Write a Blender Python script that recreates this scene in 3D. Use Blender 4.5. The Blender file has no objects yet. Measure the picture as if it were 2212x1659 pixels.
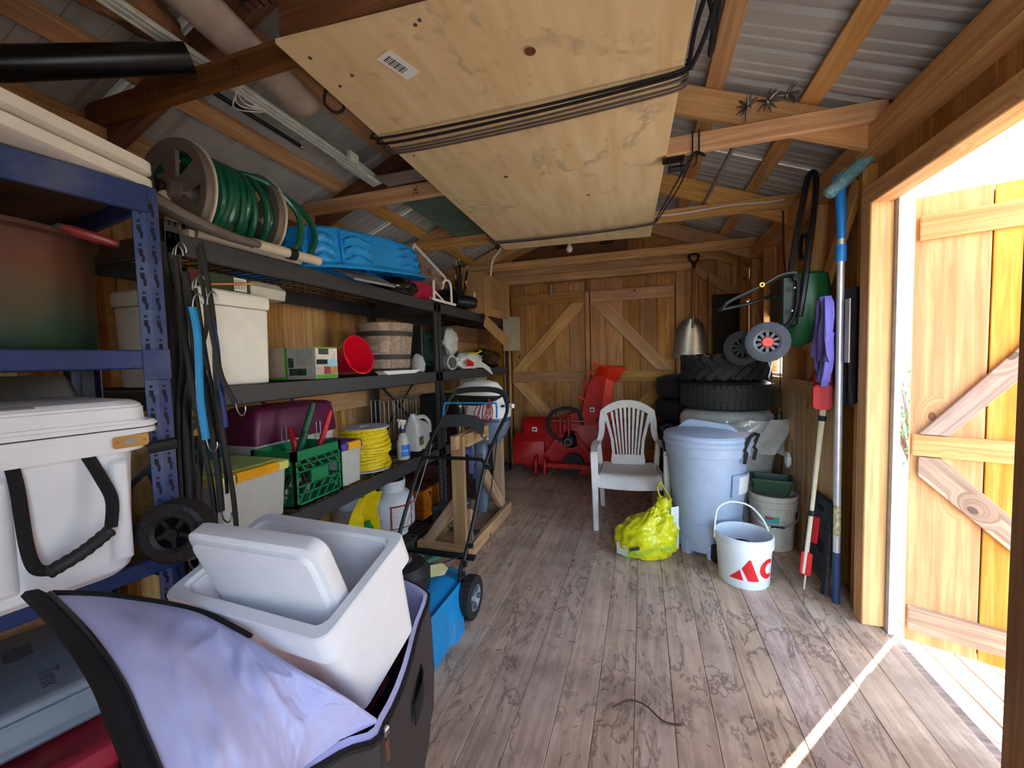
import bpy, bmesh, math, random
from mathutils import Vector, Matrix, Euler, noise
random.seed(7)
sc = bpy.context.scene
C = sc.collection
V = Vector
PI = math.pi
rad = math.radians

# ---------------------------------------------------------------- camera, sky, sun, exposure
cam = bpy.data.cameras.new('camera')
camo = bpy.data.objects.new('camera', cam)
C.objects.link(camo)
cam.sensor_width = 36.0
cam.lens = 880.0 / 2212.0 * 36.0
cam.clip_start = 0.02
YAW, PITCH, ROLL = rad(17.857), rad(3.203), rad(-1.503)
fw = V((-math.sin(YAW) * math.cos(PITCH), math.cos(YAW) * math.cos(PITCH), -math.sin(PITCH)))
rt = V((math.cos(YAW), math.sin(YAW), 0))
up = rt.cross(fw)
r2 = rt * math.cos(ROLL) + up * math.sin(ROLL)
u2 = -rt * math.sin(ROLL) + up * math.cos(ROLL)
camo.matrix_world = Matrix(((r2.x, u2.x, -fw.x, 0), (r2.y, u2.y, -fw.y, 0), (r2.z, u2.z, -fw.z, 1.3), (0, 0, 0, 1)))
sc.camera = camo

SUN_EL, SUN_DIR = rad(31), V((0.63, 0.78, 0)).normalized()
world = bpy.data.worlds.new('world')
sc.world = world
world.use_nodes = True
wn = world.node_tree
bg = wn.nodes['Background']
sky = wn.nodes.new('ShaderNodeTexSky')
sky.sky_type = 'NISHITA'
sky.sun_disc = False
sky.sun_elevation = SUN_EL
sky.sun_rotation = math.atan2(SUN_DIR.x, SUN_DIR.y)
sky.air_density = 1.0
sky.dust_density = 0.8
sky.ozone_density = 1.0
wn.links.new(sky.outputs[0], bg.inputs[0])
bg.inputs[1].default_value = 0.55
sun = bpy.data.lights.new('sun', 'SUN')
sun.energy = 9.0
sun.color = (1.0, 0.93, 0.82)
sun.angle = rad(0.6)
suno = bpy.data.objects.new('sun', sun)
C.objects.link(suno)
sd = V((SUN_DIR.x * math.cos(SUN_EL), SUN_DIR.y * math.cos(SUN_EL), math.sin(SUN_EL)))
suno.rotation_euler = sd.to_track_quat('Z', 'Y').to_euler()

vs = sc.view_settings
vs.view_transform = 'Standard'
vs.look = 'None'
vs.gamma = 1.0
vs.use_curve_mapping = False
vs.exposure = 2.15
sc.cycles.use_denoising = True
sc.cycles.max_bounces = 10
sc.cycles.diffuse_bounces = 6
sc.cycles.transparent_max_bounces = 16
sc.cycles.sample_clamp_indirect = 12.0

# ---------------------------------------------------------------- helpers: scene tree
MW = {}

def tag(o, label=None, cat=None, group=None, kind=None):
    if label: o['label'] = label
    if cat: o['category'] = cat
    if group: o['group'] = group
    if kind: o['kind'] = kind
    return o

def thing(name, label, cat, loc=(0, 0, 0), rot=(0, 0, 0), group=None, kind=None):
    o = bpy.data.objects.new(name, None)
    C.objects.link(o)
    o.empty_display_size = 0.05
    o.location = loc
    o.rotation_euler = rot
    MW[o.name] = Matrix.Translation(V(loc)) @ Euler(rot).to_matrix().to_4x4()
    return tag(o, label, cat, group, kind)

def struct(name, label, cat=None):
    return thing(name, label, cat or name.split('_')[0], kind='structure')

def copy_tree(o, parent=None, loc=None, rot=None, label=None):
    c = o.copy()
    C.objects.link(c)
    if parent: c.parent = parent
    if loc is not None: c.location = loc
    if rot is not None: c.rotation_euler = rot
    if label: c['label'] = label
    for ch in list(o.children):
        copy_tree(ch, c)
    return c

def mworld(o):
    return MW.get(o.name, Matrix.Identity(4)) if o else Matrix.Identity(4)

# ---------------------------------------------------------------- helpers: mesh building
def frame(origin, x, z):
    """matrix with X along x, Z as near to z as possible"""
    x = V(x).normalized(); z = V(z)
    y = z.cross(x).normalized(); z = x.cross(y)
    o = V(origin)
    return Matrix(((x.x, y.x, z.x, o.x), (x.y, y.y, z.y, o.y), (x.z, y.z, z.z, o.z), (0, 0, 0, 1)))

def TR(x=0, y=0, z=0, rx=0, ry=0, rz=0, s=1):
    return Matrix.Translation((x, y, z)) @ Euler((rx, ry, rz)).to_matrix().to_4x4() @ Matrix.Scale(s, 4)

class MB:
    def __init__(s, M=None):
        s.v = []; s.f = []; s.M = M or Matrix.Identity(4)
    def add(s, vs, fs, M=None):
        k = len(s.v)
        m = s.M @ M if M else s.M
        s.v += [m @ V(p) for p in vs]
        s.f += [tuple(i + k for i in f) for f in fs]
        return s
    def box(s, x0, x1, y0, y1, z0, z1, M=None):
        vs = [(x, y, z) for z in (z0, z1) for y in (y0, y1) for x in (x0, x1)]
        return s.add(vs, [(0, 2, 3, 1), (4, 5, 7, 6), (0, 1, 5, 4), (2, 6, 7, 3), (0, 4, 6, 2), (1, 3, 7, 5)], M)
    def cbox(s, c, d, M=None):
        return s.box(c[0] - d[0] / 2, c[0] + d[0] / 2, c[1] - d[1] / 2, c[1] + d[1] / 2, c[2] - d[2] / 2, c[2] + d[2] / 2, M)
    def bar(s, a, b, w, t, upv=(0, 0, 1)):
        a = V(a); b = V(b)
        M = frame(a, b - a, upv)
        return s.box(0, (b - a).length, -w / 2, w / 2, -t / 2, t / 2, M)
    def prism(s, poly, h, M=None, z0=0):
        n = len(poly)
        vs = [(p[0], p[1], z0) for p in poly] + [(p[0], p[1], z0 + h) for p in poly]
        fs = [tuple(range(n - 1, -1, -1)), tuple(range(n, 2 * n))] + [(i, (i + 1) % n, n + (i + 1) % n, n + i) for i in range(n)]
        return s.add(vs, fs, M)
    def loft(s, rings, closed=True, caps=True, M=None):
        n = len(rings[0]); vs = [p for r in rings for p in r]; fs = []
        for j in range(len(rings) - 1):
            for i in range(n if closed else n - 1):
                fs.append((j * n + i, j * n + (i + 1) % n, (j + 1) * n + (i + 1) % n, (j + 1) * n + i))
        if caps and closed:
            fs.append(tuple(range(n - 1, -1, -1))); fs.append(tuple(range((len(rings) - 1) * n, len(rings) * n)))
        return s.add(vs, fs, M)
    def lathe(s, prof, n=24, M=None, a0=0, a1=2 * PI, sx=1, sy=1):
        full = abs(a1 - a0 - 2 * PI) < 1e-6
        m = n if full else n + 1
        rings = [[(r * sx * math.cos(a0 + (a1 - a0) * i / n), r * sy * math.sin(a0 + (a1 - a0) * i / n), z) for i in range(m)] for r, z in prof]
        vs = [p for r in rings for p in r]; fs = []
        for j in range(len(prof) - 1):
            for i in range(n):
                a, b = j * m + i, j * m + (i + 1) % m
                c, d = (j + 1) * m + (i + 1) % m, (j + 1) * m + i
                if prof[j][0] == 0 and prof[j + 1][0] == 0: continue
                if prof[j][0] == 0: fs.append((a, c, d))
                elif prof[j + 1][0] == 0: fs.append((a, b, d))
                else: fs.append((a, b, c, d))
        return s.add(vs, fs, M)
    def tube(s, pts, r, n=8, closed=False, caps=True, flat=1.0, upv=None):
        pts = [V(p) for p in pts]; N = len(pts)
        rs = r if isinstance(r, (list, tuple)) else [r] * N
        rings = []; prev = None
        for i in range(N):
            a = pts[(i - 1) % N] if (closed or i > 0) else pts[i]
            b = pts[(i + 1) % N] if (closed or i < N - 1) else pts[i]
            t = (b - a)
            t = t.normalized() if t.length > 1e-9 else V((0, 0, 1))
            if prev is None:
                u = V(upv) if upv else (V((0, 0, 1)) if abs(t.z) < 0.9 else V((1, 0, 0)))
            else: u = prev
            u = (u - t * u.dot(t))
            u = u.normalized() if u.length > 1e-6 else t.orthogonal().normalized()
            prev = u; w = t.cross(u)
            rings.append([pts[i] + (u * math.cos(2 * PI * k / n) * flat + w * math.sin(2 * PI * k / n)) * rs[i] for k in range(n)])
        if closed: rings.append(rings[0])
        return s.loft(rings, caps=caps and not closed)
    def cyl(s, a, b, r, n=12, r2=None):
        return s.tube([a, b], [r, r if r2 is None else r2], n)
    def ball(s, c, r, n=10, sc_=(1, 1, 1)):
        prof = [(math.sin(PI * i / n) * 1.0 if 0 < i < n else 0, -math.cos(PI * i / n)) for i in range(n + 1)]
        return s.lathe(prof, n * 2, Matrix.Translation(V(c)) @ Matrix.Diagonal((r * sc_[0], r * sc_[1], r * sc_[2], 1)))
    def grid(s, P, thick=0.0, M=None):
        R, K = len(P), len(P[0])
        P = [[V(p) for p in row] for row in P]
        if thick:
            Nn = [[None] * K for _ in range(R)]
            for j in range(R):
                for i in range(K):
                    du = P[j][min(i + 1, K - 1)] - P[j][max(i - 1, 0)]
                    dv = P[min(j + 1, R - 1)][i] - P[max(j - 1, 0)][i]
                    nn = du.cross(dv)
                    Nn[j][i] = nn.normalized() if nn.length > 1e-12 else V((0, 0, 1))
            Q = [[P[j][i] - Nn[j][i] * thick for i in range(K)] for j in range(R)]
        vs = [p for row in P for p in row]; fs = []
        for j in range(R - 1):
            for i in range(K - 1):
                fs.append((j * K + i, j * K + i + 1, (j + 1) * K + i + 1, (j + 1) * K + i))
        if thick:
            k = R * K
            vs += [p for row in Q for p in row]
            fs += [tuple(k + i for i in reversed(f)) for f in fs[:]]
            bd = [i for i in range(K)] + [j * K + K - 1 for j in range(1, R)] + [(R - 1) * K + i for i in range(K - 2, -1, -1)] + [j * K for j in range(R - 2, 0, -1)]
            for a, b in zip(bd, bd[1:] + bd[:1]):
                fs.append((b, a, k + a, k + b))
        return s.add(vs, fs, M)
    def build(s, name, mat, parent=None, world=True, bev=0.0, smooth=35, sub=0, seg=1, label=None, kind=None):
        inv = mworld(parent).inverted() if (parent and world) else None
        me = bpy.data.meshes.new(name)
        me.from_pydata([tuple(inv @ p if inv else p) for p in s.v], [], s.f)
        me.validate()
        bm = bmesh.new(); bm.from_mesh(me)
        bmesh.ops.recalc_face_normals(bm, faces=bm.faces[:])
        if bev > 0:
            bmesh.ops.remove_doubles(bm, verts=bm.verts[:], dist=1e-6)
            es = [e for e in bm.edges if len(e.link_faces) == 2 and e.calc_face_angle(0) > rad(28)]
            bmesh.ops.bevel(bm, geom=es, offset=bev, segments=seg, affect='EDGES', clamp_overlap=True)
        if smooth:
            for f in bm.faces: f.smooth = True
            for e in bm.edges:
                e.smooth = not (len(e.link_faces) == 2 and e.calc_face_angle(0) > rad(smooth))
        bm.to_mesh(me); bm.free()
        o = bpy.data.objects.new(name, me)
        C.objects.link(o)
        if mat: me.materials.append(mat)
        if parent:
            o.parent = parent
            MW[o.name] = mworld(parent)
        if sub:
            m = o.modifiers.new('sub', 'SUBSURF'); m.levels = sub; m.render_levels = sub
        if label: o['label'] = label
        if kind: o['kind'] = kind
        return o

_boxes = {}
def board(name, parent, a, b, w, t, n, mat, bev=0.0025, label=None):
    """plank from a to b (centre line), width w, thickness t along n; grain = local X; alike pieces share a mesh"""
    a = V(a); b = V(b); L = (b - a).length
    key = (round(L, 3), round(w, 3), round(t, 3), mat.name)
    me = _boxes.get(key)
    Mx = frame((a + b) / 2, b - a, n)
    if me is None:
        o = MB().cbox((0, 0, 0), (L, w, t)).build(name, mat, None, bev=bev, smooth=0)
        _boxes[key] = o.data
    else:
        o = bpy.data.objects.new(name, me); C.objects.link(o)
    if parent:
        o.parent = parent
        Mx = mworld(parent).inverted() @ Mx
    o.matrix_basis = Mx
    if label: o['label'] = label
    return o

def bx(name, parent, x0, x1, y0, y1, z0, z1, mat, g='z', bev=0.0025):
    c = V(((x0 + x1) / 2, (y0 + y1) / 2, (z0 + z1) / 2)); d = {'x': x1 - x0, 'y': y1 - y0, 'z': z1 - z0}
    ax = {'x': V((1, 0, 0)), 'y': V((0, 1, 0)), 'z': V((0, 0, 1))}
    oth = sorted([k for k in 'xyz' if k != g], key=lambda k: d[k])
    tn, wd = oth[0], oth[1]
    return board(name, parent, c - ax[g] * d[g] / 2, c + ax[g] * d[g] / 2, d[wd], d[tn], ax[tn], mat, bev)

def curve_pts(ctrl, n=8, closed=False):
    """Catmull-Rom through control points"""
    P = [V(p) for p in ctrl]; N = len(P); out = []
    for i in range(N if closed else N - 1):
        if closed: p0, p1, p2, p3 = P[(i - 1) % N], P[i], P[(i + 1) % N], P[(i + 2) % N]
        else: p0, p1, p2, p3 = P[max(i - 1, 0)], P[i], P[i + 1], P[min(i + 2, N - 1)]
        for k in range(n):
            t = k / n
            out.append(0.5 * ((2 * p1) + (p2 - p0) * t + (2 * p0 - 5 * p1 + 4 * p2 - p3) * t * t + (3 * p1 - p0 - 3 * p2 + p3) * t ** 3))
    if not closed: out.append(P[-1])
    return out

def rrect(w, h, r, n=4, cx=0, cy=0):
    pts = []
    for qx, qy, a in ((1, 1, 0), (-1, 1, 90), (-1, -1, 180), (1, -1, 270)):
        for k in range(n + 1):
            t = rad(a + 90 * k / n)
            pts.append((cx + qx * (w / 2 - r) + r * math.cos(t), cy + qy * (h / 2 - r) + r * math.sin(t)))
    return pts

def ring3(w, h, r, z, n=4, cx=0, cy=0):
    return [(p[0], p[1], z) for p in rrect(w, h, r, n, cx, cy)]

def text_obj(name, s, size, Mx, mat, parent, bend=None, shear=0, offset=0, ext=0.0006, sx=1.0, fn=None):
    """flat lettering; bend=R wraps it on a vertical cylinder of radius R round local z (text centred on angle 0, at -y)"""
    cu = bpy.data.curves.new(name, 'FONT')
    cu.body = s; cu.size = size; cu.align_x = 'CENTER'; cu.align_y = 'CENTER'; cu.shear = shear; cu.offset = offset; cu.extrude = 0
    cu.resolution_u = 4
    t = bpy.data.objects.new('tmp', cu); C.objects.link(t)
    me = bpy.data.meshes.new_from_object(t.evaluated_get(bpy.context.evaluated_depsgraph_get()))
    bpy.data.objects.remove(t); bpy.data.curves.remove(cu)
    bm = bmesh.new(); bm.from_mesh(me)
    if bend:
        bmesh.ops.subdivide_edges(bm, edges=[e for e in bm.edges if e.calc_length() > size * 0.2], cuts=3)
    inv = mworld(parent).inverted() if parent else Matrix.Identity(4)
    for v in bm.verts:
        x, y = v.co.x * sx, v.co.y
        if bend:
            a = x / bend
            p = V((math.sin(a) * (bend + ext), -math.cos(a) * (bend + ext), y))
        elif fn: p = V(fn(x, y))
        else: p = V((x, y, ext))
        v.co = inv @ (Mx @ p)
    bm.to_mesh(me); bm.free()
    o = bpy.data.objects.new(name, me); C.objects.link(o)
    me.materials.clear(); me.materials.append(mat)
    if parent: o.parent = parent
    return o

# ---------------------------------------------------------------- materials
def lin(r, g, b):
    f = lambda c: (c / 255.0) / 12.92 if c / 255.0 <= 0.04045 else ((c / 255.0 + 0.055) / 1.055) ** 2.4
    return (f(r), f(g), f(b), 1)

class NT:
    def __init__(s, name):
        s.m = bpy.data.materials.new(name); s.m.use_nodes = True
        s.t = s.m.node_tree; s.b = s.t.nodes['Principled BSDF']
    def n(s, typ, **kw):
        x = s.t.nodes.new(typ)
        for k, v in kw.items():
            if k.startswith('i_'): x.inputs[int(k[2:]) if k[2:].isdigit() else k[2:]].default_value = v
            else: setattr(x, k, v)
        return x
    def l(s, a, b): s.t.links.new(a, b)
    def math(s, op, a, b=None, c=None, clamp=False):
        x = s.n('ShaderNodeMath', operation=op, use_clamp=clamp)
        for i, q in enumerate((a, b, c)):
            if q is None: continue
            if isinstance(q, (int, float)): x.inputs[i].default_value = q
            else: s.l(q, x.inputs[i])
        return x.outputs[0]
    def mix(s, f, a, b, mode='MIX'):
        x = s.n('ShaderNodeMix', data_type='RGBA', blend_type=mode)
        for i, q in ((0, f), (6, a), (7, b)):
            if isinstance(q, (int, float)): x.inputs[i].default_value = q
            elif isinstance(q, tuple): x.inputs[i].default_value = q
            else: s.l(q, x.inputs[i])
        return x.outputs[2]
    def ramp(s, f, stops):
        x = s.n('ShaderNodeValToRGB')
        el = x.color_ramp.elements
        while len(el) < len(stops): el.new(0.5)
        for e, (p, c) in zip(el, stops):
            e.position = p; e.color = c if isinstance(c, tuple) else (c, c, c, 1)
        s.l(f, x.inputs[0]); return x.outputs[0]

_mats = {}
def mat(name, col, rough=0.5, metal=0.0, var=0.08, scale=18.0, bump=0.0, bscale=60.0, spec=0.5, trans=0.0, ior=1.45, sheen=0.0, dirt=None, dirt_amt=0.0, coat=0.0, sss=0.0):
    if name in _mats: return _mats[name]
    k = NT(name); b = k.b
    col = lin(*col) if max(col[:3]) > 1.01 else tuple(col) + ((1,) if len(col) == 3 else ())
    tc = k.n('ShaderNodeTexCoord')
    nz = k.n('ShaderNodeTexNoise'); nz.inputs['Scale'].default_value = scale; nz.inputs['Detail'].default_value = 4
    k.l(tc.outputs['Object'], nz.inputs['Vector'])
    lo = tuple(c * (1 - var * 1.6) for c in col[:3]) + (1,); hi = tuple(min(1, c * (1 + var)) for c in col[:3]) + (1,)
    out = k.ramp(nz.outputs[0], [(0.3, lo), (0.7, hi)])
    if dirt:
        n2 = k.n('ShaderNodeTexNoise'); n2.inputs['Scale'].default_value = scale * 0.35; n2.inputs['Detail'].default_value = 8; n2.inputs['Roughness'].default_value = 0.7
        k.l(tc.outputs['Object'], n2.inputs['Vector'])
        f = k.ramp(n2.outputs[0], [(0.5, 0.0), (0.72, dirt_amt)])
        out = k.mix(f, out, lin(*dirt))
    k.l(out, b.inputs['Base Color'])
    b.inputs['Roughness'].default_value = rough; b.inputs['Metallic'].default_value = metal
    b.inputs['Specular IOR Level'].default_value = spec; b.inputs['IOR'].default_value = ior
    b.inputs['Transmission Weight'].default_value = trans
    if sheen: b.inputs['Sheen Weight'].default_value = sheen
    if coat: b.inputs['Coat Weight'].default_value = coat; b.inputs['Coat Roughness'].default_value = 0.1
    if sss:
        b.inputs['Subsurface Weight'].default_value = sss; b.inputs['Subsurface Radius'].default_value = (0.01, 0.01, 0.01)
    if bump:
        nb = k.n('ShaderNodeTexNoise'); nb.inputs['Scale'].default_value = bscale; nb.inputs['Detail'].default_value = 3
        k.l(tc.outputs['Object'], nb.inputs['Vector'])
        bp = k.n('ShaderNodeBump'); bp.inputs['Strength'].default_value = bump; bp.inputs['Distance'].default_value = 0.004
        k.l(nb.outputs[0], bp.inputs['Height']); k.l(bp.outputs[0], b.inputs['Normal'])
    _mats[name] = k.m
    return k.m

def wood(name, c_light, c_dark, c_knot=(74, 40, 20), rough=0.65, knots=0.5, vary=0.16, sat=0.0, stain=None, stain_amt=0.0, squiggle=0.0, gscale=1.0):
    """pine with grain along local X, knots, board to board variation"""
    k = NT(name); b = k.b
    tc = k.n('ShaderNodeTexCoord'); oi = k.n('ShaderNodeObjectInfo')
    off = k.n('ShaderNodeVectorMath', operation='MULTIPLY_ADD')
    cx = k.n('ShaderNodeCombineXYZ')
    for i in range(3): k.l(oi.outputs['Random'], cx.inputs[i])
    k.l(cx.outputs[0], off.inputs[0]); off.inputs[1].default_value = (37.0, 53.0, 71.0)
    k.l(tc.outputs['Object'], off.inputs[2])
    P = off.outputs[0]
    # knots
    vo = k.n('ShaderNodeTexVoronoi'); vo.inputs['Scale'].default_value = 3.4
    mpk = k.n('ShaderNodeMapping'); mpk.inputs['Scale'].default_value = (1.0, 1.5, 1.0); k.l(P, mpk.inputs[0]); k.l(mpk.outputs[0], vo.inputs['Vector'])
    sep = k.n('ShaderNodeSeparateColor'); k.l(vo.outputs['Color'], sep.inputs[0])
    has = k.math('GREATER_THAN', sep.outputs[0], 1.0 - knots)
    kd = k.math('SUBTRACT', 1.0, k.math('MULTIPLY', vo.outputs['Distance'], 8.5), clamp=True)
    knot = k.math('MULTIPLY', kd, has)
    halo = k.math('MULTIPLY', k.math('SUBTRACT', 1.0, k.math('MULTIPLY', vo.outputs['Distance'], 3.2), clamp=True), has)
    # grain, bent round the knots
    mp = k.n('ShaderNodeMapping'); mp.inputs['Scale'].default_value = (0.9 * gscale, 22 * gscale, 22 * gscale); k.l(P, mp.inputs[0])
    dv = k.n('ShaderNodeVectorMath', operation='MULTIPLY_ADD'); cv = k.n('ShaderNodeCombineXYZ')
    k.l(halo, cv.inputs[1]); k.l(cv.outputs[0], dv.inputs[0]); dv.inputs[1].default_value = (0, 3.0, 0); k.l(mp.outputs[0], dv.inputs[2])
    nz = k.n('ShaderNodeTexNoise'); nz.inputs['Scale'].default_value = 1.6; nz.inputs['Detail'].default_value = 5; nz.inputs['Roughness'].default_value = 0.6; nz.inputs['Distortion'].default_value = 0.6
    k.l(dv.outputs[0], nz.inputs['Vector'])
    c = k.ramp(nz.outputs[0], [(0.30, lin(*c_dark)), (0.48, lin(*[(x + y) // 2 for x, y in zip(c_light, c_dark)])), (0.62, lin(*c_light))])
    nl = k.n('ShaderNodeTexNoise'); nl.inputs['Scale'].default_value = 2.2; nl.inputs['Detail'].default_value = 3
    k.l(P, nl.inputs['Vector'])
    big = k.ramp(nl.outputs[0], [(0.3, 0.80), (0.7, 1.12)])
    c = k.mix(1.0, c, big, 'MULTIPLY')
    if stain:
        ns = k.n('ShaderNodeTexNoise'); ns.inputs['Scale'].default_value = 3.5; ns.inputs['Detail'].default_value = 8; ns.inputs['Roughness'].default_value = 0.65
        k.l(tc.outputs['Object'] if squiggle else P, ns.inputs['Vector'])
        f = k.ramp(ns.outputs[0], [(0.45, 0.0), (0.7, stain_amt)])
        c = k.mix(f, c, lin(*stain))
    if squiggle:
        nq = k.n('ShaderNodeTexNoise'); nq.inputs['Scale'].default_value = 4.2; nq.inputs['Detail'].default_value = 7; nq.inputs['Roughness'].default_value = 0.62; nq.inputs['Distortion'].default_value = 0.5
        mq = k.n('ShaderNodeMapping'); mq.inputs['Scale'].default_value = (0.7, 1.7, 1.0)
        k.l(P, mq.inputs[0]); k.l(mq.outputs[0], nq.inputs['Vector'])
        fr = k.math('FRACT', k.math('MULTIPLY', nq.outputs[0], 6.5))
        ab = k.math('ABSOLUTE', k.math('SUBTRACT', fr, 0.5))
        ln = k.math('SUBTRACT', 1.0, k.math('MULTIPLY', ab, 6.0), clamp=True)
        n3 = k.n('ShaderNodeTexNoise'); n3.inputs['Scale'].default_value = 2.4; n3.inputs['Detail'].default_value = 3
        k.l(P, n3.inputs['Vector'])
        msk = k.ramp(n3.outputs[0], [(0.36, 0.05), (0.56, 1.0)])
        ln = k.math('MULTIPLY', k.math('MULTIPLY', ln, msk), squiggle)
        c = k.mix(ln, c, lin(98, 72, 60))
    c = k.mix(k.math('MULTIPLY', halo, 0.35), c, lin(*c_dark))
    c = k.mix(k.math('MULTIPLY', k.math('GREATER_THAN', knot, 0.45), 0.8), c, lin(*c_knot))
    vr = k.math('MULTIPLY_ADD', oi.outputs['Random'], 2 * vary, 1.0 - vary)
    hs = k.n('ShaderNodeHueSaturation'); k.l(c, hs.inputs['Color']); k.l(vr, hs.inputs['Value'])
    rn = k.math('FRACT', k.math('MULTIPLY', oi.outputs['Random'], 17.3))
    k.l(k.math('MULTIPLY_ADD', rn, 0.012, 0.494), hs.inputs['Hue'])
    k.l(k.math('MULTIPLY_ADD', rn, 0.2, 0.9 + sat), hs.inputs['Saturation'])
    k.l(hs.outputs[0], b.inputs['Base Color'])
    b.inputs['Roughness'].default_value = rough; b.inputs['Specular IOR Level'].default_value = 0.3
    bp = k.n('ShaderNodeBump'); bp.inputs['Strength'].default_value = 0.25; bp.inputs['Distance'].default_value = 0.003
    k.l(nz.outputs[0], bp.inputs['Height']); k.l(bp.outputs[0], b.inputs['Normal'])
    _mats[name] = k.m
    return k.m

W_STUD = wood('pine_stud', (216, 170, 112), (184, 130, 76), knots=0.35)
W_PLANK = wood('pine_plank', (198, 146, 94), (160, 108, 64), knots=0.55, vary=0.2)
W_PALE = wood('pale_pine', (214, 180, 132), (182, 140, 94), knots=0.35)
W_BRACE = wood('brace_pine', (212, 166, 112), (178, 124, 74), knots=0.4)
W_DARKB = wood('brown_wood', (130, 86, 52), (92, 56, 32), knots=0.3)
W_FLOOR = wood('floor_wood', (222, 190, 160), (192, 158, 130), c_knot=(84, 62, 50), knots=0.42, vary=0.10, stain=(112, 84, 70), stain_amt=0.5, squiggle=0.7, sat=-0.05)
W_GREY = wood('weathered_wood', (186, 158, 136), (140, 112, 92), knots=0.4, sat=-0.15)
W_2X4 = wood('stand_lumber', (196, 158, 118), (158, 120, 84), knots=0.35)
METAL_ROOF = mat('roof_sheet_metal', (176, 174, 166), rough=0.55, metal=0.0, var=0.05, scale=6, spec=0.4)
GALV = mat('galvanised', (178, 180, 182), rough=0.4, metal=0.8)
STEEL = mat('steel', (150, 150, 152), rough=0.35, metal=1.0)
CHROME = mat('chrome', (220, 220, 222), rough=0.15, metal=1.0)
BLACKM = mat('black_enamel', (26, 26, 28), rough=0.4)
BLACKP = mat('black_plastic', (22, 22, 23), rough=0.55)
RUBBER = mat('rubber', (40, 40, 42), rough=0.7, bump=0.2, bscale=120)
WHITEP = mat('white_plastic', (232, 230, 226), rough=0.4, var=0.03)
RED = mat('red_plastic', (200, 20, 24), rough=0.35)
BRASS = mat('brass', (190, 150, 60), rough=0.3, metal=1.0)
CARD = mat('cardboard', (164, 122, 78), rough=0.85, var=0.08, scale=9)
DARKROOM = mat('dark_felt', (40, 34, 30), rough=0.95)
# ================================================================ THE SHED
XL, XR, YB, YF = -2.15, 0.985, 4.84, -0.35       # inner stud faces left/right, back wall, front end
SL, SR, SB = XL - 0.09, XR + 0.09, YB + 0.06     # inner faces of the boarding
RX, SLOPE = (XL + XR) / 2, 0.40                  # ridge line and roof pitch
RT0 = 2.414 + SLOPE * (0.897 - RX)               # rafter top height at the ridge
def roof_z(x): return RT0 - SLOPE * abs(x - RX)

# floor
fl = MB().box(SL, 1.06, YF, SB, -0.12, -0.032).build('floor', DARKROOM)
tag(fl, 'bare weathered plank floor of the shed', 'floor', kind='structure')
pw = 0.1375
n = int(round((1.06 - SL) / pw))
pw = (1.06 - SL) / n
for i in range(n):
    x0 = SL + i * pw
    bx('plank', fl, x0 + 0.0008, x0 + pw - 0.0008, YF, SB, -0.032, random.uniform(-0.0015, 0.0), W_FLOOR, 'y', 0.0016)
MB().box(1.06, 1.10, YF, SB, -0.30, -0.012).build('sill_board', W_GREY, fl)

# ---- back wall: boarding, framing, double door
wb = struct('wall_back', 'back wall of vertical pine boards under a gable', 'wall')
MB().box(SL - 0.03, SR + 0.03, SB + 0.03, SB + 0.05, -0.2, 3.0).build('sheathing', DARKROOM, wb)
x = SL
ws = [0.19, 0.17, 0.21, 0.18]
i = 0
while x < SR - 0.01:
    w = min(ws[i % 4], SR - x); xm = x + w / 2
    z0 = 0.0 if (xm < -1.60 or xm > 0.34) else 2.10
    bx('plank', wb, x + 0.0015, x + w - 0.0015, SB, SB + 0.022, z0, roof_z(xm) - 0.02, W_PLANK, 'z')
    x += w; i += 1
bx('header_beam', wb, XL - 0.02, XR + 0.0, YB, SB, 2.33, 2.415, W_STUD, 'x')
bx('header_beam', wb, XL - 0.02, 0.50, YB - 0.01, SB, 2.235, 2.326, W_STUD, 'x')
for xs in (-1.66, 0.35, 0.90):
    bx('stud', wb, xs, xs + 0.085, YB + 0.005, SB, 0, 2.235 if xs < .5 else 2.33, W_STUD, 'z')
board('brace', wb, (0.47, YB + 0.02, 2.30), (0.93, YB + 0.02, 1.95), 0.09, 0.03, (0, 1, 0), W_PLANK)
for s in (-1, 1):   # gable rafters
    a = V((RX, YB + 0.01, RT0 - 0.08)); b = V((RX + s * 1.60, YB + 0.01, RT0 - 0.08 - SLOPE * 1.60))
    board('gable_rafter', wb, a, b, 0.14, 0.04, (0, 1, 0), W_STUD)

dr = struct('door_1', 'closed double barn door in the back wall with diagonal braces', 'door')
def leaf(x0, x1, zt, dz):
    w = (x1 - x0) / 5
    for i in range(5):
        bx('plank', dr, x0 + i * w + 0.0015, x0 + (i + 1) * w - 0.0015, YB + 0.035, YB + 0.055, 0.02, zt + random.uniform(-.004, .004), W_PLANK, 'z')
leaf(-1.56, -0.645, 2.215, 0); leaf(-0.585, 0.345, 2.225, 0)
yb0, yb1 = YB + 0.008, YB + 0.035
bx('rail', dr, -1.55, -0.66, yb0, yb1, 1.975, 2.10, W_PLANK, 'x')
bx('rail', dr, -0.58, 0.33, yb0, yb1, 1.962, 2.09, W_BRACE, 'x')
bx('rail', dr, -1.555, -0.66, yb0, yb1, 1.035, 1.163, W_PLANK, 'x')
bx('rail', dr, -0.58, 0.335, yb0, yb1, 1.03, 1.155, W_BRACE, 'x')
bx('rail', dr, -1.555, -0.66, yb0, yb1, 0.12, 0.25, W_PLANK, 'x')
bx('rail', dr, -0.58, 0.335, yb0, yb1, 0.12, 0.25, W_BRACE, 'x')
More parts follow.
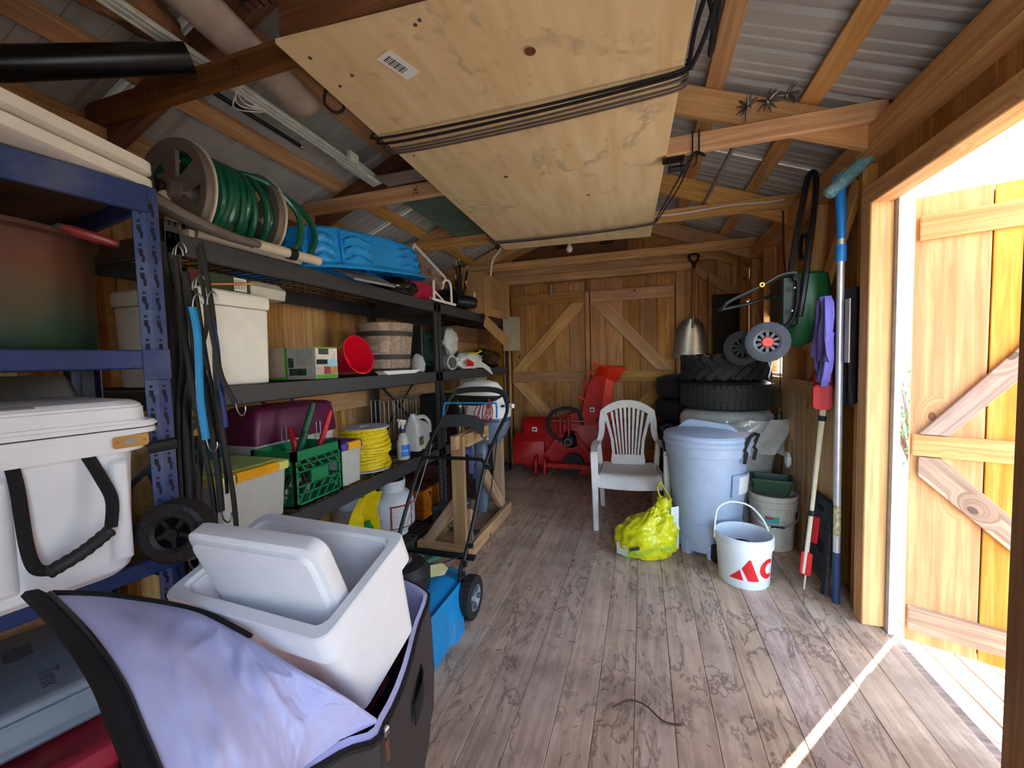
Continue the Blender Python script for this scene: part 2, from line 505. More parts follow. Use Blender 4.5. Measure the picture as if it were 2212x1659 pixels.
def flat_piece(name, parent, pts, th, m_, to_world, grain):
    """flat board of any outline; its grain runs along the 2D direction given"""
    g = V((grain[0], grain[1], 0)).normalized(); c = V((sum(p[0] for p in pts) / len(pts), sum(p[1] for p in pts) / len(pts), 0))
    L = Matrix(((g.x, -g.y, 0, c.x), (g.y, g.x, 0, c.y), (0, 0, 1, 0), (0, 0, 0, 1)))
    q = [L.inverted() @ V((p[0], p[1], 0)) for p in pts]
    o = MB().prism([(p.x, p.y) for p in q], th).build(name, m_, None, bev=0.002, smooth=0)
    o.parent = parent; o.matrix_basis = mworld(parent).inverted() @ to_world @ L
    return o
def brace(pts):   # parallelogram brace in the wall plane
    flat_piece('brace', dr, pts, yb1 - yb0, W_BR2, Matrix(((1, 0, 0, 0), (0, 0, 1, yb0), (0, 1, 0, 0), (0, 0, 0, 1))), (pts[2][0] - pts[1][0], pts[2][1] - pts[1][1]))
W_BR2 = wood('brace_wood', (214, 168, 114), (184, 132, 82), knots=0.3)
brace([(-1.56, 1.166), (-1.37, 1.166), (-0.67, 1.90), (-0.67, 1.972), (-0.80, 1.972)])
brace([(0.33, 1.158), (0.15, 1.158), (-0.575, 1.955), (-0.575, 1.96), (-0.39, 1.96)])
brace([(-1.555, 1.03), (-1.385, 1.03), (-0.68, 0.255), (-0.86, 0.255)])
brace([(0.33, 1.027), (0.15, 1.027), (-0.57, 0.255), (-0.38, 0.255)])
bx('stile', dr, -0.638, -0.592, YB - 0.005, YB + 0.055, 0.02, 2.09, W_PLANK, 'z')
MB().cyl((-0.615, YB - 0.025, 2.08), (-0.615, YB - 0.025, 2.225), 0.017, 12).build('bolt', CHROME, dr)
MB().cyl((-1.04, YB - 0.0, 2.06), (-1.04, YB - 0.0, 2.20), 0.016, 10).build('bolt', GALV, dr)

# ---- left wall
wl = struct('wall_left', 'left wall of knotty vertical pine boards behind the shelves', 'wall')
MB().box(SL - 0.05, SL - 0.03, YF, SB, -0.2, 2.5).build('sheathing', DARKROOM, wl)
y = YF; i = 0
ws = [0.20, 0.165, 0.185, 0.14, 0.19]
while y < SB - 0.01:
    w = min(ws[i % 5], SB - y)
    bx('plank', wl, SL - 0.022, SL, y + 0.0015, y + w - 0.0015, 0, 2.42, W_PALE if i % 3 == 0 else W_BRACE, 'z')
    y += w; i += 1
for ys in (-0.3, 0.55, 1.15, 1.85, 2.55, 3.2, 3.85, 4.6):
    bx('stud', wl, SL, XL - 0.045, ys, ys + 0.04, 0, 2.24, W_STUD, 'z')
bx('girt', wl, XL - 0.04, XL, YF, SB, 0.965, 1.095, W_STUD, 'y')
bx('wall_plate', wl, SL, XL, YF, SB, 2.24, 2.33, W_STUD, 'y')

# ---- right wall with door opening and window
wr = struct('wall_right', 'right wall with studs, vertical boards and a door opening', 'wall')
OY0, OY1 = 1.50, 2.29
WIN = (3.50, 4.00, 1.15, 1.62)
y = OY1 - 0.0; i = 0
ws = [0.17, 0.19, 0.155, 0.18]
def rplank(y0, y1, z0, z1): z0 = -0.2 if z0 == 0 else z0; bx('plank', wr, SR, SR + 0.022, y0 + 0.0015, y1 - 0.0015, z0, z1, W_PLANK, 'z')
y = OY1 + 0.02
while y < SB - 0.01:
    w = min(ws[i % 4], SB - y)
    if y < WIN[0] < y + w: w = WIN[0] - y
    if y < WIN[1] < y + w: w = WIN[1] - y
    ym = y + w / 2
    if WIN[0] < ym < WIN[1]:
        rplank(y, y + w, 0, WIN[2]); rplank(y, y + w, WIN[3], 2.45)
    else: rplank(y, y + w, 0, 2.45)
    y += w; i += 1
y = OY1 + 0.02
while y > OY0 - 0.05:
    w = 0.185
    rplank(y - w, y, 2.02, 2.45); y -= w
y = OY0 - 0.02
while y > YF:
    w = 0.19
    rplank(y - w, y, 0, 2.45); y -= w
# jamb posts and header round the opening
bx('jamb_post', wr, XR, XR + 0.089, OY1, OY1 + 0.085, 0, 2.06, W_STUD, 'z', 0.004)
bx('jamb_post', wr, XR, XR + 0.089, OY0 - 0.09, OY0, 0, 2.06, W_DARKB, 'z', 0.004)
bx('header_beam', wr, XR - 0.002, XR + 0.087, OY0 - 0.25, OY1 + 0.085, 1.968, 2.055, W_STUD, 'y', 0.004)
for ys, z1 in ((2.44, 2.2), (2.98, 2.2), (3.46, 2.2), (4.0, 2.2), (4.40, 2.2), (1.05, 2.2), (0.4, 2.2)):
    bx('stud', wr, XR + 0.03 if ys == 2.44 else XR, SR, ys, ys + 0.04, 0, z1, W_STUD, 'z')
bx('wall_plate', wr, XR - 0.0, SR, YF, SB, 2.205, 2.325, W_STUD, 'y', 0.004)
bx('girt', wr, XR - 0.02, XR + 0.02, 2.56, 4.75, 1.05, 1.13, W_STUD, 'y')
y = 2.62
for i, w in enumerate((0.20, 0.23, 0.18, 0.22, 0.25)):
    bx('lining_board', wr, XR + 0.0, XR + 0.018, y + 0.0015, y + w - 0.0015, 0.0, 1.05, W_PALE, 'z'); y += w
board('brace', wr, (XR + 0.045, 2.50, 2.15), (XR + 0.045, 3.20, 1.35), 0.085, 0.03, (1, 0, 0), W_STUD)
board('brace', wr, (XR + 0.045, 4.75, 2.05), (XR + 0.045, 4.10, 1.30), 0.085, 0.03, (1, 0, 0), W_STUD)
ANTI = mat('aged_white_paint', (188, 190, 196), rough=0.6, var=0.08, dirt=(120, 116, 112), dirt_amt=0.5)
tr1 = tag(MB().box(SR + 0.0, SR + 0.026, OY1 - 0.028, OY1 + 0.075, -0.02, 2.0).build('trim_1', ANTI), 'pale painted trim strip beside the open door', 'trim', kind='structure')
wi = struct('window_1', 'small bright window in the right wall behind the tyres', 'window')
for a in ((WIN[0] - .03, WIN[0], WIN[2] - .03, WIN[3] + .03), (WIN[1], WIN[1] + .03, WIN[2] - .03, WIN[3] + .03), (WIN[0], WIN[1], WIN[2] - .03, WIN[2]), (WIN[0], WIN[1], WIN[3], WIN[3] + .03)):
    bx('window_frame', wi, XR + 0.04, SR + 0.03, a[0], a[1], a[2], a[3], WHITEP if a[3] < 1.2 else W_STUD, 'y')
GLASS = mat('window_glass', (240, 245, 248), rough=0.02, trans=1.0, var=0.0)
GLASS.node_tree.nodes['Principled BSDF'].inputs['IOR'].default_value = 1.05
MB().box(SR + 0.01, SR + 0.013, WIN[0], WIN[1], WIN[2], WIN[3]).build('pane', GLASS, wi)

# ---- front end: out of view behind the camera, opening sized to tune the fill light
wf = struct('wall_front', 'unseen front end wall with an opening sized for the fill light', 'wall')
x = SL; i = 0
while x < SR - 0.01:
    w = min(0.19, SR - x); xm = x + w / 2
    z0 = 0.0 if (xm < 0.0 or xm > 0.88) else 2.05
    bx('plank', wf, x + 0.0015, x + w - 0.0015, YF - 0.022, YF, z0, roof_z(xm) - 0.02, W_PLANK, 'z')
    x += w
bx('header_beam', wf, XL, XR, YF, YF + 0.09, 2.12, 2.26, W_STUD, 'x')

# ---- roof
ce = struct('ceiling', 'underside of the gable roof with rafters, purlins and pale metal sheets', 'roof')
TY = (0.0, 1.14, 2.29, 3.37, 4.45)
for ty in TY:
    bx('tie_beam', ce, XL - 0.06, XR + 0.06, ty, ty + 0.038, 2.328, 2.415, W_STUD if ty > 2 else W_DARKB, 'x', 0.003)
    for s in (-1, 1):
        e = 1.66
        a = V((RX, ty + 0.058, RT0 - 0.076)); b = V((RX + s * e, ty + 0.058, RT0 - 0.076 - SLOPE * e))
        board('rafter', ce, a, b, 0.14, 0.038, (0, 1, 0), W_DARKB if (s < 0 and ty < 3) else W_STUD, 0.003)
bx('ridge_board', ce, RX - 0.019, RX + 0.019, YF, SB, RT0 - 0.16, RT0, W_STUD, 'y')
nrm = {1: V((SLOPE, 0, 1)).normalized(), -1: V((-SLOPE, 0, 1)).normalized()}
for s in (-1, 1):
    for d in (0.12, 0.53, 0.93, 1.335, 1.66):
        x = RX + s * d
        c = V((x, 0, roof_z(x))) + nrm[s] * 0.02
        for ya, yb in ((YF - 0.2, 2.29 + 0.06), (2.29 + 0.062, SB + 0.2)):
            board('purlin', ce, c + V((0, ya, 0)), c + V((0, yb, 0)), 0.085, 0.038, nrm[s], W_STUD, 0.003)
    y = YF - 0.25
    while y < SB + 0.2:
        prof = []; yy = 0.0
        for r in range(4):   # ribbed sheet, 0.92 wide
            prof += [(yy, 0), (yy + 0.045, 0), (yy + 0.052, 0.006), (yy + 0.066, 0.006), (yy + 0.073, 0), (yy + 0.105, 0), (yy + 0.112, 0.006), (yy + 0.126, 0.006), (yy + 0.133, 0), (yy + 0.165, 0), (yy + 0.180, 0.018), (yy + 0.205, 0.018), (yy + 0.220, 0)]
            yy += 0.23
        rings = []
        for e in (0.0, 1.85):
            xx = RX + s * e
            base = V((xx, 0, RT0 - SLOPE * e)) + nrm[s] * 0.0405
            rings.append([base + V((0, y + p, 0)) + nrm[s] * (q + 0.0015 * ((int(round((y + 1) / .92))) % 2)) for p, q in prof])
        MB().grid(rings, 0.0).build('roof_sheet', METAL_ROOF, ce, smooth=20)
        y += 0.905
rc = MB()
for s in (-1, 1):
    rc.grid([[V((RX, yy, RT0 + 0.075)), V((RX + s * 0.18, yy, RT0 + 0.075 - SLOPE * 0.18))] for yy in (YF - .25, SB + .2)])
rc.build('ridge_cap', METAL_ROOF, ce)

# ---- open plank door outside the opening
d2 = struct('door_2', 'open sunlit plank door with battens and Z braces outside', 'door')
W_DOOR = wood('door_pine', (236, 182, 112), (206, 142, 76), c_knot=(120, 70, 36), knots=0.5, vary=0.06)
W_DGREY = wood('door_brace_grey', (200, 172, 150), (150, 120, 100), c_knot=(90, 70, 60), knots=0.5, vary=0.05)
hd = V((0.920, -0.392, 0)); hn = V((0.392, 0.920, 0))   # along the leaf, away from the camera
H0 = V((1.135, 2.268, 0))
def D(u, z, o=0.0): return H0 + hd * u + hn * o + V((0, 0, z))
for u0, u1, zz in ((0.0, 0.222, 1.957), (0.226, 0.45, 1.952), (0.454, 0.66, 1.955), (0.664, 0.80, 1.95)):
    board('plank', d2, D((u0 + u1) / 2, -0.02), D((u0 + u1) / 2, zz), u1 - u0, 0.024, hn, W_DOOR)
for u_ in (.224, .452, .662):  # strips added behind the plank gaps to stop sky and sun leaking through
    board('seam_light_block', d2, D(u_, 0.0, .018), D(u_, 1.94, .018), .05, .01, hn, W_DARKB)
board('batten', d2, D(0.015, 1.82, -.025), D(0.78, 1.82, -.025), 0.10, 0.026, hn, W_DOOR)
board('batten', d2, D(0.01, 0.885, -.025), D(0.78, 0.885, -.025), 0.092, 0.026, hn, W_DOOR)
board('batten', d2, D(0.01, 0.095, -.025), D(0.78, 0.095, -.025), 0.105, 0.026, hn, W_DGREY)
def dbrace(pts):
    Mx = Matrix(((hd.x, 0, hn.x, H0.x), (hd.y, 0, hn.y, H0.y), (0, 1, 0, 0), (0, 0, 0, 1)))
    flat_piece('brace', d2, pts, 0.024, W_DGREY, Mx @ Matrix.Translation((0, 0, -0.037)), (pts[2][0] - pts[1][0], pts[2][1] - pts[1][1]))
dbrace([(0.03, 0.935), (0.12, 0.935), (0.70, 1.70), (0.70, 1.768), (0.64, 1.768)])
dbrace([(0.03, 0.835), (0.03, 0.75), (0.64, 0.152), (0.74, 0.152), (0.10, 0.835)])
HINGE = mat('rusty_steel', (96, 86, 80), rough=0.6, metal=0.7)
for z in (1.72, 0.30):
    h = MB()
    h.cyl(D(0.004, z - 0.035, 0.018), D(0.004, z + 0.035, 0.018), 0.006, 8)
    h.bar(D(0.004, z, 0.014), D(0.05, z, 0.014), 0.07, 0.003, hn)
    h.build('hinge', HINGE, d2)
MB().tube(curve_pts([D(.40, 1.02, -.02), D(.40, 1.04, -.06), D(.40, 1.16, -.065), D(.40, 1.28, -.06), D(.40, 1.30, -.02)], 5), 0.006, 8).build('handle', BLACKM, d2)

# ---- outside ground and a shrub in the gap
GND = mat('pale_concrete', (176, 172, 164), rough=0.9, var=0.12, scale=5, bump=0.3, bscale=40)
gr = MB().box(-14, 16, -14, 18, -0.40, -0.22).build('ground', GND)
tag(gr, 'pale ground outside the shed doorway', 'ground', kind='structure')
rp = thing('ramp', 'grey plank step outside the open door', 'step', (1.35, 1.9, -0.22), kind='structure')
for i in range(5):
    bx('plank', rp, 1.105 + i * 0.105, 1.205 + i * 0.105, 1.3, 2.7, -0.20, -0.165, W_GREY, 'y')
bx('bearer', rp, 1.105, 1.62, 1.4, 1.5, -0.22, -0.20, W_GREY, 'x'); bx('bearer', rp, 1.105, 1.62, 2.5, 2.6, -0.22, -0.20, W_GREY, 'x')
LEAF = mat('leaf_green', (96, 132, 66), rough=0.6, var=0.3, scale=3)
sh = thing('shrub', 'green leafy shrub glimpsed beside the open door', 'shrub', (3.2, 6.3, -0.22))
st = MB(); lf = MB()
for k in range(26):
    a = random.uniform(0, 2 * PI); l = random.uniform(0.7, 1.7)
    tip = V((3.2 + math.cos(a) * random.uniform(.2, .7), 6.3 + math.sin(a) * random.uniform(.2, .7), -0.22 + l))
    st.tube([(3.2, 6.3, -0.22), (V((3.2, 6.3, -0.22)) + tip) / 2 + V((0, 0, .1)), tip], [0.012, 0.008, 0.003], 5)
    for j in range(26):
        p = V((3.2, 6.3, -0.22)).lerp(tip, random.uniform(.3, 1.02)) + V([random.uniform(-.12, .12) for _ in range(3)])
        e = Euler([random.uniform(0, 6) for _ in range(3)]).to_matrix()
        lf.add([p + e @ V(q) for q in ((0, 0, 0), (.03, .018, 0), (.075, 0, .006), (.03, -.018, 0))], [(0, 1, 2), (0, 2, 3)])
st.build('stem', W_DARKB, sh); lf.build('foliage', LEAF, sh, kind='stuff')
# ================================================================ more helpers and materials
def blob(c, r, amp=0.15, freq=3.0, seed=0, nu=28, nv=18, zmin=None, ridge=0.0):
    """crumpled bag surface: rows of points"""
    P = []
    for j in range(nv + 1):
        th = PI * j / nv; row = []
        for i in range(nu + 1):
            ph = 2 * PI * (i % nu) / nu
            d = V((math.sin(th) * math.cos(ph), math.sin(th) * math.sin(ph), math.cos(th)))
            q = d * freq + V((seed * 7.3, seed * 3.1, seed))
            k = 1 + amp * noise.noise(q) + ridge * (0.5 - abs(noise.noise(q * 2.3)))
            p = V((c[0] + d.x * r[0] * k, c[1] + d.y * r[1] * k, c[2] + d.z * r[2] * k))
            if zmin is not None: p.z = max(p.z, zmin)
            row.append(p)
        P.append(row)
    return P

def bag(name, label, c, r, m, amp=.2, freq=2.5, seed=1, zmin=None, ridge=.25, cat='bag', extra=None):
    o = MB(Matrix.Translation(-V((c[0], c[1], zmin if zmin is not None else c[2]))))
    o.grid(blob(c, r, amp, freq, seed, zmin=zmin, ridge=ridge))
    if extra: extra(o)
    ob = o.build(name, m, None, smooth=50)
    ob.location = (c[0], c[1], zmin if zmin is not None else c[2])
    return tag(ob, label, cat)

def box_thing(name, label, cat, x0, x1, y0, y1, z0, z1, m, bev=0.004, parts=None, rz=0.0):
    t = thing(name, label, cat, ((x0 + x1) / 2, (y0 + y1) / 2, z0), (0, 0, rz))
    dx, dy, dz = (x1 - x0) / 2, (y1 - y0) / 2, z1 - z0
    MB().box(-dx, dx, -dy, dy, 0, dz).build('body', m, t, world=False, bev=bev)
    return t

DKGREY = mat('charcoal_steel', (58, 58, 60), rough=0.45, var=0.06)
BLUEST = mat('blue_enamel', (28, 50, 100), rough=0.4, var=0.15, scale=9, dirt=(104, 108, 124), dirt_amt=0.6)
FOAM = mat('styrofoam', (236, 236, 238), rough=0.75, var=0.02, bump=0.12, bscale=220)
CREAMF = mat('white_foam_box', (234, 231, 222), rough=0.7, var=0.03, bump=0.1, bscale=120, dirt=(200, 192, 176), dirt_amt=0.3)
COOLW = mat('cooler_white', (226, 227, 230), rough=0.42, var=0.02)
ROPEB = mat('black_rope', (20, 20, 22), rough=0.9, bump=0.8, bscale=240)
HOLE = mat('slot_shadow', (10, 10, 11), rough=0.9)
CLEAR = mat('clear_plastic', (226, 224, 214), rough=0.3, trans=0.35, var=0.05)
CLEARBAG = mat('clear_bag', (214, 214, 212), rough=0.22, trans=0.35, var=0.08, coat=.5)
WHITEBAG = mat('white_bag', (226, 224, 220), rough=0.3, var=0.05, coat=0.4)
BLACKBAG = mat('black_bag', (14, 14, 15), rough=0.22, coat=0.6)
GREENP = mat('crate_green', (22, 130, 78), rough=0.45)
TEALP = mat('teal_plastic', (22, 86, 92), rough=0.4)
YELROPE = mat('yellow_rope', (238, 206, 20), rough=0.5, var=0.15, scale=60)
PLUM = mat('plum_plastic', (96, 26, 66), rough=0.4)
CREAM = mat('cream_plastic', (214, 204, 190), rough=0.45)
BRIGHTRED = mat('bucket_red', (212, 14, 46), rough=0.3, coat=.3)
POOLBLUE = mat('pool_blue', (36, 152, 228), rough=0.35, var=0.05)
REELGREY = mat('reel_taupe', (112, 102, 92), rough=0.5)
BEIGE = mat('beige_plastic', (206, 196, 174), rough=0.45)
HOSEG = mat('hose_green', (14, 92, 66), rough=0.3, coat=.4)
YELLOWP = mat('yellow_plastic', (240, 208, 40), rough=0.35)
ORANGEP = mat('latch_orange', (238, 168, 30), rough=0.4)
LIME = mat('lid_yellow_green', (224, 224, 120), rough=0.45)
LIMEG = mat('lid_green', (172, 208, 120), rough=0.45)
PURP = mat('lid_purple', (90, 58, 160), rough=0.4)
PAPERW = mat('paper_white', (236, 234, 228), rough=0.7, var=0.02)
INK = mat('black_ink', (20, 20, 20), rough=0.6)
GREENINK = mat('green_ink', (70, 160, 70), rough=0.6)
BLUEINK = mat('blue_label', (30, 120, 210), rough=0.5)
REDINK = mat('red_ink', (214, 28, 36), rough=0.5)
GREYCARD = mat('grey_card', (150, 138, 118), rough=0.85)

# ================================================================ BLACK STEEL SHELVING (two units along the left wall)
LEV = (1.765, 1.235, 0.640, 0.105)
FX, BXX = -1.50, -2.10
def shelf_unit(label, y0, y1):
    t = thing('shelving_unit', label, 'shelf', (FX, y0, 0), group='black steel shelving units')
    for ux, sx in ((FX, -1), (BXX, 1)):
        for uy, sy in ((y0, 1), (y1, -1)):
            m = MB()
            m.box(min(ux, ux + sx * .003), max(ux, ux + sx * .003), min(uy, uy + sy * .05), max(uy, uy + sy * .05), 0, 1.80)
            m.box(min(ux, ux + sx * .04), max(ux, ux + sx * .04), min(uy, uy + sy * .003), max(uy, uy + sy * .003), 0, 1.80)
            u = m.build('upright', DKGREY, t, smooth=0)
            h = MB()
            for k in range(42):
                z = 0.06 + k * 0.042
                e = 0.0008 * -sx
                h.box(min(ux + e, ux + e + 1e-4), max(ux + e, ux + e + 1e-4), min(uy + sy * .016, uy + sy * .022), max(uy + sy * .016, uy + sy * .022), z, z + .018)
                h.box(min(ux + e, ux + e + 1e-4), max(ux + e, ux + e + 1e-4), min(uy + sy * .034, uy + sy * .040), max(uy + sy * .034, uy + sy * .040), z, z + .018)
                h.box(min(ux + sx * .016, ux + sx * .024), max(ux + sx * .016, ux + sx * .024), min(uy - sy * .001, uy - sy * .0008), max(uy - sy * .001, uy - sy * .0008), z, z + .018)
            h.build('keyholes', HOLE, u, smooth=0, kind='stuff')
    for z in LEV:
        for ux, a in ((FX, -.022), (BXX, .0)):
            MB().box(ux + a, ux + a + .022, y0 + .003, y1 - .003, z - .075, z).build('front_beam' if ux == FX else 'back_beam', DKGREY, t, bev=.003)
        for uy in (y0 + .004, y1 - .024):
            MB().box(BXX + .02, FX - .02, uy, uy + .02, z - .075, z - .01).build('end_beam', DKGREY, t, bev=.002)
        w = MB()
        k = 0
        yy = y0 + .06
        while yy < y1 - .04:
            w.box(BXX + .01, FX - .012, yy, yy + .004, z - .006, z - .002); yy += .05
        for xx in (-2.0, -1.9, -1.8, -1.7, -1.6):
            w.box(xx, xx + .004, y0 + .01, y1 - .01, z - .010, z - .006)
        w.build('wire_deck', BLACKM, t, smooth=0)
    bz = MB()
    for a, b in (((BXX + .01, y0 + .03, .70), (BXX + .01, y0 + .62, 1.15)), ((BXX + .01, y0 + .62, .70), (BXX + .01, y0 + .03, 1.15))):
        bz.bar(a, b, .025, .004, (1, 0, 0))
    bz.build('cross_brace', DKGREY, t)
    return t
shelf_unit('near black steel shelving unit holding the blue pool and green crate', 0.955, 2.83)
shelf_unit('far black steel shelving unit beside the back doors', 2.84, 4.56)

# ---------------------------------------------------------------- top level of the near unit
ZT, ZM, ZL, ZB = 1.765, 1.235, 0.640, 0.105
t = thing('hose_reel', 'taupe garden hose reel cart with green hose on top of the black shelf', 'hose reel', (-1.66, 1.25, ZT))
def flange(y, sgn, nm):
    m = MB(TR(-1.66, y, 1.964, rx=PI / 2))
    # rim ring + hub + spokes
    m.lathe([(.150, -.012), (.188, -.016), (.193, 0), (.188, .016), (.150, .012), (.150, -.012)], 40)
    m.lathe([(.0, -.018), (.055, -.018), (.055, .018), (0, .018)], 24)
    for k in range(5):
        a = 2 * PI * k / 5 + .4
        m.prism([(.045, -.028), (.155, -.045), (.155, .045), (.045, .028)], .014, Matrix.Rotation(a, 4, 'Z'), z0=-.007)
    f = m.build('flange', REELGREY, t, bev=.002)
    MB(TR(-1.66, y, 1.964, rx=PI / 2)).lathe([(.184, -.020), (.197, -.020), (.197, -.012), (.184, -.012), (.184, -.020)], 40).build('rim', BEIGE, f)
    return f
flange(1.105, -1, 'a'); flange(1.41, 1, 'b')
MB().cyl((-1.66, 1.06, 1.964), (-1.66, 1.47, 1.964), .05, 20).build('drum', REELGREY, t)
MB().cyl((-1.66, 1.04, 1.964), (-1.66, 1.09, 1.964), .028, 16).build('hub_cap', BLACKP, t)
m = MB()
pts = []
random.seed(3)
for k in range(5 * 40):
    a = 2 * PI * k / 40; f = k / 200.0
    yy = 1.145 + (0.25 * (f * 2.2 % 1 if int(f * 2.2) % 2 == 0 else 1 - f * 2.2 % 1))
    rr = .128 + .022 * math.sin(k * .7) * .3 + .03 * f
    pts.append((-1.66 + rr * math.sin(a), yy, 1.964 + rr * math.cos(a)))
m.tube(pts, .0135, 8)
for k in range(7):
    yy = 1.15 + k * .041
    m.tube([(-1.66 + .158 * math.sin(2 * PI * i / 36), yy + .02 * math.sin(2 * PI * i / 36 + k), 1.964 + .158 * math.cos(2 * PI * i / 36)) for i in range(36)], .0135, 8, closed=True)
m.tube(curve_pts([(-1.62, 1.30, 2.115), (-1.53, 1.40, 2.09), (-1.48, 1.50, 1.99), (-1.48, 1.50, 1.86), (-1.50, 1.42, 1.79)], 8), .0135, 8)
m.tube(curve_pts([(-1.70, 1.40, 2.11), (-1.60, 1.52, 2.10), (-1.53, 1.60, 2.02), (-1.50, 1.62, 1.92), (-1.49, 1.56, 1.82), (-1.475, 1.47, 1.79)], 8), .0135, 8)
m.build('hose', HOSEG, t)
MB().cyl((-1.475, 1.445, 1.795), (-1.455, 1.49, 1.792), .019, 14).build('brass_fitting', BRASS, t)
m = MB()
arm = curve_pts([(-1.50, .90, 1.86), (-1.47, .96, 1.825), (-1.455, 1.05, 1.80), (-1.45, 1.15, 1.788), (-1.445, 1.25, 1.786)], 6)
m.tube(arm, [.046, .046, .046, .046, .045, .045, .044, .043, .042, .041, .040, .039, .038, .037, .036, .035, .034, .033, .033, .032, .032, .032, .032, .032, .032], 12, flat=.55)
m.build('handle_grip', REELGREY, t)
MB().tube([(-1.447, 1.235, 1.786), (-1.44, 1.57, 1.79)], .021, 14).build('handle_tube', BEIGE, t)
MB().tube([(-1.56, 1.10, 1.80), (-1.50, 1.52, 1.79)], .021, 14).build('handle_tube', BEIGE, t)
MB().tube([(-1.444, 1.40, 1.788), (-1.443, 1.435, 1.789)], .026, 14).build('clamp', BLACKP, t)
for yy in (1.05, 1.465):
    m = MB(); m.cyl((-1.66, yy + .01, 1.964), (-1.60, yy + .01, 1.79), .018, 10); m.box(-1.80, -1.52, yy, yy + .02, ZT, ZT + .03)
    m.build('cart_leg', BEIGE, t)

# blue paddling pool lying upside down
t = thing('paddling_pool', 'upturned blue plastic paddling pool with wave embossing on the shelf', 'pool', (-1.77, 2.15, 1.848), (rad(7.2), 0, 0))
def pr(a, r, z): return V((.34 * r * math.copysign(abs(math.cos(a)) ** .55, math.cos(a)), .60 * r * math.copysign(abs(math.sin(a)) ** .55, math.sin(a)), z))
m = MB()
prof = [(1.02, .0), (1.035, .008), (1.02, .018), (.95, .022), (.925, .03)]
rings = [[pr(2 * PI * i / 192, r, z) for i in range(192)] for r, z in prof]
for j in range(1, 29):
    f = j / 28; ring = []
    for i in range(192):
        a = 2 * PI * i / 192
        seg = (i % 16) / 2
        flute = -.055 if seg == 0 else (-.02 if seg in (.5, 1, 7, 7.5) else 0.0)
        wav = .055 * (((f * 3.4 - .32 * math.cos((seg - 4) / 4 * PI) + .4) % 1.0) ** 3) if seg not in (0, .5, 1, 7, 7.5) and .1 < f < .92 else 0
        ring.append(pr(a, .925 - .05 * f + flute + wav, .03 + .17 * f))
    rings.append(ring)
rings.append([pr(2 * PI * i / 192, .83, .215) for i in range(192)])
rings.append([pr(2 * PI * i / 192, .4, .218) for i in range(192)])
m.loft(rings, caps=False); m.add([pr(2 * PI * i / 192, .4, .218) for i in range(192)], [tuple(range(192))])
m.build('shell', POOLBLUE, t, world=False, smooth=50)

# grey vent grate sticking out under the pool
t = thing('plastic_grate', 'grey slotted plastic grate jutting out below the blue pool', 'grate', (-1.50, 1.95, 1.79))
Mg = frame((-1.52, 1.83, 1.795), (.12, .62, .0), (.45, 0, .9))
m = MB(Mg)
m.box(0, .30, -.09, -.075, -.006, .006); m.box(0, .30, .075, .09, -.006, .006); m.box(0, .015, -.09, .09, -.006, .006); m.box(.285, .30, -.09, .09, -.006, .006); m.box(0, .30, -.006, .006, -.006, .006)
for k in range(13):
    m.box(.02 + k * .021, .032 + k * .021, -.08, .08, -.005, .005)
m.build('grille', mat('grate_grey', (140, 142, 138), rough=.5), t)
bag('black_bag', 'crumpled black plastic bag under the edge of the blue pool', (-1.56, 2.36, 1.80), (.13, .16, .065), BLACKBAG, seed=4, zmin=1.766)
CRIM = mat('crimson_card', (186, 24, 66), rough=0.6)
t = box_thing('crimson_box', 'crimson carton behind a white wire frame on the top shelf', 'box', -1.80, -1.60, 2.68, 3.02, ZT, ZT + .15, CRIM, .003, rz=rad(-6))
text_obj('lettering', 'BEL', .06, Matrix.Translation((-1.578, 2.90, 1.80)) @ Matrix(((0, 0, 1, 0), (1, 0, 0, 0), (0, 1, 0, 0), (0, 0, 0, 1))), mat('pale_print', (235, 190, 200), rough=.6), t)
t = thing('wire_rack', 'white tubular wire frame at the shelf edge by the crimson carton', 'frame', (-1.53, 2.8, ZT))
m = MB(); m.tube(curve_pts([(-1.485, 2.74, ZT + .015), (-1.480, 2.80, ZT + .012), (-1.478, 2.95, ZT + .012), (-1.476, 3.10, ZT + .012)], 5), .011, 8)
m.tube(curve_pts([(-1.482, 2.755, ZT + .01), (-1.482, 2.755, ZT + .13), (-1.49, 2.775, ZT + .15), (-1.50, 2.79, ZT + .13)], 5), .010, 8); m.tube(curve_pts([(-1.478, 3.04, ZT + .01), (-1.478, 3.03, ZT + .17), (-1.51, 3.01, ZT + .20), (-1.53, 2.99, ZT + .17)], 5), .010, 8)
m.tube([(-1.478, 2.92, ZT + .012), (-1.53, 2.86, ZT + .09)], .008, 8)
m.build('tubing', WHITEP, t)
t = thing('bark_picture', 'tilted framed panel with brown bark pattern beside the pool', 'panel', (-1.75, 3.25, ZT))
BARK = mat('bark_print', (150, 122, 96), rough=.8, var=.5, scale=12)
Mp = frame((-1.80, 3.20, 2.06), (.15, .50, -.32), (.85, -.35, .2))
MB(Mp).box(-.21, .21, -.16, .16, -.01, .0).build('sheet', BARK, t)
m = MB(Mp)
for a in ((-.225, .225, -.175, -.155), (-.225, .225, .155, .175), (-.225, -.205, -.175, .175), (.205, .225, -.175, .175)): m.box(a[0], a[1], a[2], a[3], -.012, .012)
m.build('frame', PAPERW, t)
box_thing('carton', 'plain cardboard carton supporting the bark panel', 'carton', -2.06, -1.86, 3.10, 3.45, ZT, ZT + .10, CARD)
t = thing('stove_pipe', 'short black pipe elbow open towards the room on the shelf', 'pipe', (-1.58, 3.2, ZT))
m = MB(frame((-1.70, 3.22, ZT + .083), (.9, -.42, 0), (0, 0, 1)) @ Matrix.Rotation(PI / 2, 4, 'Y'))
m.lathe([(.080, 0), (.080, .2), (.072, .2), (.072, 0.0)], 28); m.build('pipe', BLACKM, t)
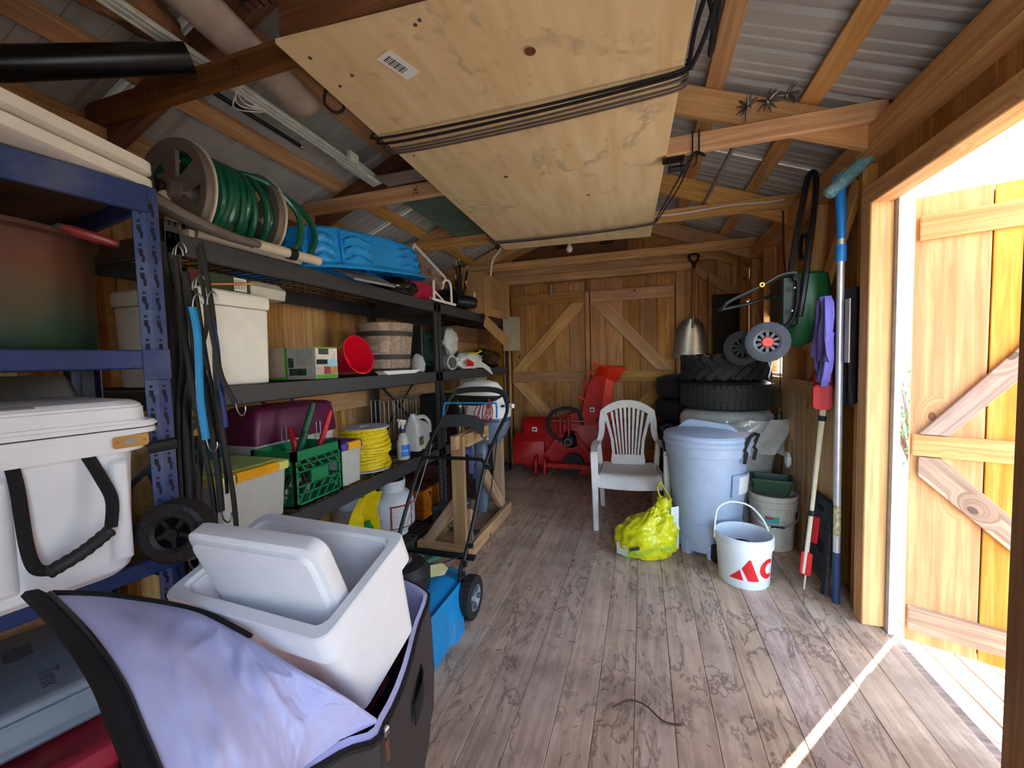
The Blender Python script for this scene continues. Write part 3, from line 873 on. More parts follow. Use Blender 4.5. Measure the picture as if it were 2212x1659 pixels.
m = MB(frame((-1.56, 3.42, ZT + .085), (.8, .35, -.1), (0, 0, 1)) @ Matrix.Rotation(PI / 2, 4, 'Y')); m.lathe([(.055, -.1), (.062, .05), (.050, .12), (.03, .14), (0, .14)], 24); m.build('elbow', BLACKM, t)
t = thing('fireplace_tools', 'black forked tool set with brass knobs on the top shelf', 'fire tools', (-1.62, 3.55, ZT))
m = MB()
for i, (dx, dy, dz) in enumerate(((0, -.10, .47), (-.02, .02, .52), (.03, .08, .46), (-.04, -.03, .36), (.05, .0, .30))):
    m.tube(curve_pts([(-1.62, 3.55, ZT), (-1.62 + dx * .3, 3.55 + dy * .3, ZT + .15), (-1.62 + dx, 3.55 + dy, ZT + dz - .06)], 5), .010, 7)
    MB(Matrix.Translation((-1.62 + dx, 3.55 + dy, ZT + dz - .06))).lathe([(0, 0), (.008, .004), (.006, .03), (.012, .045), (.012, .055), (0, .064)], 10).build('knob', BRASS, t)
m.lathe([(0, 0), (.07, 0), (.07, .012), (.03, .05), (.02, .2), (0, .2)], 20, Matrix.Translation((-1.62, 3.55, ZT)))
m.build('stand', BLACKM, t)
t = thing('open_carton', 'tall open cardboard carton with spread flaps at the shelf end', 'carton', (-1.56, 3.95, ZT))
m = MB()
m.box(-1.66, -1.445, 3.66, 4.22, ZT, ZT + .40); m.build('body', CARD, t, bev=.003)
m = MB(frame((-1.445, 4.22, ZT + .02), (.75, .65, 0), (-.6, .75, 0))); m.box(0, .20, 0, .37, -.002, .002); m.build('side_flap', GREYCARD, t)
m = MB(frame((-1.44, 3.66, ZT + .0), (.12, .98, 0), (1, -.1, 0))); m.box(.0, .50, -.02, .36, 0, .004); m.build('front_flap', CARD, t)
m = MB(frame((-1.44, 3.70, ZT - .01), (.15, .45, -.28), (1, -.2, .1))); m.box(0, .44, -.13, .0, 0, .003); m.build('hanging_flap', CARD, t)
m = MB(frame((-1.655, 3.655, ZT), (1, 0, 0), (0, -1, 0))); m.box(.115, .135, .1, .2, .002, .003); m.build('label', PAPERW, t)
m = MB(frame((-1.433, 3.66, ZT), (.12, .98, 0), (1, -.1, 0)))
for k in range(6): m.box(.15 + k * .035, .153 + k * .035, .06, .28, .0055, .006)
m.box(.15, .33, .06, .064, .0055, .006); m.box(.15, .33, .276, .28, .0055, .006); m.build('printed_table', mat('faded_ink', (70, 52, 36), rough=.8), t)
text_obj('printed_mark', '1P4', .05, frame((-1.43, 3.93, ZT + .255), (.12, .98, 0), (1, -.1, 0)), _mats['faded_ink'], t, ext=.0065)

# ---------------------------------------------------------------- middle level of the near unit
t = thing('foam_carton', 'large white foam box with thick lid on the middle shelf', 'foam box', (-1.76, 1.215, ZM))
m = MB(); m.loft([ring3(.40, .325, .018, 0), ring3(.415, .335, .02, .31)], M=TR(-1.755, 1.215, ZM)); m.build('body', CREAMF, t, bev=.004)
m = MB(); m.loft([ring3(.425, .345, .02, .312), ring3(.43, .35, .02, .33), ring3(.43, .35, .02, .362), ring3(.41, .33, .02, .372)], M=TR(-1.755, 1.215, ZM)); m.build('lid', CREAMF, t, bev=.003)
t = thing('blister_pack', 'flat dark green packaged tool with barcode on the white foam box', 'package', (-1.64, 1.25, ZM + .373))
GPK = mat('pack_green', (44, 58, 34), rough=.45, var=.35, scale=9)
z = ZM + .373
m = MB(); m.box(-1.86, -1.60, 1.09, 1.345, z + .002, z + .072); m.build('card_sleeve', GPK, t, bev=.003)
m = MB(); m.loft([ring3(.25, .19, .02, 0), ring3(.26, .20, .02, .045), ring3(.22, .16, .02, .07)], M=TR(-1.73, 1.44, z + .002)); m.build('clear_shell', CLEAR, t)
MB().box(-1.5998, -1.5990, 1.27, 1.325, z + .012, z + .066).build('barcode_label', PAPERW, t, smooth=0)
m = MB()
for k in range(10): m.box(-1.5989, -1.5986, 1.275 + k * .0045, 1.275 + k * .0045 + .001 + .001 * (k % 3 == 0), z + .02, z + .06)
m.build('barcode', INK, t, smooth=0)
MB().box(-1.5998, -1.5988, 1.095, 1.15, z + .03, z + .066).build('red_panel', mat('maroon_print', (96, 14, 30), rough=.5), t, smooth=0)
tag(MB().tube([(-1.585, 1.12, z + .012), (-1.585, 1.345, z + .052)], .005, 6).build('wooden_stick', mat('stick_wood', (206, 140, 80), rough=.7), None), 'thin orange wooden stick leaning on the green package', 'stick')
t = thing('product_box', 'printed retail carton with green trim on the middle shelf', 'retail box', (-1.70, 1.72, ZM))
PB = mat('box_print_grey', (188, 190, 182), rough=.5, var=.05)
MB().box(-1.86, -1.56, 1.645, 1.80, ZM, ZM + .163).build('body', PB, t, bev=.002)
for k in range(3):
    for j in range(2): MB().box(-1.855 + j * .05, -1.812 + j * .05, 1.6438, 1.6445, ZM + .012 + k * .05, ZM + .055 + k * .05).build('picture_tile', mat('tile_print', (200, 178, 164), rough=.5), t, smooth=0)
for q in ((-1.757, -1.740, 1.6438, 1.6445, 0, .163), (-1.86, -1.757, 1.6436, 1.6445, 0, .012), (-1.5595, -1.559, 1.647, 1.798, .002, .022), (-1.5595, -1.559, 1.647, 1.798, .156, .162)):
    MB().box(q[0], q[1], q[2], q[3], ZM + q[4], ZM + q[5]).build('green_band', mat('print_green', (84, 176, 60), rough=.5), t, smooth=0)
m = MB(); m.box(-1.735, -1.70, 1.6438, 1.6445, ZM + .06, ZM + .11); m.box(-1.73, -1.62, 1.6438, 1.6445, ZM + .02, ZM + .055); m.build('tool_picture', mat('print_dark_green', (60, 84, 66), rough=.5, var=.5, scale=40), t, smooth=0)
m = MB()
for k in range(9): m.box(-1.68 + k * .012, -1.676 + k * .012, 1.6438, 1.6445, ZM + .07, ZM + .155)
m.build('fine_print', mat('print_mid', (150, 150, 146), rough=.5), t, smooth=0)
MB().box(-1.5597, -1.559, 1.65, 1.797, ZM + .1, ZM + .155).build('photo', mat('photo_hands', (214, 204, 200), rough=.4, var=.2, scale=25), t, smooth=0)
MB().box(-1.5595, -1.5585, 1.665, 1.735, ZM + .125, ZM + .155).build('photo_dark', mat('photo_navy', (40, 36, 50), rough=.4), t, smooth=0)
MB().box(-1.5595, -1.5588, 1.65, 1.725, ZM + .075, ZM + .1).build('caption', INK, t, smooth=0)
MB().box(-1.5595, -1.5588, 1.728, 1.797, ZM + .065, ZM + .1).build('badge', mat('badge_blue', (150, 206, 232), rough=.4), t, smooth=0)
for k, c in enumerate(((206, 170, 160), (150, 40, 46), (196, 140, 80))):
    MB().box(-1.5595, -1.5588, 1.652 + k * .049, 1.697 + k * .049, ZM + .024, ZM + .063).build('photo', mat('photo_%d' % k, c, rough=.4, var=.2, scale=30), t, smooth=0)
t = thing('red_bucket', 'glossy red plastic scoop bucket tipped over on the middle shelf', 'bucket', (-1.62, 1.98, ZM))
ax = V((.80, -.12, .22)); Mb = frame((-1.705, 1.985, ZM + .083), ax, (0, 0, 1)) @ Matrix.Rotation(PI / 2, 4, 'Y')
m = MB(Mb); m.lathe([(0, 0), (.072, 0), (.078, .01), (.108, .15), (.114, .155), (.116, .165), (.108, .166), (.100, .15), (.070, .012), (0, .010)], 32, sx=1.0, sy=.92); m.build('shell', BRIGHTRED, t)
t = thing('barrel_planter', 'half barrel wooden look planter with dark hoops on the middle shelf', 'planter', (-1.765, 2.53, ZM + .004))
for k in range(16):
    a0, a1 = 2 * PI * k / 16 + .006, 2 * PI * (k + 1) / 16 - .006
    m = MB(TR(-1.765, 2.53, ZM + .004)); m.lathe([(.160, .0), (.200, .345), (.185, .345), (.148, .01)], 3, a0=a0, a1=a1)
    m.build('stave', W_GREY if k else W_GREY, t, smooth=0)
MB(TR(-1.765, 2.53, ZM + .004)).lathe([(0, .012), (.150, .012), (.182, .33)], 32).build('liner', mat('planter_soil', (60, 48, 38), rough=.95), t)
for zz, r in ((.0, .163), (.095, .173), (.255, .1915)):
    MB(TR(-1.765, 2.53, ZM + .004 + zz)).lathe([(r - .004, 0), (r, 0), (r + .0045, .034), (r, .034), (r - .004, 0)], 48).build('hoop', mat('hoop_brown', (62, 54, 50), rough=.6), t)
for k in range(3):
    o = MB(); o.M = TR(-1.545 + .004 * k, 2.345, ZM + .0005 + .008 * k, rz=rad(3 - 5 * k)); o.box(-.035, .035, -.185, .185, 0, .007)
    ob = o.build('magazine', PAPERW, None, bev=.001); tag(ob, 'white magazine, %s of the pile before the barrel planter' % ('lowest', 'middle', 'topmost')[k], 'magazine', 'magazines before the planter')
t = box_thing('tool_case', 'upright black tool case beside the barrel planter', 'case', -1.98, -1.60, 2.76, 2.80, ZM, ZM + .36, BLACKP, .01)
bag('cloth', 'crumpled grey cloth right of the barrel planter', (-1.60, 2.69, ZM + .06), (.05, .045, .07), mat('grey_cloth', (168, 170, 172), rough=.9), seed=9, zmin=ZM + .001, cat='cloth')
# ---------------------------------------------------------------- lower level of the near unit
t = thing('watering_can', 'dark teal plastic watering can at the shelf wall', 'watering can', (-1.99, 1.37, ZL))
m = MB(TR(-1.99, 1.37, ZL)); m.lathe([(0, 0), (.070, 0), (.075, .02), (.068, .16), (.05, .17), (0, .17)], 24); m.build('body', TEALP, t)
MB(TR(-1.99, 1.40, ZL + .165)).lathe([(.055, 0), (.06, .14), (.055, .14), (.05, .0), (.055, 0)], 24).build('collar', TEALP, t)
MB().tube(curve_pts([(-1.99, 1.31, ZL + .05), (-1.98, 1.20, ZL + .14), (-1.97, 1.14, ZL + .24)], 5), [.025] * 8 + [.02, .02, .016], 10).build('spout', TEALP, t)
MB().tube(curve_pts([(-1.99, 1.30, ZL + .13), (-1.99, 1.27, ZL + .22), (-1.99, 1.31, ZL + .28), (-1.99, 1.34, ZL + .27)], 6), .012, 8).build('handle', TEALP, t)
t = thing('tool_box', 'large plum lidded tackle box with cream base at the wall', 'tool box', (-1.93, 1.78, ZL))
m = MB(TR(-1.935, 1.78, ZL)); m.loft([ring3(.21, .50, .02, 0), ring3(.225, .54, .02, .27)]); m.build('base', CREAM, t, bev=.003)
m = MB(TR(-1.935, 1.78, ZL)); m.loft([ring3(.245, .56, .02, .272), ring3(.245, .56, .025, .33), ring3(.23, .53, .03, .44), ring3(.20, .47, .03, .455)]); lid = m.build('lid', PLUM, t, bev=.003)
for yy in (1.66, 1.90):
    m = MB(); m.tube([(-1.808, yy - .015, ZL + .34), (-1.808, yy - .015, ZL + .25), (-1.808, yy + .015, ZL + .25), (-1.808, yy + .015, ZL + .34)], .0035, 6); m.build('latch', STEEL, t)
MB().tube(curve_pts([(-1.935, 1.68, ZL + .455), (-1.97, 1.69, ZL + .49), (-1.97, 1.87, ZL + .49), (-1.97, 1.88, ZL + .455)], 5), .010, 8).build('handle', PLUM, t)

def latch_tote(label, x0, x1, y0, y1, h, lidm, latchm, centre=None):
    t = thing('storage_tote', label, 'tote', ((x0 + x1) / 2, (y0 + y1) / 2, ZL), group='clear latching totes')
    cx, cy, w, d = (x0 + x1) / 2, (y0 + y1) / 2, x1 - x0, y1 - y0
    m = MB(TR(cx, cy, ZL)); m.loft([ring3(w * .88, d * .88, .03, 0), ring3(w * .95, d * .95, .03, h - .035), ring3(w * .93, d * .93, .03, h - .035), ring3(w * .86, d * .86, .03, .004)], caps=True); m.build('tub', CLEAR, t)
    m = MB(TR(cx, cy, ZL)); m.loft([ring3(w, d, .03, h - .04), ring3(w * 1.02, d * 1.02, .03, h - .03), ring3(w * 1.01, d * 1.01, .03, h - .005), ring3(w * .95, d * .95, .03, h), ring3(w * .80, d * .80, .02, h), ring3(w * .79, d * .79, .02, h - .006)]); m.build('lid', lidm, t)
    if centre: MB(TR(cx, cy, ZL)).box(-w * .38, w * .38, -d * .38, d * .38, h - .006, h + .002).build('lid_panel', centre, t, bev=.002)
    m = MB()
    m.grid([[V((cx + w * .46, yy, ZL + h + .004)), V((cx + w * .52, yy, ZL + h + .001)), V((cx + w * .545, yy, ZL + h - .012)), V((cx + w * .53, yy, ZL + h - .038))] for yy in (cy - d * .28, cy + d * .28)], .006)
    m.build('latch', latchm, t)
    return t
latch_tote('clear tote with pale yellow lid and orange latch on the lower shelf', -1.90, -1.535, 1.095, 1.44, .245, LIME, ORANGEP, LIMEG)
t2 = latch_tote('clear tote with purple lid and yellow latch behind the green crate', -1.80, -1.545, 1.785, 1.965, .235, PURP, ORANGEP)
for nm, cx, cy, s_ in (('tote_contents', -1.71, 1.265, (.13, .13, .07)), ('tote_contents', -1.71, 1.875, (.11, .06, .06))):
    pass

# green milk crate with lattice sides
t = thing('milk_crate', 'green lattice milk crate full of garden shears on the lower shelf', 'crate', (-1.69, 1.605, ZL))
X0, X1, Y0, Y1, H = -1.795, -1.535, 1.455, 1.765, .265
def side(o, ax, L, nm):
    M = frame(o, ax, (0, 0, 1))
    m = MB(M @ Matrix(((1, 0, 0, 0), (0, 0, 1, 0), (0, 1, 0, 0), (0, 0, 0, 1))))
    th = .010
    m.box(0, L, H - .045, H, 0, th); m.box(0, L, 0, .018, 0, th); m.box(0, .022, 0, H, 0, th); m.box(L - .022, L, 0, H, 0, th)
    m.box(L * .32, L * .68, H * .36, H * .62, 0, th)
    for z in (H * .22, H * .36, H * .62, H * .74): m.box(0, L, z - .003, z + .003, 0, th)
    for k in range(5):
        a = .02 + (L - .04) * k / 5; b = .02 + (L - .04) * (k + 1) / 5
        for (p, q, z0, z1) in ((a, b, .018, H * .36), (b, a, H * .62, H - .045)):
            d = V((q - p, z1 - z0, 0)).normalized(); nn = V((-d.y, d.x, 0)) * .0035
            m.prism([(p - nn.x, z0 - nn.y), (q - nn.x, z1 - nn.y), (q + nn.x, z1 + nn.y), (p + nn.x, z0 + nn.y)] if q > p else [(p + nn.x, z0 + nn.y), (q + nn.x, z1 + nn.y), (q - nn.x, z1 - nn.y), (p - nn.x, z0 - nn.y)], th)
    m.build('lattice_side', GREENP, t)
side((X0, Y0, ZL), (1, 0, 0), X1 - X0, 's'); side((X0, Y1 - .010, ZL), (1, 0, 0), X1 - X0, 'n')
side((X1, Y0, ZL), (0, 1, 0), Y1 - Y0, 'e'); side((X0 + .010, Y0, ZL), (0, 1, 0), Y1 - Y0, 'w')
MB().box(X0, X1, Y0, Y1, ZL, ZL + .008).build('bottom', GREENP, t)
def lopper(label, base, h1, h2, m1, r=.016):
    t = thing('loppers', label, 'loppers', base, group='garden shears in the crate')
    b = V(base)
    for h in (h1, h2):
        h = V(h); k = b.lerp(h, .45)
        MB().tube([b + V((0, 0, .05)), k], .010, 8).build('arm', mat('arm_dark', (26, 44, 40), rough=.5), t)
        MB().tube([k, k.lerp(h, .15), k.lerp(h, .9), h], [r * .8, r, r, r * .7], 10).build('grip', m1, t)
    m = MB(); m.lathe([(0, 0), (.03, .0), (.03, .05), (0, .05)], 14, Matrix.Translation(b)); m.build('jaw', STEEL, t)
GRIPG = mat('grip_green', (18, 92, 62), rough=.45); GRIPR = mat('grip_red', (206, 16, 40), rough=.4)
lopper('green handled loppers standing tallest in the green crate', (-1.70, 1.54, ZL + .01), (-1.60, 1.66, 1.115), (-1.60, 1.60, .975), GRIPG)
lopper('red handled loppers in the green crate', (-1.68, 1.66, ZL + .01), (-1.60, 1.775, 1.06), (-1.72, 1.62, .99), GRIPR, .014)

t = thing('rope_spool', 'spool of bright yellow rope with white flanges on the lower shelf', 'rope spool', (-1.69, 2.17, ZL))
for zz, nm in ((.0, 'flange'), (.262, 'flange')):
    MB(TR(-1.69, 2.17, ZL + zz)).lathe([(.035, 0), (.145, 0), (.145, .007), (.035, .007), (.035, 0)], 40).build(nm, mat('spool_white', (206, 206, 214), rough=.5), t)
MB(TR(-1.69, 2.17, ZL)).lathe([(.036, .007), (.036, .262)], 20).build('core', INK, t)
pts = []
N = 46
for k in range(11 * N):
    a = 2 * PI * k / N; f = k / (11.0 * N)
    r = .133 + .012 * math.sin(f * 60) + .010 * noise.noise(V((f * 14, a * .3, 0)))
    pts.append((-1.69 + r * math.cos(a), 2.17 + r * math.sin(a), ZL + .018 + .234 * f + .008 * math.sin(a + f * 9)))
m = MB(); m.tube(pts, .0125, 6); m.build('rope', YELROPE, t)
MB(TR(-1.69, 2.17, ZL + .01)).lathe([(.125, 0), (.128, .12), (.125, .25)], 32).build('rope_core', YELROPE, t)
t = thing('spray_bottle', 'clear spray bottle with blue label on the lower shelf', 'spray bottle', (-1.59, 2.435, ZL))
m = MB(TR(-1.59, 2.435, ZL)); m.lathe([(0, 0), (.040, 0), (.043, .008), (.043, .12), (.036, .135), (.033, .16), (.018, .185), (.015, .195), (0, .195)], 24); m.build('bottle', CLEAR, t)
MB(TR(-1.59, 2.435, ZL)).lathe([(.019, .185), (.019, .213), (0, .213)], 18).build('collar', mat('navy_cap', (22, 34, 96), rough=.4), t)
m = MB(TR(-1.59, 2.435, ZL)); m.lathe([(.010, .21), (.010, .245)], 12); m.loft([[(-.012, -.015, .235), (.012, -.015, .235), (.012, .02, .24), (-.012, .02, .24)], [(-.014, -.05, .285), (.014, -.05, .285), (.014, .03, .268), (-.014, .03, .268)]]); m.tube(curve_pts([(0, -.03, .265), (0, -.045, .245), (0, -.04, .222)], 4), .004, 6); m.build('trigger', WHITEP, t)
MB(TR(-1.59, 2.435, ZL)).lathe([(.0436, .025), (.0436, .105)], 12, a0=rad(-75), a1=rad(30)).build('label', BLUEINK, t)
text_obj('lettering', 'ECOLAB', .018, TR(-1.59, 2.435, ZL + .065) @ Matrix.Rotation(rad(38), 4, 'Z'), PAPERW, t, bend=.0438, sx=.9)
t = thing('jug', 'white plastic jug with moulded handle beside the spray bottle', 'jug', (-1.66, 2.745, ZL))
m = MB(TR(-1.67, 2.75, ZL)); m.loft([ring3(.13, .18, .03, 0), ring3(.14, .19, .03, .01), ring3(.14, .19, .03, .17), ring3(.11, .15, .03, .205), ring3(.07, .07, .02, .235, cy=-.045), ring3(.05, .05, .02, .262, cy=-.05)]); m.build('body', WHITEP, t)
MB().tube(curve_pts([(-1.60, 2.83, ZL + .12), (-1.60, 2.825, ZL + .20), (-1.615, 2.77, ZL + .25), (-1.64, 2.715, ZL + .25)], 6), .016, 8, flat=.8).build('handle', WHITEP, t)
MB(TR(-1.67, 2.70, ZL + .262)).lathe([(.022, 0), (.022, .018), (0, .018)], 16).build('cap', WHITEP, t)
MB().box(-1.601, -1.5985, 2.665, 2.725, ZL + .045, ZL + .11).build('label', mat('label_green_red', (120, 130, 90), rough=.5, var=.5, scale=40), t)
# wire cage further back
t = thing('wire_cage', 'grey wire cage at the wall behind the white jug', 'cage', (-1.96, 3.0, ZL))
m = MB()
for k in range(16): m.cyl((-1.84, 2.72 + k * .045, ZL + .01), (-1.84, 2.72 + k * .045, ZL + .38), .002, 5)
for zz in (.01, .1, .2, .29, .38): m.cyl((-1.84, 2.70, ZL + zz), (-1.84, 3.42, ZL + zz), .003, 5)
for k in range(6):
    m.cyl((-1.84 - .04 * k, 2.70, ZL + .01), (-1.84 - .04 * k, 2.70, ZL + .38), .002, 5)
    m.cyl((-2.06, 2.72 + k * .135, ZL + .38), (-1.84, 2.72 + k * .135, ZL + .38), .002, 5)
m.build('wires', GALV, t, kind='stuff')
MB().box(-2.05, -1.83, 2.70, 3.42, ZL, ZL + .012).build('tray', mat('tray_grey', (98, 106, 116), rough=.6), t)

# ---------------------------------------------------------------- bottom level
t = thing('propane_tank', 'white propane cylinder with warning labels on the bottom shelf', 'propane tank', (-1.70, 2.44, ZB))
m = MB(TR(-1.70, 2.44, ZB)); m.lathe([(.10, 0), (.10, .03), (.085, .035), (.125, .05), (.150, .09), (.152, .22), (.145, .255), (.11, .30), (.05, .322), (0, .325)], 36); m.build('tank', mat('tank_white', (214, 216, 220), rough=.35, var=.03, dirt=(150, 140, 130), dirt_amt=.3), t)
m = MB(TR(-1.70, 2.44, ZB)); m.lathe([(.082, .300), (.092, .345), (.094, .385), (.086, .385), (.084, .345), (.076, .300)], 20, a0=rad(-160), a1=rad(60)); m.build('collar', _mats['tank_white'], t)
m = MB(TR(-1.70, 2.44, ZB)); m.cyl((0, 0, .32), (0, 0, .36), .012, 10); m.cyl((0, 0, .35), (.04, 0, .35), .010, 10); m.build('valve', BRASS, t)
MB(TR(-1.70, 2.44, ZB)).lathe([(.1525, .075), (.1530, .235)], 16, a0=rad(-62), a1=rad(28)).build('label', mat('label_print', (206, 206, 204), rough=.5, var=.18, scale=90), t)
for a0, a1, z0, z1 in ((-62, 28, .224, .236), (-62, 28, .075, .082), (-62, -58, .075, .236), (-4, 0, .075, .236), (24, 28, .075, .236)):
    MB(TR(-1.70, 2.44, ZB)).lathe([(.1534, z0), (.1538, z1)], 12, a0=rad(a0), a1=rad(a1)).build('label_border', mat('label_red_black', (150, 36, 40), rough=.5), t)
t = thing('pail', 'white pail beside the propane cylinder with yellow bag inside', 'pail', (-1.78, 2.14, ZB))
MB(TR(-1.78, 2.14, ZB)).lathe([(0, 0), (.115, 0), (.135, .27), (.142, .272), (.142, .30), (.135, .30), (.130, .27), (.110, .01), (0, .01)], 28).build('body', WHITEP, t)
m = MB(); P = []
random.seed(11)
for j in range(7):
    row = []
    for i in range(9):
        u, v = i / 8 - .5, j / 6
        row.append((-1.62 + .05 * v + .03 * math.sin(i * 1.7 + j), 1.96 + .34 * u * (1 - .75 * max(0, v - .4)) + .07 * v, ZB + .10 + .36 * v - .10 * abs(u) + .02 * math.sin(i * 2.3 + j * 1.1)))
    P.append(row)
m.grid(P, .002); o = m.build('plastic_sack', mat('sack_yellow', (236, 206, 20), rough=.3, coat=.4), None, smooth=40); tag(o, 'shiny yellow plastic sack poking up from the pail', 'sack')
MB().box(-1.60, -1.597, 1.99, 2.09, ZB + .14, ZB + .25).build('green_panel', mat('sack_green', (20, 130, 60), rough=.35), o, bev=.001)
WOODBX = wood('crate_mahogany', (168, 84, 44), (116, 50, 28), knots=.2)
t = thing('wooden_box', 'reddish wooden box behind the outboard propeller', 'wooden box', (-1.78, 2.86, ZB + .0))
bx('side_board', t, -1.95, -1.60, 2.68, 2.695, ZB, ZB + .22, WOODBX, 'x'); bx('side_board', t, -1.95, -1.60, 3.03, 3.045, ZB, ZB + .22, WOODBX, 'x')
bx('side_board', t, -1.615, -1.60, 2.695, 3.03, ZB, ZB + .22, wood('box_front', (196, 120, 60), (160, 88, 40), knots=.3), 'y'); bx('side_board', t, -1.95, -1.935, 2.695, 3.03, ZB, ZB + .22, WOODBX, 'y')
bx('lid', t, -1.955, -1.595, 2.675, 3.05, ZB + .221, ZB + .237, wood('box_lid', (104, 56, 38), (72, 36, 26), knots=.1), 'y')
o = MB(TR(-1.72, 1.22, ZB)).lathe([(0, 0), (.075, 0), (.075, .42), (.06, .44), (0, .44)], 20).build('foam_roll', mat('pink_foam', (212, 92, 112), rough=.8), None); tag(o, 'pink foam roll standing behind the hanging straps', 'roll')
tag(box_thing('dark_carton', 'dark brown carton at the end of the bottom shelf', 'carton', -2.0, -1.62, 3.15, 3.6, ZB, ZB + .30, mat('carton_maroon', (70, 30, 28), rough=.7)))
# green hose coil on the floor by the mower
t = thing('hose_coil', 'coil of pale green hose on the floor by the mower', 'hose', (-1.36, 2.16, 0))
m = MB()
for k in range(4): m.tube([(-1.36 + (.10 + .006 * k) * math.cos(2 * PI * i / 28), 2.16 + (.13 + .004 * k) * math.sin(2 * PI * i / 28 + k), .015 + .022 * k + .02 * math.sin(2 * PI * i / 28 + k * 2) * (k > 0) + .02 * (k > 0)) for i in range(28)], .011, 7, closed=True)
m.build('hose', mat('hose_pale', (76, 128, 104), rough=.5), t)

# ---------------------------------------------------------------- far unit contents
t = thing('ribbed_drum', 'green ribbed plastic drum on the middle shelf by the upright', 'drum', (-1.70, 3.38, ZM))
m = MB(frame((-1.88, 3.36, ZM + .20), (1, -.15, 0), (0, 0, 1)) @ Matrix.Rotation(PI / 2, 4, 'Y'))
rings = []
for zz, r in ((0, .16), (.02, .18), (.13, .195), (.20, .185), (.215, .15), (.215, .02)):
    rings.append([((r - .010 * (i % 2) * (zz < .21)) * math.cos(2 * PI * i / 40), (r - .010 * (i % 2) * (zz < .21)) * math.sin(2 * PI * i / 40), zz) for i in range(40)])
m.loft(rings); m.build('shell', mat('drum_green', (60, 98, 88), rough=.35, var=.4, scale=12), t)
bag('clear_bag', 'clear plastic bag of clips in front of the green drum', (-1.565, 3.17, ZM + .245), (.05, .10, .105), CLEARBAG, seed=2, zmin=None)
C.objects[-1] if False else None
t = thing('wire_roll', 'roll of silver wire in clear plastic on the middle shelf', 'wire roll', (-1.57, 3.13, ZM))
for k in range(6): MB(frame((-1.60 + .0 + .012 * k, 3.13, ZM + .066), (1, -.3, 0), (0, 0, 1)) @ Matrix.Rotation(PI / 2, 4, 'Y')).lathe([(.05, 0), (.062, 0), (.062, .010), (.05, .010), (.05, 0)], 24).build('coil', GALV, t)
def tail(o):
    o.loft([[V((-1.52, 3.50, ZM + .13)), V((-1.52, 3.75, ZM + .06)), V((-1.60, 3.70, ZM + .04)), V((-1.60, 3.50, ZM + .04))], [V((-1.475, 3.72, ZM + .05)), V((-1.475, 3.86, ZM + .01)), V((-1.492, 3.84, ZM + .006)), V((-1.492, 3.74, ZM + .006))], [V((-1.468, 3.90, ZM - .055)), V((-1.468, 3.93, ZM - .06)), V((-1.475, 3.93, ZM - .065)), V((-1.475, 3.90, ZM - .06))]])
bag('shopping_bag', 'white shopping bag with a red patch drooping over the shelf edge', (-1.575, 3.57, ZM + .075), (.068, .25, .085), WHITEBAG, seed=6, zmin=ZM + .002, extra=tail)
bagp = C.objects[-1] if False else [o for o in C.objects if o.name == 'shopping_bag'][0]
MW['shopping_bag'] = Matrix.Translation(bagp.location)
MB().grid([[V((-1.487 + .004 * math.sin(i), 3.33 + .05 * i, ZM + .03 + .07 * j - .012 * i * j)) for i in range(4)] for j in range(2)], .002).build('red_patch', RED, bagp)
MB().tube(curve_pts([(-1.49, 3.35, ZM + .135), (-1.475, 3.50, ZM + .145), (-1.48, 3.66, ZM + .17), (-1.53, 3.72, ZM + .175)], 5), .007, 6).build('yellow_hem', mat('lime_hem', (220, 214, 40), rough=.4), bagp)
bag('black_sack', 'long black plastic sack slumped at the far end of the shelf', (-1.635, 4.20, ZM + .09), (.10, .33, .11), BLACKBAG, seed=8, zmin=ZM + .002)
box_thing('carton', 'shallow cardboard carton lying behind the black sack', 'carton', -2.05, -1.78, 3.75, 4.30, ZM, ZM + .28, CARD)
box_thing('carton', 'dark taped cardboard carton stacked behind the green drum', 'carton', -2.05, -1.78, 3.76, 4.29, ZM + .281, ZM + .44, mat('card_dark', (132, 92, 60), rough=.85))
t = box_thing('small_carton', 'small tan carton with white sticker against the far upright', 'carton', -1.86, -1.78, 4.36, 4.52, ZM, ZM + .27, CARD)
MB().box(-1.7795, -1.779, 4.40, 4.48, ZM + .05, ZM + .10).build('sticker', PAPERW, t, smooth=0)
# lower level of far unit
box_thing('yellow_case', 'yellow and black hardware case on the far lower shelf', 'case', -1.80, -1.56, 3.28, 3.50, ZL, ZL + .40, mat('case_yellow', (214, 178, 40), rough=.5), .012)
box_thing('black_case', 'black hardware case between the upright and the yellow case', 'case', -1.80, -1.56, 3.02, 3.25, ZL, ZL + .40, BLACKP, .012)
box_thing('white_crate', 'white appliance box with red marks behind the outboard motor', 'box', -1.92, -1.62, 3.54, 3.86, ZL, ZL + .30, mat('appliance_white', (210, 206, 196), rough=.5), .01)
t = box_thing('battery_charger', 'grey battery charger with dials above the outboard motor', 'charger', -1.86, -1.66, 3.95, 4.25, ZL + .3201, ZL + .50, mat('charger_grey', (160, 158, 152), rough=.5), .008)
for yy in (4.02, 4.16): MB(frame((-1.66, yy, ZL + .42), (0, 1, 0), (1, 0, 0))).lathe([(0, .0), (.03, 0), (.028, .008), (0, .008)], 16).build('dial', INK, t)
MB().box(-1.6605, -1.6595, 3.97, 4.01, ZL + .44, ZL + .47).build('red_lamp', RED, t)
box_thing('blue_bin', 'blue grey plastic bin under the battery charger', 'bin', -1.95, -1.62, 3.92, 4.40, ZL, ZL + .32, mat('bin_bluegrey', (92, 116, 142), rough=.5), .02)
bag('blue_bag', 'pale blue plastic bag full of packets on the bottom shelf', (-1.66, 3.85, ZB + .22), (.12, .20, .20), mat('bag_blue', (126, 124, 178), rough=.3, var=.3, scale=14, coat=.3), seed=12, zmin=ZB + .002)
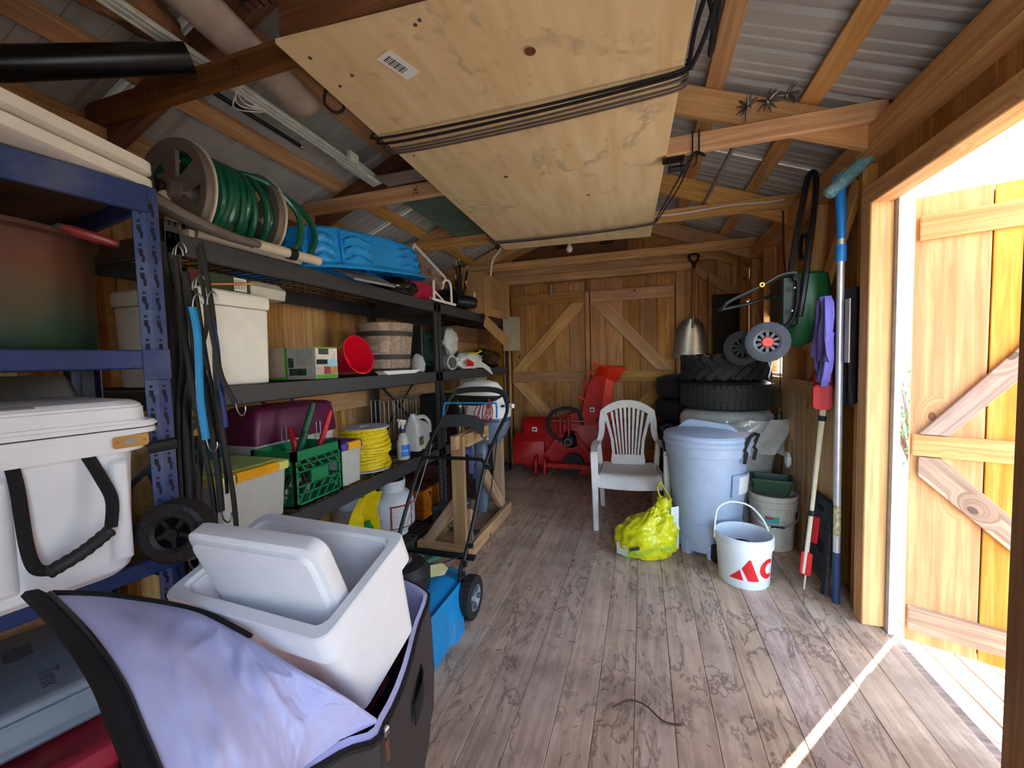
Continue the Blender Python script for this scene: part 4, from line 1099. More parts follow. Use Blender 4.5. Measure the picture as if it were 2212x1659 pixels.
box_thing('grey_carton', 'dark grey carton at the foot of the far shelving', 'carton', -2.0, -1.62, 4.10, 4.45, ZB, ZB + .35, mat('carton_grey', (70, 66, 64), rough=.8))

# ---------------------------------------------------------------- bungee cords and straps on the near upright
random.seed(21)
def strap(label, pts, w, m, hooks=(1, 1), flat=.35):
    t = thing('bungee_strap', label, 'strap', pts[0], group='tie-down straps on the upright')
    c = curve_pts(pts, 6)
    MB().tube(c, w, 8, flat=flat, upv=(1, 0, 0)).build('band', m, t)
    for k, e in ((0, c[0]), (1, c[-1])):
        if hooks[k]:
            s = 1 if k == 0 else -1
            MB().tube(curve_pts([e, e + V((.003, .004, .03 * s)), e + V((.006, .018, .045 * s)), e + V((.006, .03, .03 * s)), e + V((.004, .032, .015 * s))], 4), .0028, 6).build('hook', STEEL, t)
SBL = mat('strap_black', (24, 24, 26), rough=.6); SBLUE = mat('strap_sky_blue', (24, 140, 200), rough=.5); SNAVY = mat('strap_navy', (24, 44, 110), rough=.5)
strap('sky blue bungee cord hanging beside the black ones', [(-1.375, .945, 1.50), (-1.368, .95, 1.40), (-1.368, .945, 1.2), (-1.368, .955, 1.07)], .013, SBLUE)
strap('navy cord crossing the white foam box corner', [(-1.365, .985, 1.50), (-1.355, 1.00, 1.40), (-1.355, 1.005, 1.25), (-1.355, 1.015, 1.10)], .0085, SNAVY, (0, 0))
strap('black cord ending in a big hook over the beam', [(-1.352, .975, 1.51), (-1.344, .985, 1.38), (-1.340, 1.00, 1.27), (-1.338, 1.04, 1.18)], .010, SBL, (1, 1))
lab = ['thick black rubber strap nearest the upright edge', 'black rubber strap reaching lowest of the bundle', 'wide black webbing strap in the middle of the bundle',
       'long black strap hanging to the foam cooler', 'short black cord with bright hook among the straps', 'twisted black cord at the front of the bundle', 'black strap with wide loop end', 'thin black cord at the back of the bundle', 'black strap tail next to the yellow lidded tote']
for k in range(9):
    y0 = .945 + .020 * (k % 5); zt = 1.72 - .05 * (k % 4); zb = (.70, .66, .72, .68, .98, .74, .80, .86, .70)[k]
    yb = .92 + .016 * k
    x = -1.494 + .0115 * k
    strap(lab[k], [(x, y0, zt), (x + .012, y0 + .010 + .006 * math.sin(k), zt - .25), (x + .015, (y0 + yb) / 2 + .012 * math.cos(k * 2), (zt + zb) / 2), (x + .014, yb, zb + .15), (x + .012, yb + .005, zb)], (.013, .011, .014, .011, .008, .010, .013, .007, .010)[k], SBL, (k % 2, 1 if k in (1, 4, 6, 8) else 0))
# ================================================================ BLUE STEEL RACK AND ITS LOAD
dB = V((.1736, .9848, 0)); oB = V((.9848, -.1736, 0))       # along the rack (away), out into the room
P0 = V((-1.15, .70, 0))
MBL = Matrix(((-dB.x, oB.x, 0, P0.x), (-dB.y, oB.y, 0, P0.y), (0, 0, 1, 0), (0, 0, 0, 1)))   # local x = towards the camera end, y = out into the room
rack = thing('storage_rack', 'blue steel boltless rack carrying the white cooler and old pot', 'rack', P0)
def bl(m_): m = MB(MBL); m_(m); return m
HOLEB = mat('blue_keyhole', (8, 14, 40), rough=.8)
RUSTB = mat('chipped_paint', (140, 132, 140), rough=.6, var=.3, scale=30)
for px_, py_ in ((0, 0), (.97, 0), (0, -.47), (.97, -.47)):
    m = MB(MBL)
    f = 1 if py_ == 0 else -1
    g = 1 if px_ == 0 else -1
    m.prism([(px_ - .022 * g, py_), (px_ + .007 * g, py_ + .007 * f), (px_ + .030 * g, py_), (px_ + .030 * g, py_ - .003 * f), (px_ + .007 * g, py_ + .004 * f), (px_ - .019 * g, py_ - .003 * f), (px_ - .019 * g, py_ - .05 * f), (px_ - .022 * g, py_ - .05 * f)], 1.749)
    u = m.build('post', BLUEST, rack, smooth=0)
    if py_ == 0:
        h = MB(MBL)
        for k in range(29):
            z = .08 + k * .057
            for a, b, s in ((-.022, .007, 1), (.007, .030, -1)):
                cx = px_ + (a + b) / 2 * g; cy = (.0035 if True else 0) + .0009
                def q(dx, dz): return (cx + dx, cy + (dx * .24 * s * g) + .0004, z + dz)
                pts = [(-.004, 0), (.001, 0), (.001, .012), (.006, .020), (.006, .032), (-.002, .032), (-.002, .020), (-.005, .014)]
                h.add([q(*p) for p in pts], [tuple(range(8))])
                h.add([q(.002 + .0035 * math.cos(2 * PI * i / 8), -.016 + .0035 * math.sin(2 * PI * i / 8)) for i in range(8)], [tuple(range(8))])
        h.build('keyholes', HOLEB, u, smooth=0, kind='stuff')
PARTB = wood('particle_board', (120, 84, 60), (92, 62, 44), knots=0)
for z0, z1 in ((1.682, 1.747), (1.305, 1.350), (.800, .838)):
    bl(lambda m: m.box(0, .95, -.004, .012, z0, z1)).build('front_beam', BLUEST, rack, bev=.003)
    bl(lambda m: m.box(0, .95, -.482, -.466, z0, z1)).build('back_beam', BLUEST, rack, bev=.003)
    bl(lambda m: m.box(.005, .02, -.465, -.006, z0, z1)).build('end_beam', BLUEST, rack, bev=.003)
    bl(lambda m: m.box(.02, .95, -.464, -.006, z1 - .022, z1 - .002)).build('deck', PARTB, rack, bev=.001)
bl(lambda m: m.box(-.02, .036, .0125, .0145, 1.278, 1.352)).build('beam_bracket', BLUEST, rack, bev=.001)
# folded plastic table on top of the rack
t = thing('folding_table', 'white plastic table folded in half on top of the blue rack', 'folding table', (-1.20, .45, 1.75))
ft = frame((-1.185, .752, 1.75), (.235, -.972, 0), (0, 0, 1))
TBW = mat('table_white', (222, 218, 206), rough=.5, var=.03, bump=.1, bscale=200)
for z0, nm in ((.0, 'lower_half'), (.042, 'upper_half')):
    m = MB(ft @ TR(.48, -.31, z0)); m.loft([ring3(.93, .60, .03, 0), ring3(.96, .63, .04, .006), ring3(.96, .63, .04, .030), ring3(.93, .60, .03, .0365)]); m.build(nm, TBW, t)
MB(ft @ TR(.62, -.05, .079)).loft([ring3(.60, .08, .02, 0), ring3(.59, .07, .02, .008)]).build('leg_rail', TBW, t)
MB(ft @ TR(-.005, -.04, .03)).lathe([(0, -.02), (.018, -.02), (.018, .03), (0, .03)], 12).build('hinge', BLACKP, t)
# old pot on the rack
t = thing('old_stock_pot', 'rust brown and green old metal pot with a red grip handle', 'pot', P0 + dB * -.30 - oB * .27 + V((0, 0, 1.352)))
pc = P0 - dB * .235 - oB * .235
k = NT('rusty_verdigris'); tc = k.n('ShaderNodeTexCoord'); sp = k.n('ShaderNodeSeparateXYZ'); k.l(tc.outputs['Object'], sp.inputs[0])
nz = k.n('ShaderNodeTexNoise'); nz.inputs['Scale'].default_value = 6; nz.inputs['Detail'].default_value = 6; k.l(tc.outputs['Object'], nz.inputs['Vector'])
f = k.math('ADD', k.math('MULTIPLY', sp.outputs[2], 3.0), k.math('MULTIPLY', nz.outputs[0], .6))
k.l(k.ramp(f, [(.45, lin(40, 66, 50)), (.62, lin(78, 64, 42)), (.8, lin(92, 52, 34)), (1.0, lin(70, 40, 30))]), k.b.inputs['Base Color'])
k.b.inputs['Roughness'].default_value = .55; k.b.inputs['Metallic'].default_value = .3
RUSTPOT = k.m
m = MB(Matrix.Translation(pc + V((0, 0, 1.352)))); m.lathe([(0, 0), (.185, 0), (.192, .012), (.196, .25), (.204, .258), (.204, .268), (.190, .272), (.05, .282), (0, .283)], 44); body = m.build('body', RUSTPOT, t)
m = MB(Matrix.Translation(pc + V((0, 0, 1.352))))
for a in (rad(-32),): m.box(-.004, .004, -.198, -.1965, .0, .25, Matrix.Rotation(a + PI / 2, 4, 'Z'))
m.build('seam', HINGE, body)
g0, g1 = V((-1.250, .588, 1.628)), V((-1.198, .664, 1.605))
MB().tube([g0, g0.lerp(g1, .15), g0.lerp(g1, .5), g0.lerp(g1, .85), g1], [.009, .012, .0125, .012, .008], 10).build('grip', mat('grip_maroon', (132, 42, 40), rough=.35), t)
m = MB(); m.tube(curve_pts([g0 + V((-.045, -.03, -.03)), g0 + V((-.02, -.012, -.012)), g0 + V((-.004, -.004, 0)), g0], 5), .010, 8); m.tube(curve_pts([g0 + V((-.01, -.01, -.01)), g0 + V((-.02, 0, -.035)), g0 + V((-.03, .02, -.045))], 4), .008, 8); m.build('handle_bracket', HINGE, t)
# grey storage bin behind the cooler, boards below the rack
t = thing('grey_case', 'dark grey moulded case behind the white cooler lid', 'case', P0 - dB * .1 - oB * .30 + V((0, 0, .84)))
m = MB(MBL @ TR(.15, -.428, .84)); m.loft([ring3(.24, .06, .02, 0), ring3(.24, .06, .02, .38), ring3(.22, .055, .02, .42), ring3(.19, .045, .015, .455)]); m.build('shell', mat('case_charcoal', (56, 56, 58), rough=.5), t)
for k_ in range(2):
    o = MB(MBL @ TR(.075 + .11 * k_, -.425, 0)).box(-.05, .05, -.012, .012, 0, .76 - .05 * k_).build('loose_board', W_PALE, None, bev=.002)
    tag(o, ('taller loose pine board leaning under the blue rack', 'shorter loose pine board leaning under the blue rack')[k_], 'board')

# white rotomoulded cooler
t = thing('hard_cooler', 'big white hard cooler with rope handle and wheel on the blue rack', 'cooler', P0 - dB * .45 + V((0, 0, .84)))
CM = MBL @ TR(.477, -.140, .838)     # centre of cooler, local x along the rack
L, D_ = .86, .42
m = MB(CM)
m.loft([ring3(L - .10, D_ - .06, .05, .005, 5), ring3(L - .07, D_ - .03, .06, .02, 5), ring3(L - .05, D_ - .015, .06, .25, 5), ring3(L - .045, D_ - .01, .06, .285, 5), ring3(L - .02, D_ + .03, .05, .286, 5), ring3(L - .015, D_ + .035, .05, .322, 5), ring3(L + .02, D_ + .04, .04, .323, 5), ring3(L + .02, D_ + .04, .04, .334, 5)])
m.build('body', COOLW, t, bev=.004, seg=2)
m = MB(CM)
m.loft([ring3(L + .025, D_ + .045, .04, .337, 5), ring3(L + .025, D_ + .045, .04, .350, 5), ring3(L - .01, D_ + .03, .05, .351, 5), ring3(L - .012, D_ + .028, .05, .385, 5), ring3(L - .035, D_ + .005, .05, .397, 5), ring3(L - .12, D_ - .08, .05, .400, 5)])
lid = m.build('lid', COOLW, t, bev=.004, seg=2)
# moulded recess ribs and latch notch
for xx in (-.365, -.195):
    m = MB(CM); m.loft([[(xx - .018, .200, .04), (xx + .018, .200, .04), (xx + .010, .210, .05), (xx - .010, .210, .05)], [(xx - .018, .204, .27), (xx + .018, .204, .27), (xx + .010, .218, .26), (xx - .010, .218, .26)]]); m.build('handle_rib', COOLW, t, bev=.003)
m = MB(CM); m.box(-.25, -.18, D_ / 2 - .02, D_ / 2 + .005, .388, .3985); m.build('latch_notch', mat('notch_grey', (120, 116, 112), rough=.5), lid, bev=.003)
GOLD = mat('gold_plate', (216, 178, 110), rough=.3, metal=.9)
m = MB(CM @ TR(-.382, D_ / 2 + .0185, .308) @ Matrix.Rotation(PI / 2, 4, 'X')); m.prism(rrect(.062, .026, .006, 3), .003, z0=-.003); pl = m.build('lock_plate', GOLD, t)
m = MB(CM @ TR(-.382, D_ / 2 + .0222, .308) @ Matrix.Rotation(PI / 2, 4, 'X')); m.prism([(.013 * math.cos(2 * PI * i / 16), .006 * math.sin(2 * PI * i / 16)) for i in range(16)], .0008); m.build('slot', mat('slot_grey', (150, 148, 150), rough=.4), pl)
for dx in (-.023, .023):
    m = MB(CM @ TR(-.382 + dx, D_ / 2 + .0222, .308) @ Matrix.Rotation(PI / 2, 4, 'X')); m.prism([(.003 * math.cos(2 * PI * i / 10), .003 * math.sin(2 * PI * i / 10)) for i in range(10)], .0008); m.build('screw', STEEL, pl)
def CP(x, y, z): return CM @ V((x, y, z))
yo = D_ / 2
MB().tube(curve_pts([CP(-.317, yo - .005, .290), CP(-.330, yo + .015, .24), CP(-.340, yo + .030, .19), CP(-.332, yo + .040, .135)], 6), .0105, 8).build('rope', ROPEB, t)
MB().tube(curve_pts([CP(-.216, yo - .005, .285), CP(-.217, yo + .012, .24), CP(-.220, yo + .018, .14), CP(-.226, yo + .03, .095), CP(-.242, yo + .04, .085)], 6), .0105, 8).build('rope', ROPEB, t)
gp = curve_pts([CP(-.238, yo + .04, .082), CP(-.285, yo + .05, .105), CP(-.330, yo + .045, .132)], 8)
MB().tube(gp, [.012 + .002 * (i % 2) for i in range(len(gp))], 12).build('grip', mat('grip_rubber', (34, 33, 34), rough=.6), t)
def wheel(name, M, r, w, tread, hubm, parent, n=40, lug=.004, spokes=0):
    rings = []
    prof = [(-w / 2, r * .62), (-w / 2, r * .90), (-w * .42, r), (-w * .15, r * 1.01), (w * .15, r * 1.01), (w * .42, r), (w / 2, r * .90), (w / 2, r * .62)]
    for z, rr in prof:
        rings.append([((rr + (lug if (i % 2) and rr > r * .95 else 0)) * math.cos(2 * PI * i / n), (rr + (lug if (i % 2) and rr > r * .95 else 0)) * math.sin(2 * PI * i / n), z) for i in range(n)])
    ty = MB(M).loft(rings, caps=False).build('tyre', tread, parent, smooth=25)
    m = MB(M)
    if spokes:
        m.lathe([(r * .52, -w * .35), (r * .64, -w * .45), (r * .64, w * .45), (r * .52, w * .35), (r * .52, -w * .35)], 32)
        m.lathe([(0, -w * .4), (r * .2, -w * .4), (r * .2, w * .48), (0, w * .48)], 20)
        MB(M).lathe([(0, -w * .45), (r * .62, -w * .45), (r * .62, -w * .30), (0, -w * .30)], 24).build('hub_back', HOLE, parent)
        for k in range(spokes): m.box(r * .15, r * .55, -r * .07, r * .07, -w * .25, w * .30, Matrix.Rotation(2 * PI * k / spokes, 4, 'Z'))
    else:
        m.lathe([(0, w * .25), (r * .18, w * .42), (r * .25, w * .30), (r * .45, w * .20), (r * .58, w * .40), (r * .65, w * .48), (r * .65, -w * .48), (r * .4, -w * .3), (0, -w * .3)], 32)
    m.build('hub', hubm, parent)
    return ty
WM = frame(CP(-.460, yo + .006, .074), oB * .62 - dB * .78, (0, 0, 1)) @ Matrix.Rotation(PI / 2, 4, 'Y')
wheel('wheel', WM, .072, .058, mat('cooler_tread', (28, 27, 29), rough=.55, bump=1.0, bscale=90), BLACKP, t, n=48, lug=.0025, spokes=5)
MB().tube([CP(-.425, yo - .02, .28), CP(-.475, yo - .005, .285)], .014, 8).build('hinge_stub', BLACKP, t)

# stacked cases on the floor under the rack
t = thing('red_tote', 'dusty red plastic tote on the floor below the blue rack', 'tote', (-1.325, .325, 0))
RM = frame((-1.325, .325, 0), (.30, .955, 0), (0, 0, 1))
REDT = mat('dusty_red', (160, 34, 52), rough=.6, var=.12, scale=7, dirt=(176, 112, 92), dirt_amt=.75)
m = MB(RM); m.loft([ring3(.48, .40, .04, 0), ring3(.53, .46, .04, .51), ring3(.53, .46, .04, .52)]); m.build('tub', REDT, t)
m = MB(RM); m.loft([ring3(.55, .50, .04, .515), ring3(.56, .51, .04, .53), ring3(.55, .50, .04, .560), ring3(.50, .45, .04, .566), ring3(.47, .42, .03, .558)]); m.build('lid', REDT, t, bev=.002)
t = thing('grey_tackle_case', 'pale grey blue plastic case lying on the red tote', 'case', (-1.32, .52, .567))
GBL = mat('case_greyblue', (128, 140, 150), rough=.45, var=.05)
cm = frame((-1.32, .52, .567), (-.955, .295, 0), (0, 0, 1))
m = MB(cm); m.loft([ring3(.40, .24, .03, 0), ring3(.41, .25, .03, .012), ring3(.39, .23, .03, .02), ring3(.37, .21, .03, .078), ring3(.35, .19, .03, .085)]); m.build('shell', GBL, t, bev=.003)
m = MB(cm); m.loft([ring3(.392, .232, .03, .058), ring3(.397, .237, .03, .062), ring3(.390, .230, .03, .066)]); m.build('lid_bead', mat('bead_blue', (150, 166, 180), rough=.4), t)
text_obj('moulded_name', 'Tmx', .045, cm @ TR(-.11, .0, .086, rz=rad(180)), mat('moulded_grey', (92, 98, 104), rough=.5), t, shear=.2)
MB(cm @ TR(.06, .03, .0855)).prism([(-.03, -.022), (.03, -.022), (.04, 0), (.03, .022), (-.03, .022), (-.04, 0)], .001).build('moulded_badge', _mats['moulded_grey'], t)

# ================================================================ WHEELED BAG, FOAM COOLER
SIDE = mat('bag_brown_grey', (62, 54, 54), rough=.85, var=.08, scale=30, bump=.3, bscale=400)
BLK = mat('bag_black_trim', (14, 15, 18), rough=.8, bump=.2, bscale=300)
LIN = mat('bag_lilac_lining', (188, 190, 230), rough=.55, var=.03)
t = thing('wheeled_bag', 'open black wheeled gear bag with pale lilac lining in the foreground', 'bag', (-.80, .80, 0))
out = [V((-.515, .68, 0)), V((-.59, .92, 0)), V((-.655, 1.10, 0)), V((-.70, 1.155, 0)), V((-.90, 1.20, 0)), V((-1.04, 1.18, 0)), V((-1.09, 1.0, 0)), V((-1.055, .75, 0)), V((-.965, .53, 0)), V((-.86, .45, 0)), V((-.70, .45, 0)), V((-.56, .60, 0))]
out = curve_pts(out, 5, closed=True); n = len(out); cen = V((-.82, .80, 0))
def brow(f, z, dz=0):
    r = []
    for i, p in enumerate(out):
        q = cen + (p - cen) * f
        bul = 1 + .012 * math.sin(i * .9 + z * 9)
        r.append(cen + (q - cen) * bul + V((0, 0, z + dz * noise.noise(V((p.x * 6, p.y * 6, z))))))
    return r
m = MB(); m.loft([brow(.86, .05), brow(.93, .07), brow(1.0, .16), brow(1.02, .30), brow(1.01, .44), brow(1.0, .52), brow(.995, .55)], caps=False); m.add(brow(.86, .05), [tuple(range(n))]); m.build('shell', SIDE, t, smooth=60)
m = MB(); m.loft([brow(.990, .556), brow(.945, .562), brow(.93, .53), brow(.93, .40, .05), brow(.90, .25, .05), brow(.86, .10)], caps=False); m.add(brow(.86, .10), [tuple(range(n))]); m.build('lining', LIN, t, smooth=60)
m = MB(); m.tube([p + V((0, 0, .002)) for p in brow(.995, .55)], .006, 6, closed=True); m.build('zip_tape', BLK, t)
m = MB()
zl = brow(1.004, .548)
for i in range(n):
    a, b = zl[i], zl[(i + 1) % n]
    if a.x > -.75:
        for s in range(6):
            p = a.lerp(b, s / 6); d = (b - a).normalized()
            m.bar(p, p + d * .003, .008, .010)
m.build('zip_teeth', mat('zip_dark', (50, 46, 44), rough=.4, metal=.5), t, kind='stuff')
m = MB(); c0 = V((-.512, .675, .545)); m.cbox(c0, (.014, .016, .018)); m.build('zip_slider', STEEL, t, bev=.003)
m = MB(frame(c0 + V((.006, -.004, -.008)), (.05, -.03, -1), (1, .2, 0))); m.prism(rrect(.045, .012, .005, 3, cx=.025), .002); m.build('zip_pull', mat('pull_copper', (150, 110, 84), rough=.35, metal=.8), t)
m = MB(); m.grid([[V((-.545 - .02 * k + .028 * math.sin(k / 6 * PI), .84 + .032 * k, .40 - .005 * k + .055 * j + .02 * math.sin(k / 6 * PI))) for k in range(7)] for j in range(2)], .004); m.build('side_handle', BLK, t)
wheel('wheel', frame((-.705, 1.02, .062), (-1, -.35, 0), (0, 0, 1)) @ Matrix.Rotation(-PI / 2, 4, 'Y'), .060, .05, mat('bag_tread', (70, 76, 84), rough=.6), BLACKP, t, n=36, lug=.002)
# the lid flap, lining side up
TOP = [(-1.06, .435, .885), (-1.00, .495, .855), (-.919, .583, .788), (-.787, .583, .766), (-.697, .592, .725), (-.592, .602, .684), (-.530, .675, .562)]
LEFT = [(-1.06, .435, .885), (-.905, .413, .85), (-.781, .390, .81), (-.708, .372, .77), (-.639, .355, .73)]
BOT = [(-.639, .355, .73), (-.587, .397, .68), (-.570, .472, .62), (-.598, .554, .568), (-.574, .623, .560), (-.530, .675, .562)]
NU, NV = 110, 80
def samp(ctrl, k):
    c = curve_pts(ctrl, 30); L = [0]
    for a, b in zip(c, c[1:]): L.append(L[-1] + (b - a).length)
    o = []; j = 0
    for i in range(k + 1):
        s = L[-1] * i / k
        while j < len(L) - 2 and L[j + 1] < s: j += 1
        o.append(c[j].lerp(c[j + 1], (s - L[j]) / max(1e-9, L[j + 1] - L[j])))
    return o
tp, bt, lf_ = samp(TOP, NU), samp(BOT, NU), samp(LEFT, NV)
P = []
for j in range(NV + 1):
    v = j / NV; row = []
    for i in range(NU + 1):
        u = i / NU
        p = tp[i].lerp(bt[i], v) + (lf_[j] - tp[0].lerp(bt[0], v)) * (1 - u)
        e = min(1, 6 * u * 1.0, 6 * (1 - u)) * min(1, 6 * v, 6 * (1 - v) + .3)
        w = .020 * (1 - abs(math.sin(u * 9 + v * 1.5 + 1.6 * noise.noise(V((u * 3, v * 3, 1))))) ** .5) * (0.2 + v) + .014 * noise.noise(V((u * 5, v * 2.2, 4))) + .012 * (.5 - abs(noise.noise(V((u * 9 + v * 3, v * 2.5, 9))))) + .004 * noise.noise(V((u * 26, v * 9, 2)))
        p = p + V((.35, -.25, .9)).normalized() * (w * e + .035 * math.sin(PI * u) * math.sin(PI * v))
        row.append(p)
    P.append(row)
MB().grid(P, .003).build('lid_flap', LIN, t, smooth=80)
g = []
for j in range(NV + 1):
    a = P[j][0]; inn = P[j][1] - P[j][0]
    side = V((-.045, -.012, .010)) if True else 0
    v = j / NV
    side = V((-.036 - .008 * v, -.022 + .006 * v, .006))
    g.append([a + V((.004, 0, .004)), a + side * .35 + V((0, 0, .014)), a + side * .8 + V((0, 0, .010)), a + side, a + side + V((.004, .006, -.014)), a + side * .8 + V((.012, .01, -.018))])
MB().grid(g, .004).build('lid_edge', BLK, t, smooth=60)
MB().tube([p[0] + V((.003, 0, .006)) for p in P], .0045, 6).build('lid_zip', mat('zip_dark2', (24, 24, 28), rough=.4), t)
MB().tube([p + V((0, .004, .002)) for p in P[0][:60]], .007, 6).build('lid_back_edge', BLK, t)

# foam cooler standing tilted in the bag
lf3, rf3, rb3 = V((-1.029, .613, .79)), V((-.553, .585, .79)), V((-.577, .842, .885))
fx = (rf3 - lf3).normalized(); fy = (rb3 - rf3); fy = (fy - fx * fy.dot(fx)).normalized(); fz = fx.cross(fy)
ctr = (lf3 + rb3) / 2
FM = Matrix(((fx.x, fy.x, fz.x, ctr.x), (fx.y, fy.y, fz.y, ctr.y), (fx.z, fy.z, fz.z, ctr.z), (0, 0, 0, 1)))
FW, FD = .485, .285
t = thing('foam_cooler', 'open white styrofoam cooler tilted in the wheeled bag', 'foam cooler', ctr - fz * .30)
m = MB(FM)
m.loft([ring3(FW * .80, FD * .76, .03, -.30), ring3(FW * .84, FD * .80, .03, -.295), ring3(FW * .93, FD * .90, .03, -.075), ring3(FW, FD, .03, -.068), ring3(FW, FD, .03, -.003), ring3(FW - .006, FD - .006, .028, 0), ring3(FW - .050, FD - .050, .026, 0), ring3(FW - .052, FD - .052, .026, -.012), ring3(FW - .066, FD - .066, .024, -.012), ring3(FW - .068, FD - .068, .024, -.016), ring3(FW * .74, FD * .68, .03, -.262), ring3(FW * .70, FD * .64, .03, -.268)])
m.build('box', FOAM, t, bev=.0)
t = thing('foam_slab', 'white styrofoam lid leaning inside the foam cooler', 'foam lid', (-.80, .68, .62))
ld = V((.02, .36, -.93)).normalized(); lx = V((1, .035, -.02)).normalized(); ln = lx.cross(ld).normalized()   # ln towards the camera
if ln.y > 0: ln = -ln
lo = V((-.955, .600, .952)) + lx * .178 + ld * .14
LM = Matrix(((lx.x, ld.x, ln.x, lo.x), (lx.y, ld.y, ln.y, lo.y), (lx.z, ld.z, ln.z, lo.z), (0, 0, 0, 1)))
m = MB(LM); m.loft([ring3(.335, .275, .03, -.034), ring3(.340, .28, .03, -.030), ring3(.340, .28, .03, .0), ring3(.335, .275, .03, .002), ring3(.306, .246, .026, .002), ring3(.302, .242, .026, .013), ring3(.288, .228, .022, .014)]); m.build('slab', FOAM, t)
TOWEL = NT('patterned_towel'); tc = TOWEL.n('ShaderNodeTexCoord'); wv = TOWEL.n('ShaderNodeTexWave'); wv.inputs['Scale'].default_value = 11; wv.inputs['Distortion'].default_value = 9
TOWEL.l(tc.outputs['Object'], wv.inputs['Vector']); TOWEL.l(TOWEL.ramp(wv.outputs[0], [(.74, lin(16, 13, 16)), (.84, lin(110, 40, 48))]), TOWEL.b.inputs['Base Color']); TOWEL.b.inputs['Roughness'].default_value = .95
bag('towel', 'black towel with red pattern stuffed beside the foam cooler', (-.735, .965, .33), (.062, .13, .16), TOWEL.m, seed=5, cat='towel', ridge=.1)
bag('grey_towel', 'grey cloth roll along the bag side next to the patterned towel', (-.635, .745, .27), (.034, .085, .12), mat('cloth_charcoal', (72, 74, 76), rough=.95), seed=7, cat='cloth', ridge=.05, amp=.1)
# ================================================================ LAWN MOWER
DECK = mat('mower_blue', (16, 134, 196), rough=.35, var=.06, dirt=(90, 84, 78), dirt_amt=.25)
t = thing('lawn_mower', 'blue push lawn mower with folded black tube handle', 'lawn mower', (-1.10, 1.75, 0))
m = MB(TR(-1.10, 1.70, 0))
m.loft([ring3(.42, .56, .08, .07, 5), ring3(.44, .58, .09, .09, 5), ring3(.43, .57, .09, .155, 5), ring3(.36, .48, .09, .195, 5), ring3(.24, .30, .09, .215, 5)]); m.build('deck', DECK, t, smooth=40)
m = MB(); m.grid([[V((-.885, 1.44 + .045 * i, .20 - .16 * j * (1 if i < 6 else .6))) + V((.022 * j, -.03 * j, 0)) for i in range(9)] for j in range(4)], .006); m.build('side_skirt', DECK, t)
m = MB(TR(-1.12, 1.66, 0)); m.lathe([(0, .21), (.13, .21), (.135, .24), (.135, .30), (.11, .335), (.05, .35), (0, .35)], 32); m.build('engine', mat('engine_black', (34, 34, 36), rough=.5), t)
MB(TR(-1.12, 1.66, 0)).lathe([(.0, .35), (.05, .35), (.045, .365), (0, .368)], 20).build('engine_cap', mat('engine_grey', (96, 98, 100), rough=.4), t)
m = MB(); m.bar((-1.33, 1.99, .235), (-.88, 1.99, .235), .035, .02); m.build('rear_bar', BLACKM, t)
HUBG = mat('hub_grey', (132, 138, 148), rough=.45)
for (x, y, s) in ((-.845, 1.845, 1), (-.93, 1.40, 1), (-1.35, 1.845, -1), (-1.35, 1.48, -1)):
    Mw = frame((x, y, .1055), (s, 0, 0), (0, 0, 1)) @ Matrix.Rotation(PI / 2, 4, 'Y')
    wheel('wheel', Mw, .101, .058, mat('mower_tread', (30, 30, 32), rough=.65), HUBG, t, n=48, lug=.0045)
    m = MB(Mw)
    for k in range(5): m.prism([(.028, -.008), (.055, -.014), (.055, .014), (.028, .008)], .006, Matrix.Rotation(2 * PI * k / 5, 4, 'Z'), z0=.022)
    m.build('hub_spokes', mat('hub_dark', (84, 90, 98), rough=.5), t, kind='stuff')
hp = [(-.905, 1.86, .22), (-.885, 1.97, .40), (-.866, 2.14, .70), (-.85, 2.30, .85), (-.833, 2.44, .955), (-.838, 2.485, 1.02), (-.872, 2.52, 1.085), (-.95, 2.53, 1.112), (-1.10, 2.53, 1.114), (-1.20, 2.53, 1.105), (-1.25, 2.50, 1.06), (-1.262, 2.44, .975), (-1.27, 2.30, .85), (-1.28, 2.14, .70), (-1.295, 1.97, .45), (-1.31, 1.86, .22)]
MB().tube(curve_pts(hp, 6), .0115, 10).build('handle', BLACKM, t)
MB().tube(curve_pts([(-.835, 2.49, 1.03), (-.872, 2.522, 1.087), (-.95, 2.532, 1.114), (-1.10, 2.532, 1.116), (-1.21, 2.532, 1.104)], 6), .019, 10).build('foam_grip', mat('foam_black', (40, 40, 42), rough=.85), t)
MB().tube(curve_pts([(-1.275, 2.14, .705), (-1.255, 2.155, .728), (-1.2, 2.16, .733), (-.94, 2.16, .738), (-.885, 2.155, .732), (-.866, 2.14, .70)], 5), .0105, 10).build('cross_bar', BLACKM, t)
BAIL = mat('bail_blue', (30, 130, 190), rough=.35)
MB().tube(curve_pts([(-1.235, 2.36, .96), (-1.24, 2.40, 1.03), (-1.20, 2.42, 1.036), (-.93, 2.42, 1.036), (-.885, 2.41, 1.03), (-.87, 2.37, .95)], 5), .006, 8).build('bail_bar', BAIL, t)
MB().tube(curve_pts([(-.845, 2.30, .84), (-.83, 2.18, .66), (-.835, 2.06, .45), (-.90, 1.95, .30), (-1.00, 1.85, .26)], 6), .004, 6).build('cable', BLACKP, t)
MB().tube(curve_pts([(-1.255, 2.24, .80), (-1.26, 2.10, .60), (-1.27, 1.95, .40)], 6), .003, 6).build('cable', GALV, t)
for x, y, z in ((-.905, 1.87, .26), (-.893, 1.93, .33), (-1.30, 1.87, .26), (-.862, 2.14, .70), (-1.268, 2.20, .76)):
    MB().cyl((x, y, z), (x + (.03 if x > -1.1 else -.03), y, z), .014, 8).build('wing_nut', BLACKP, t)
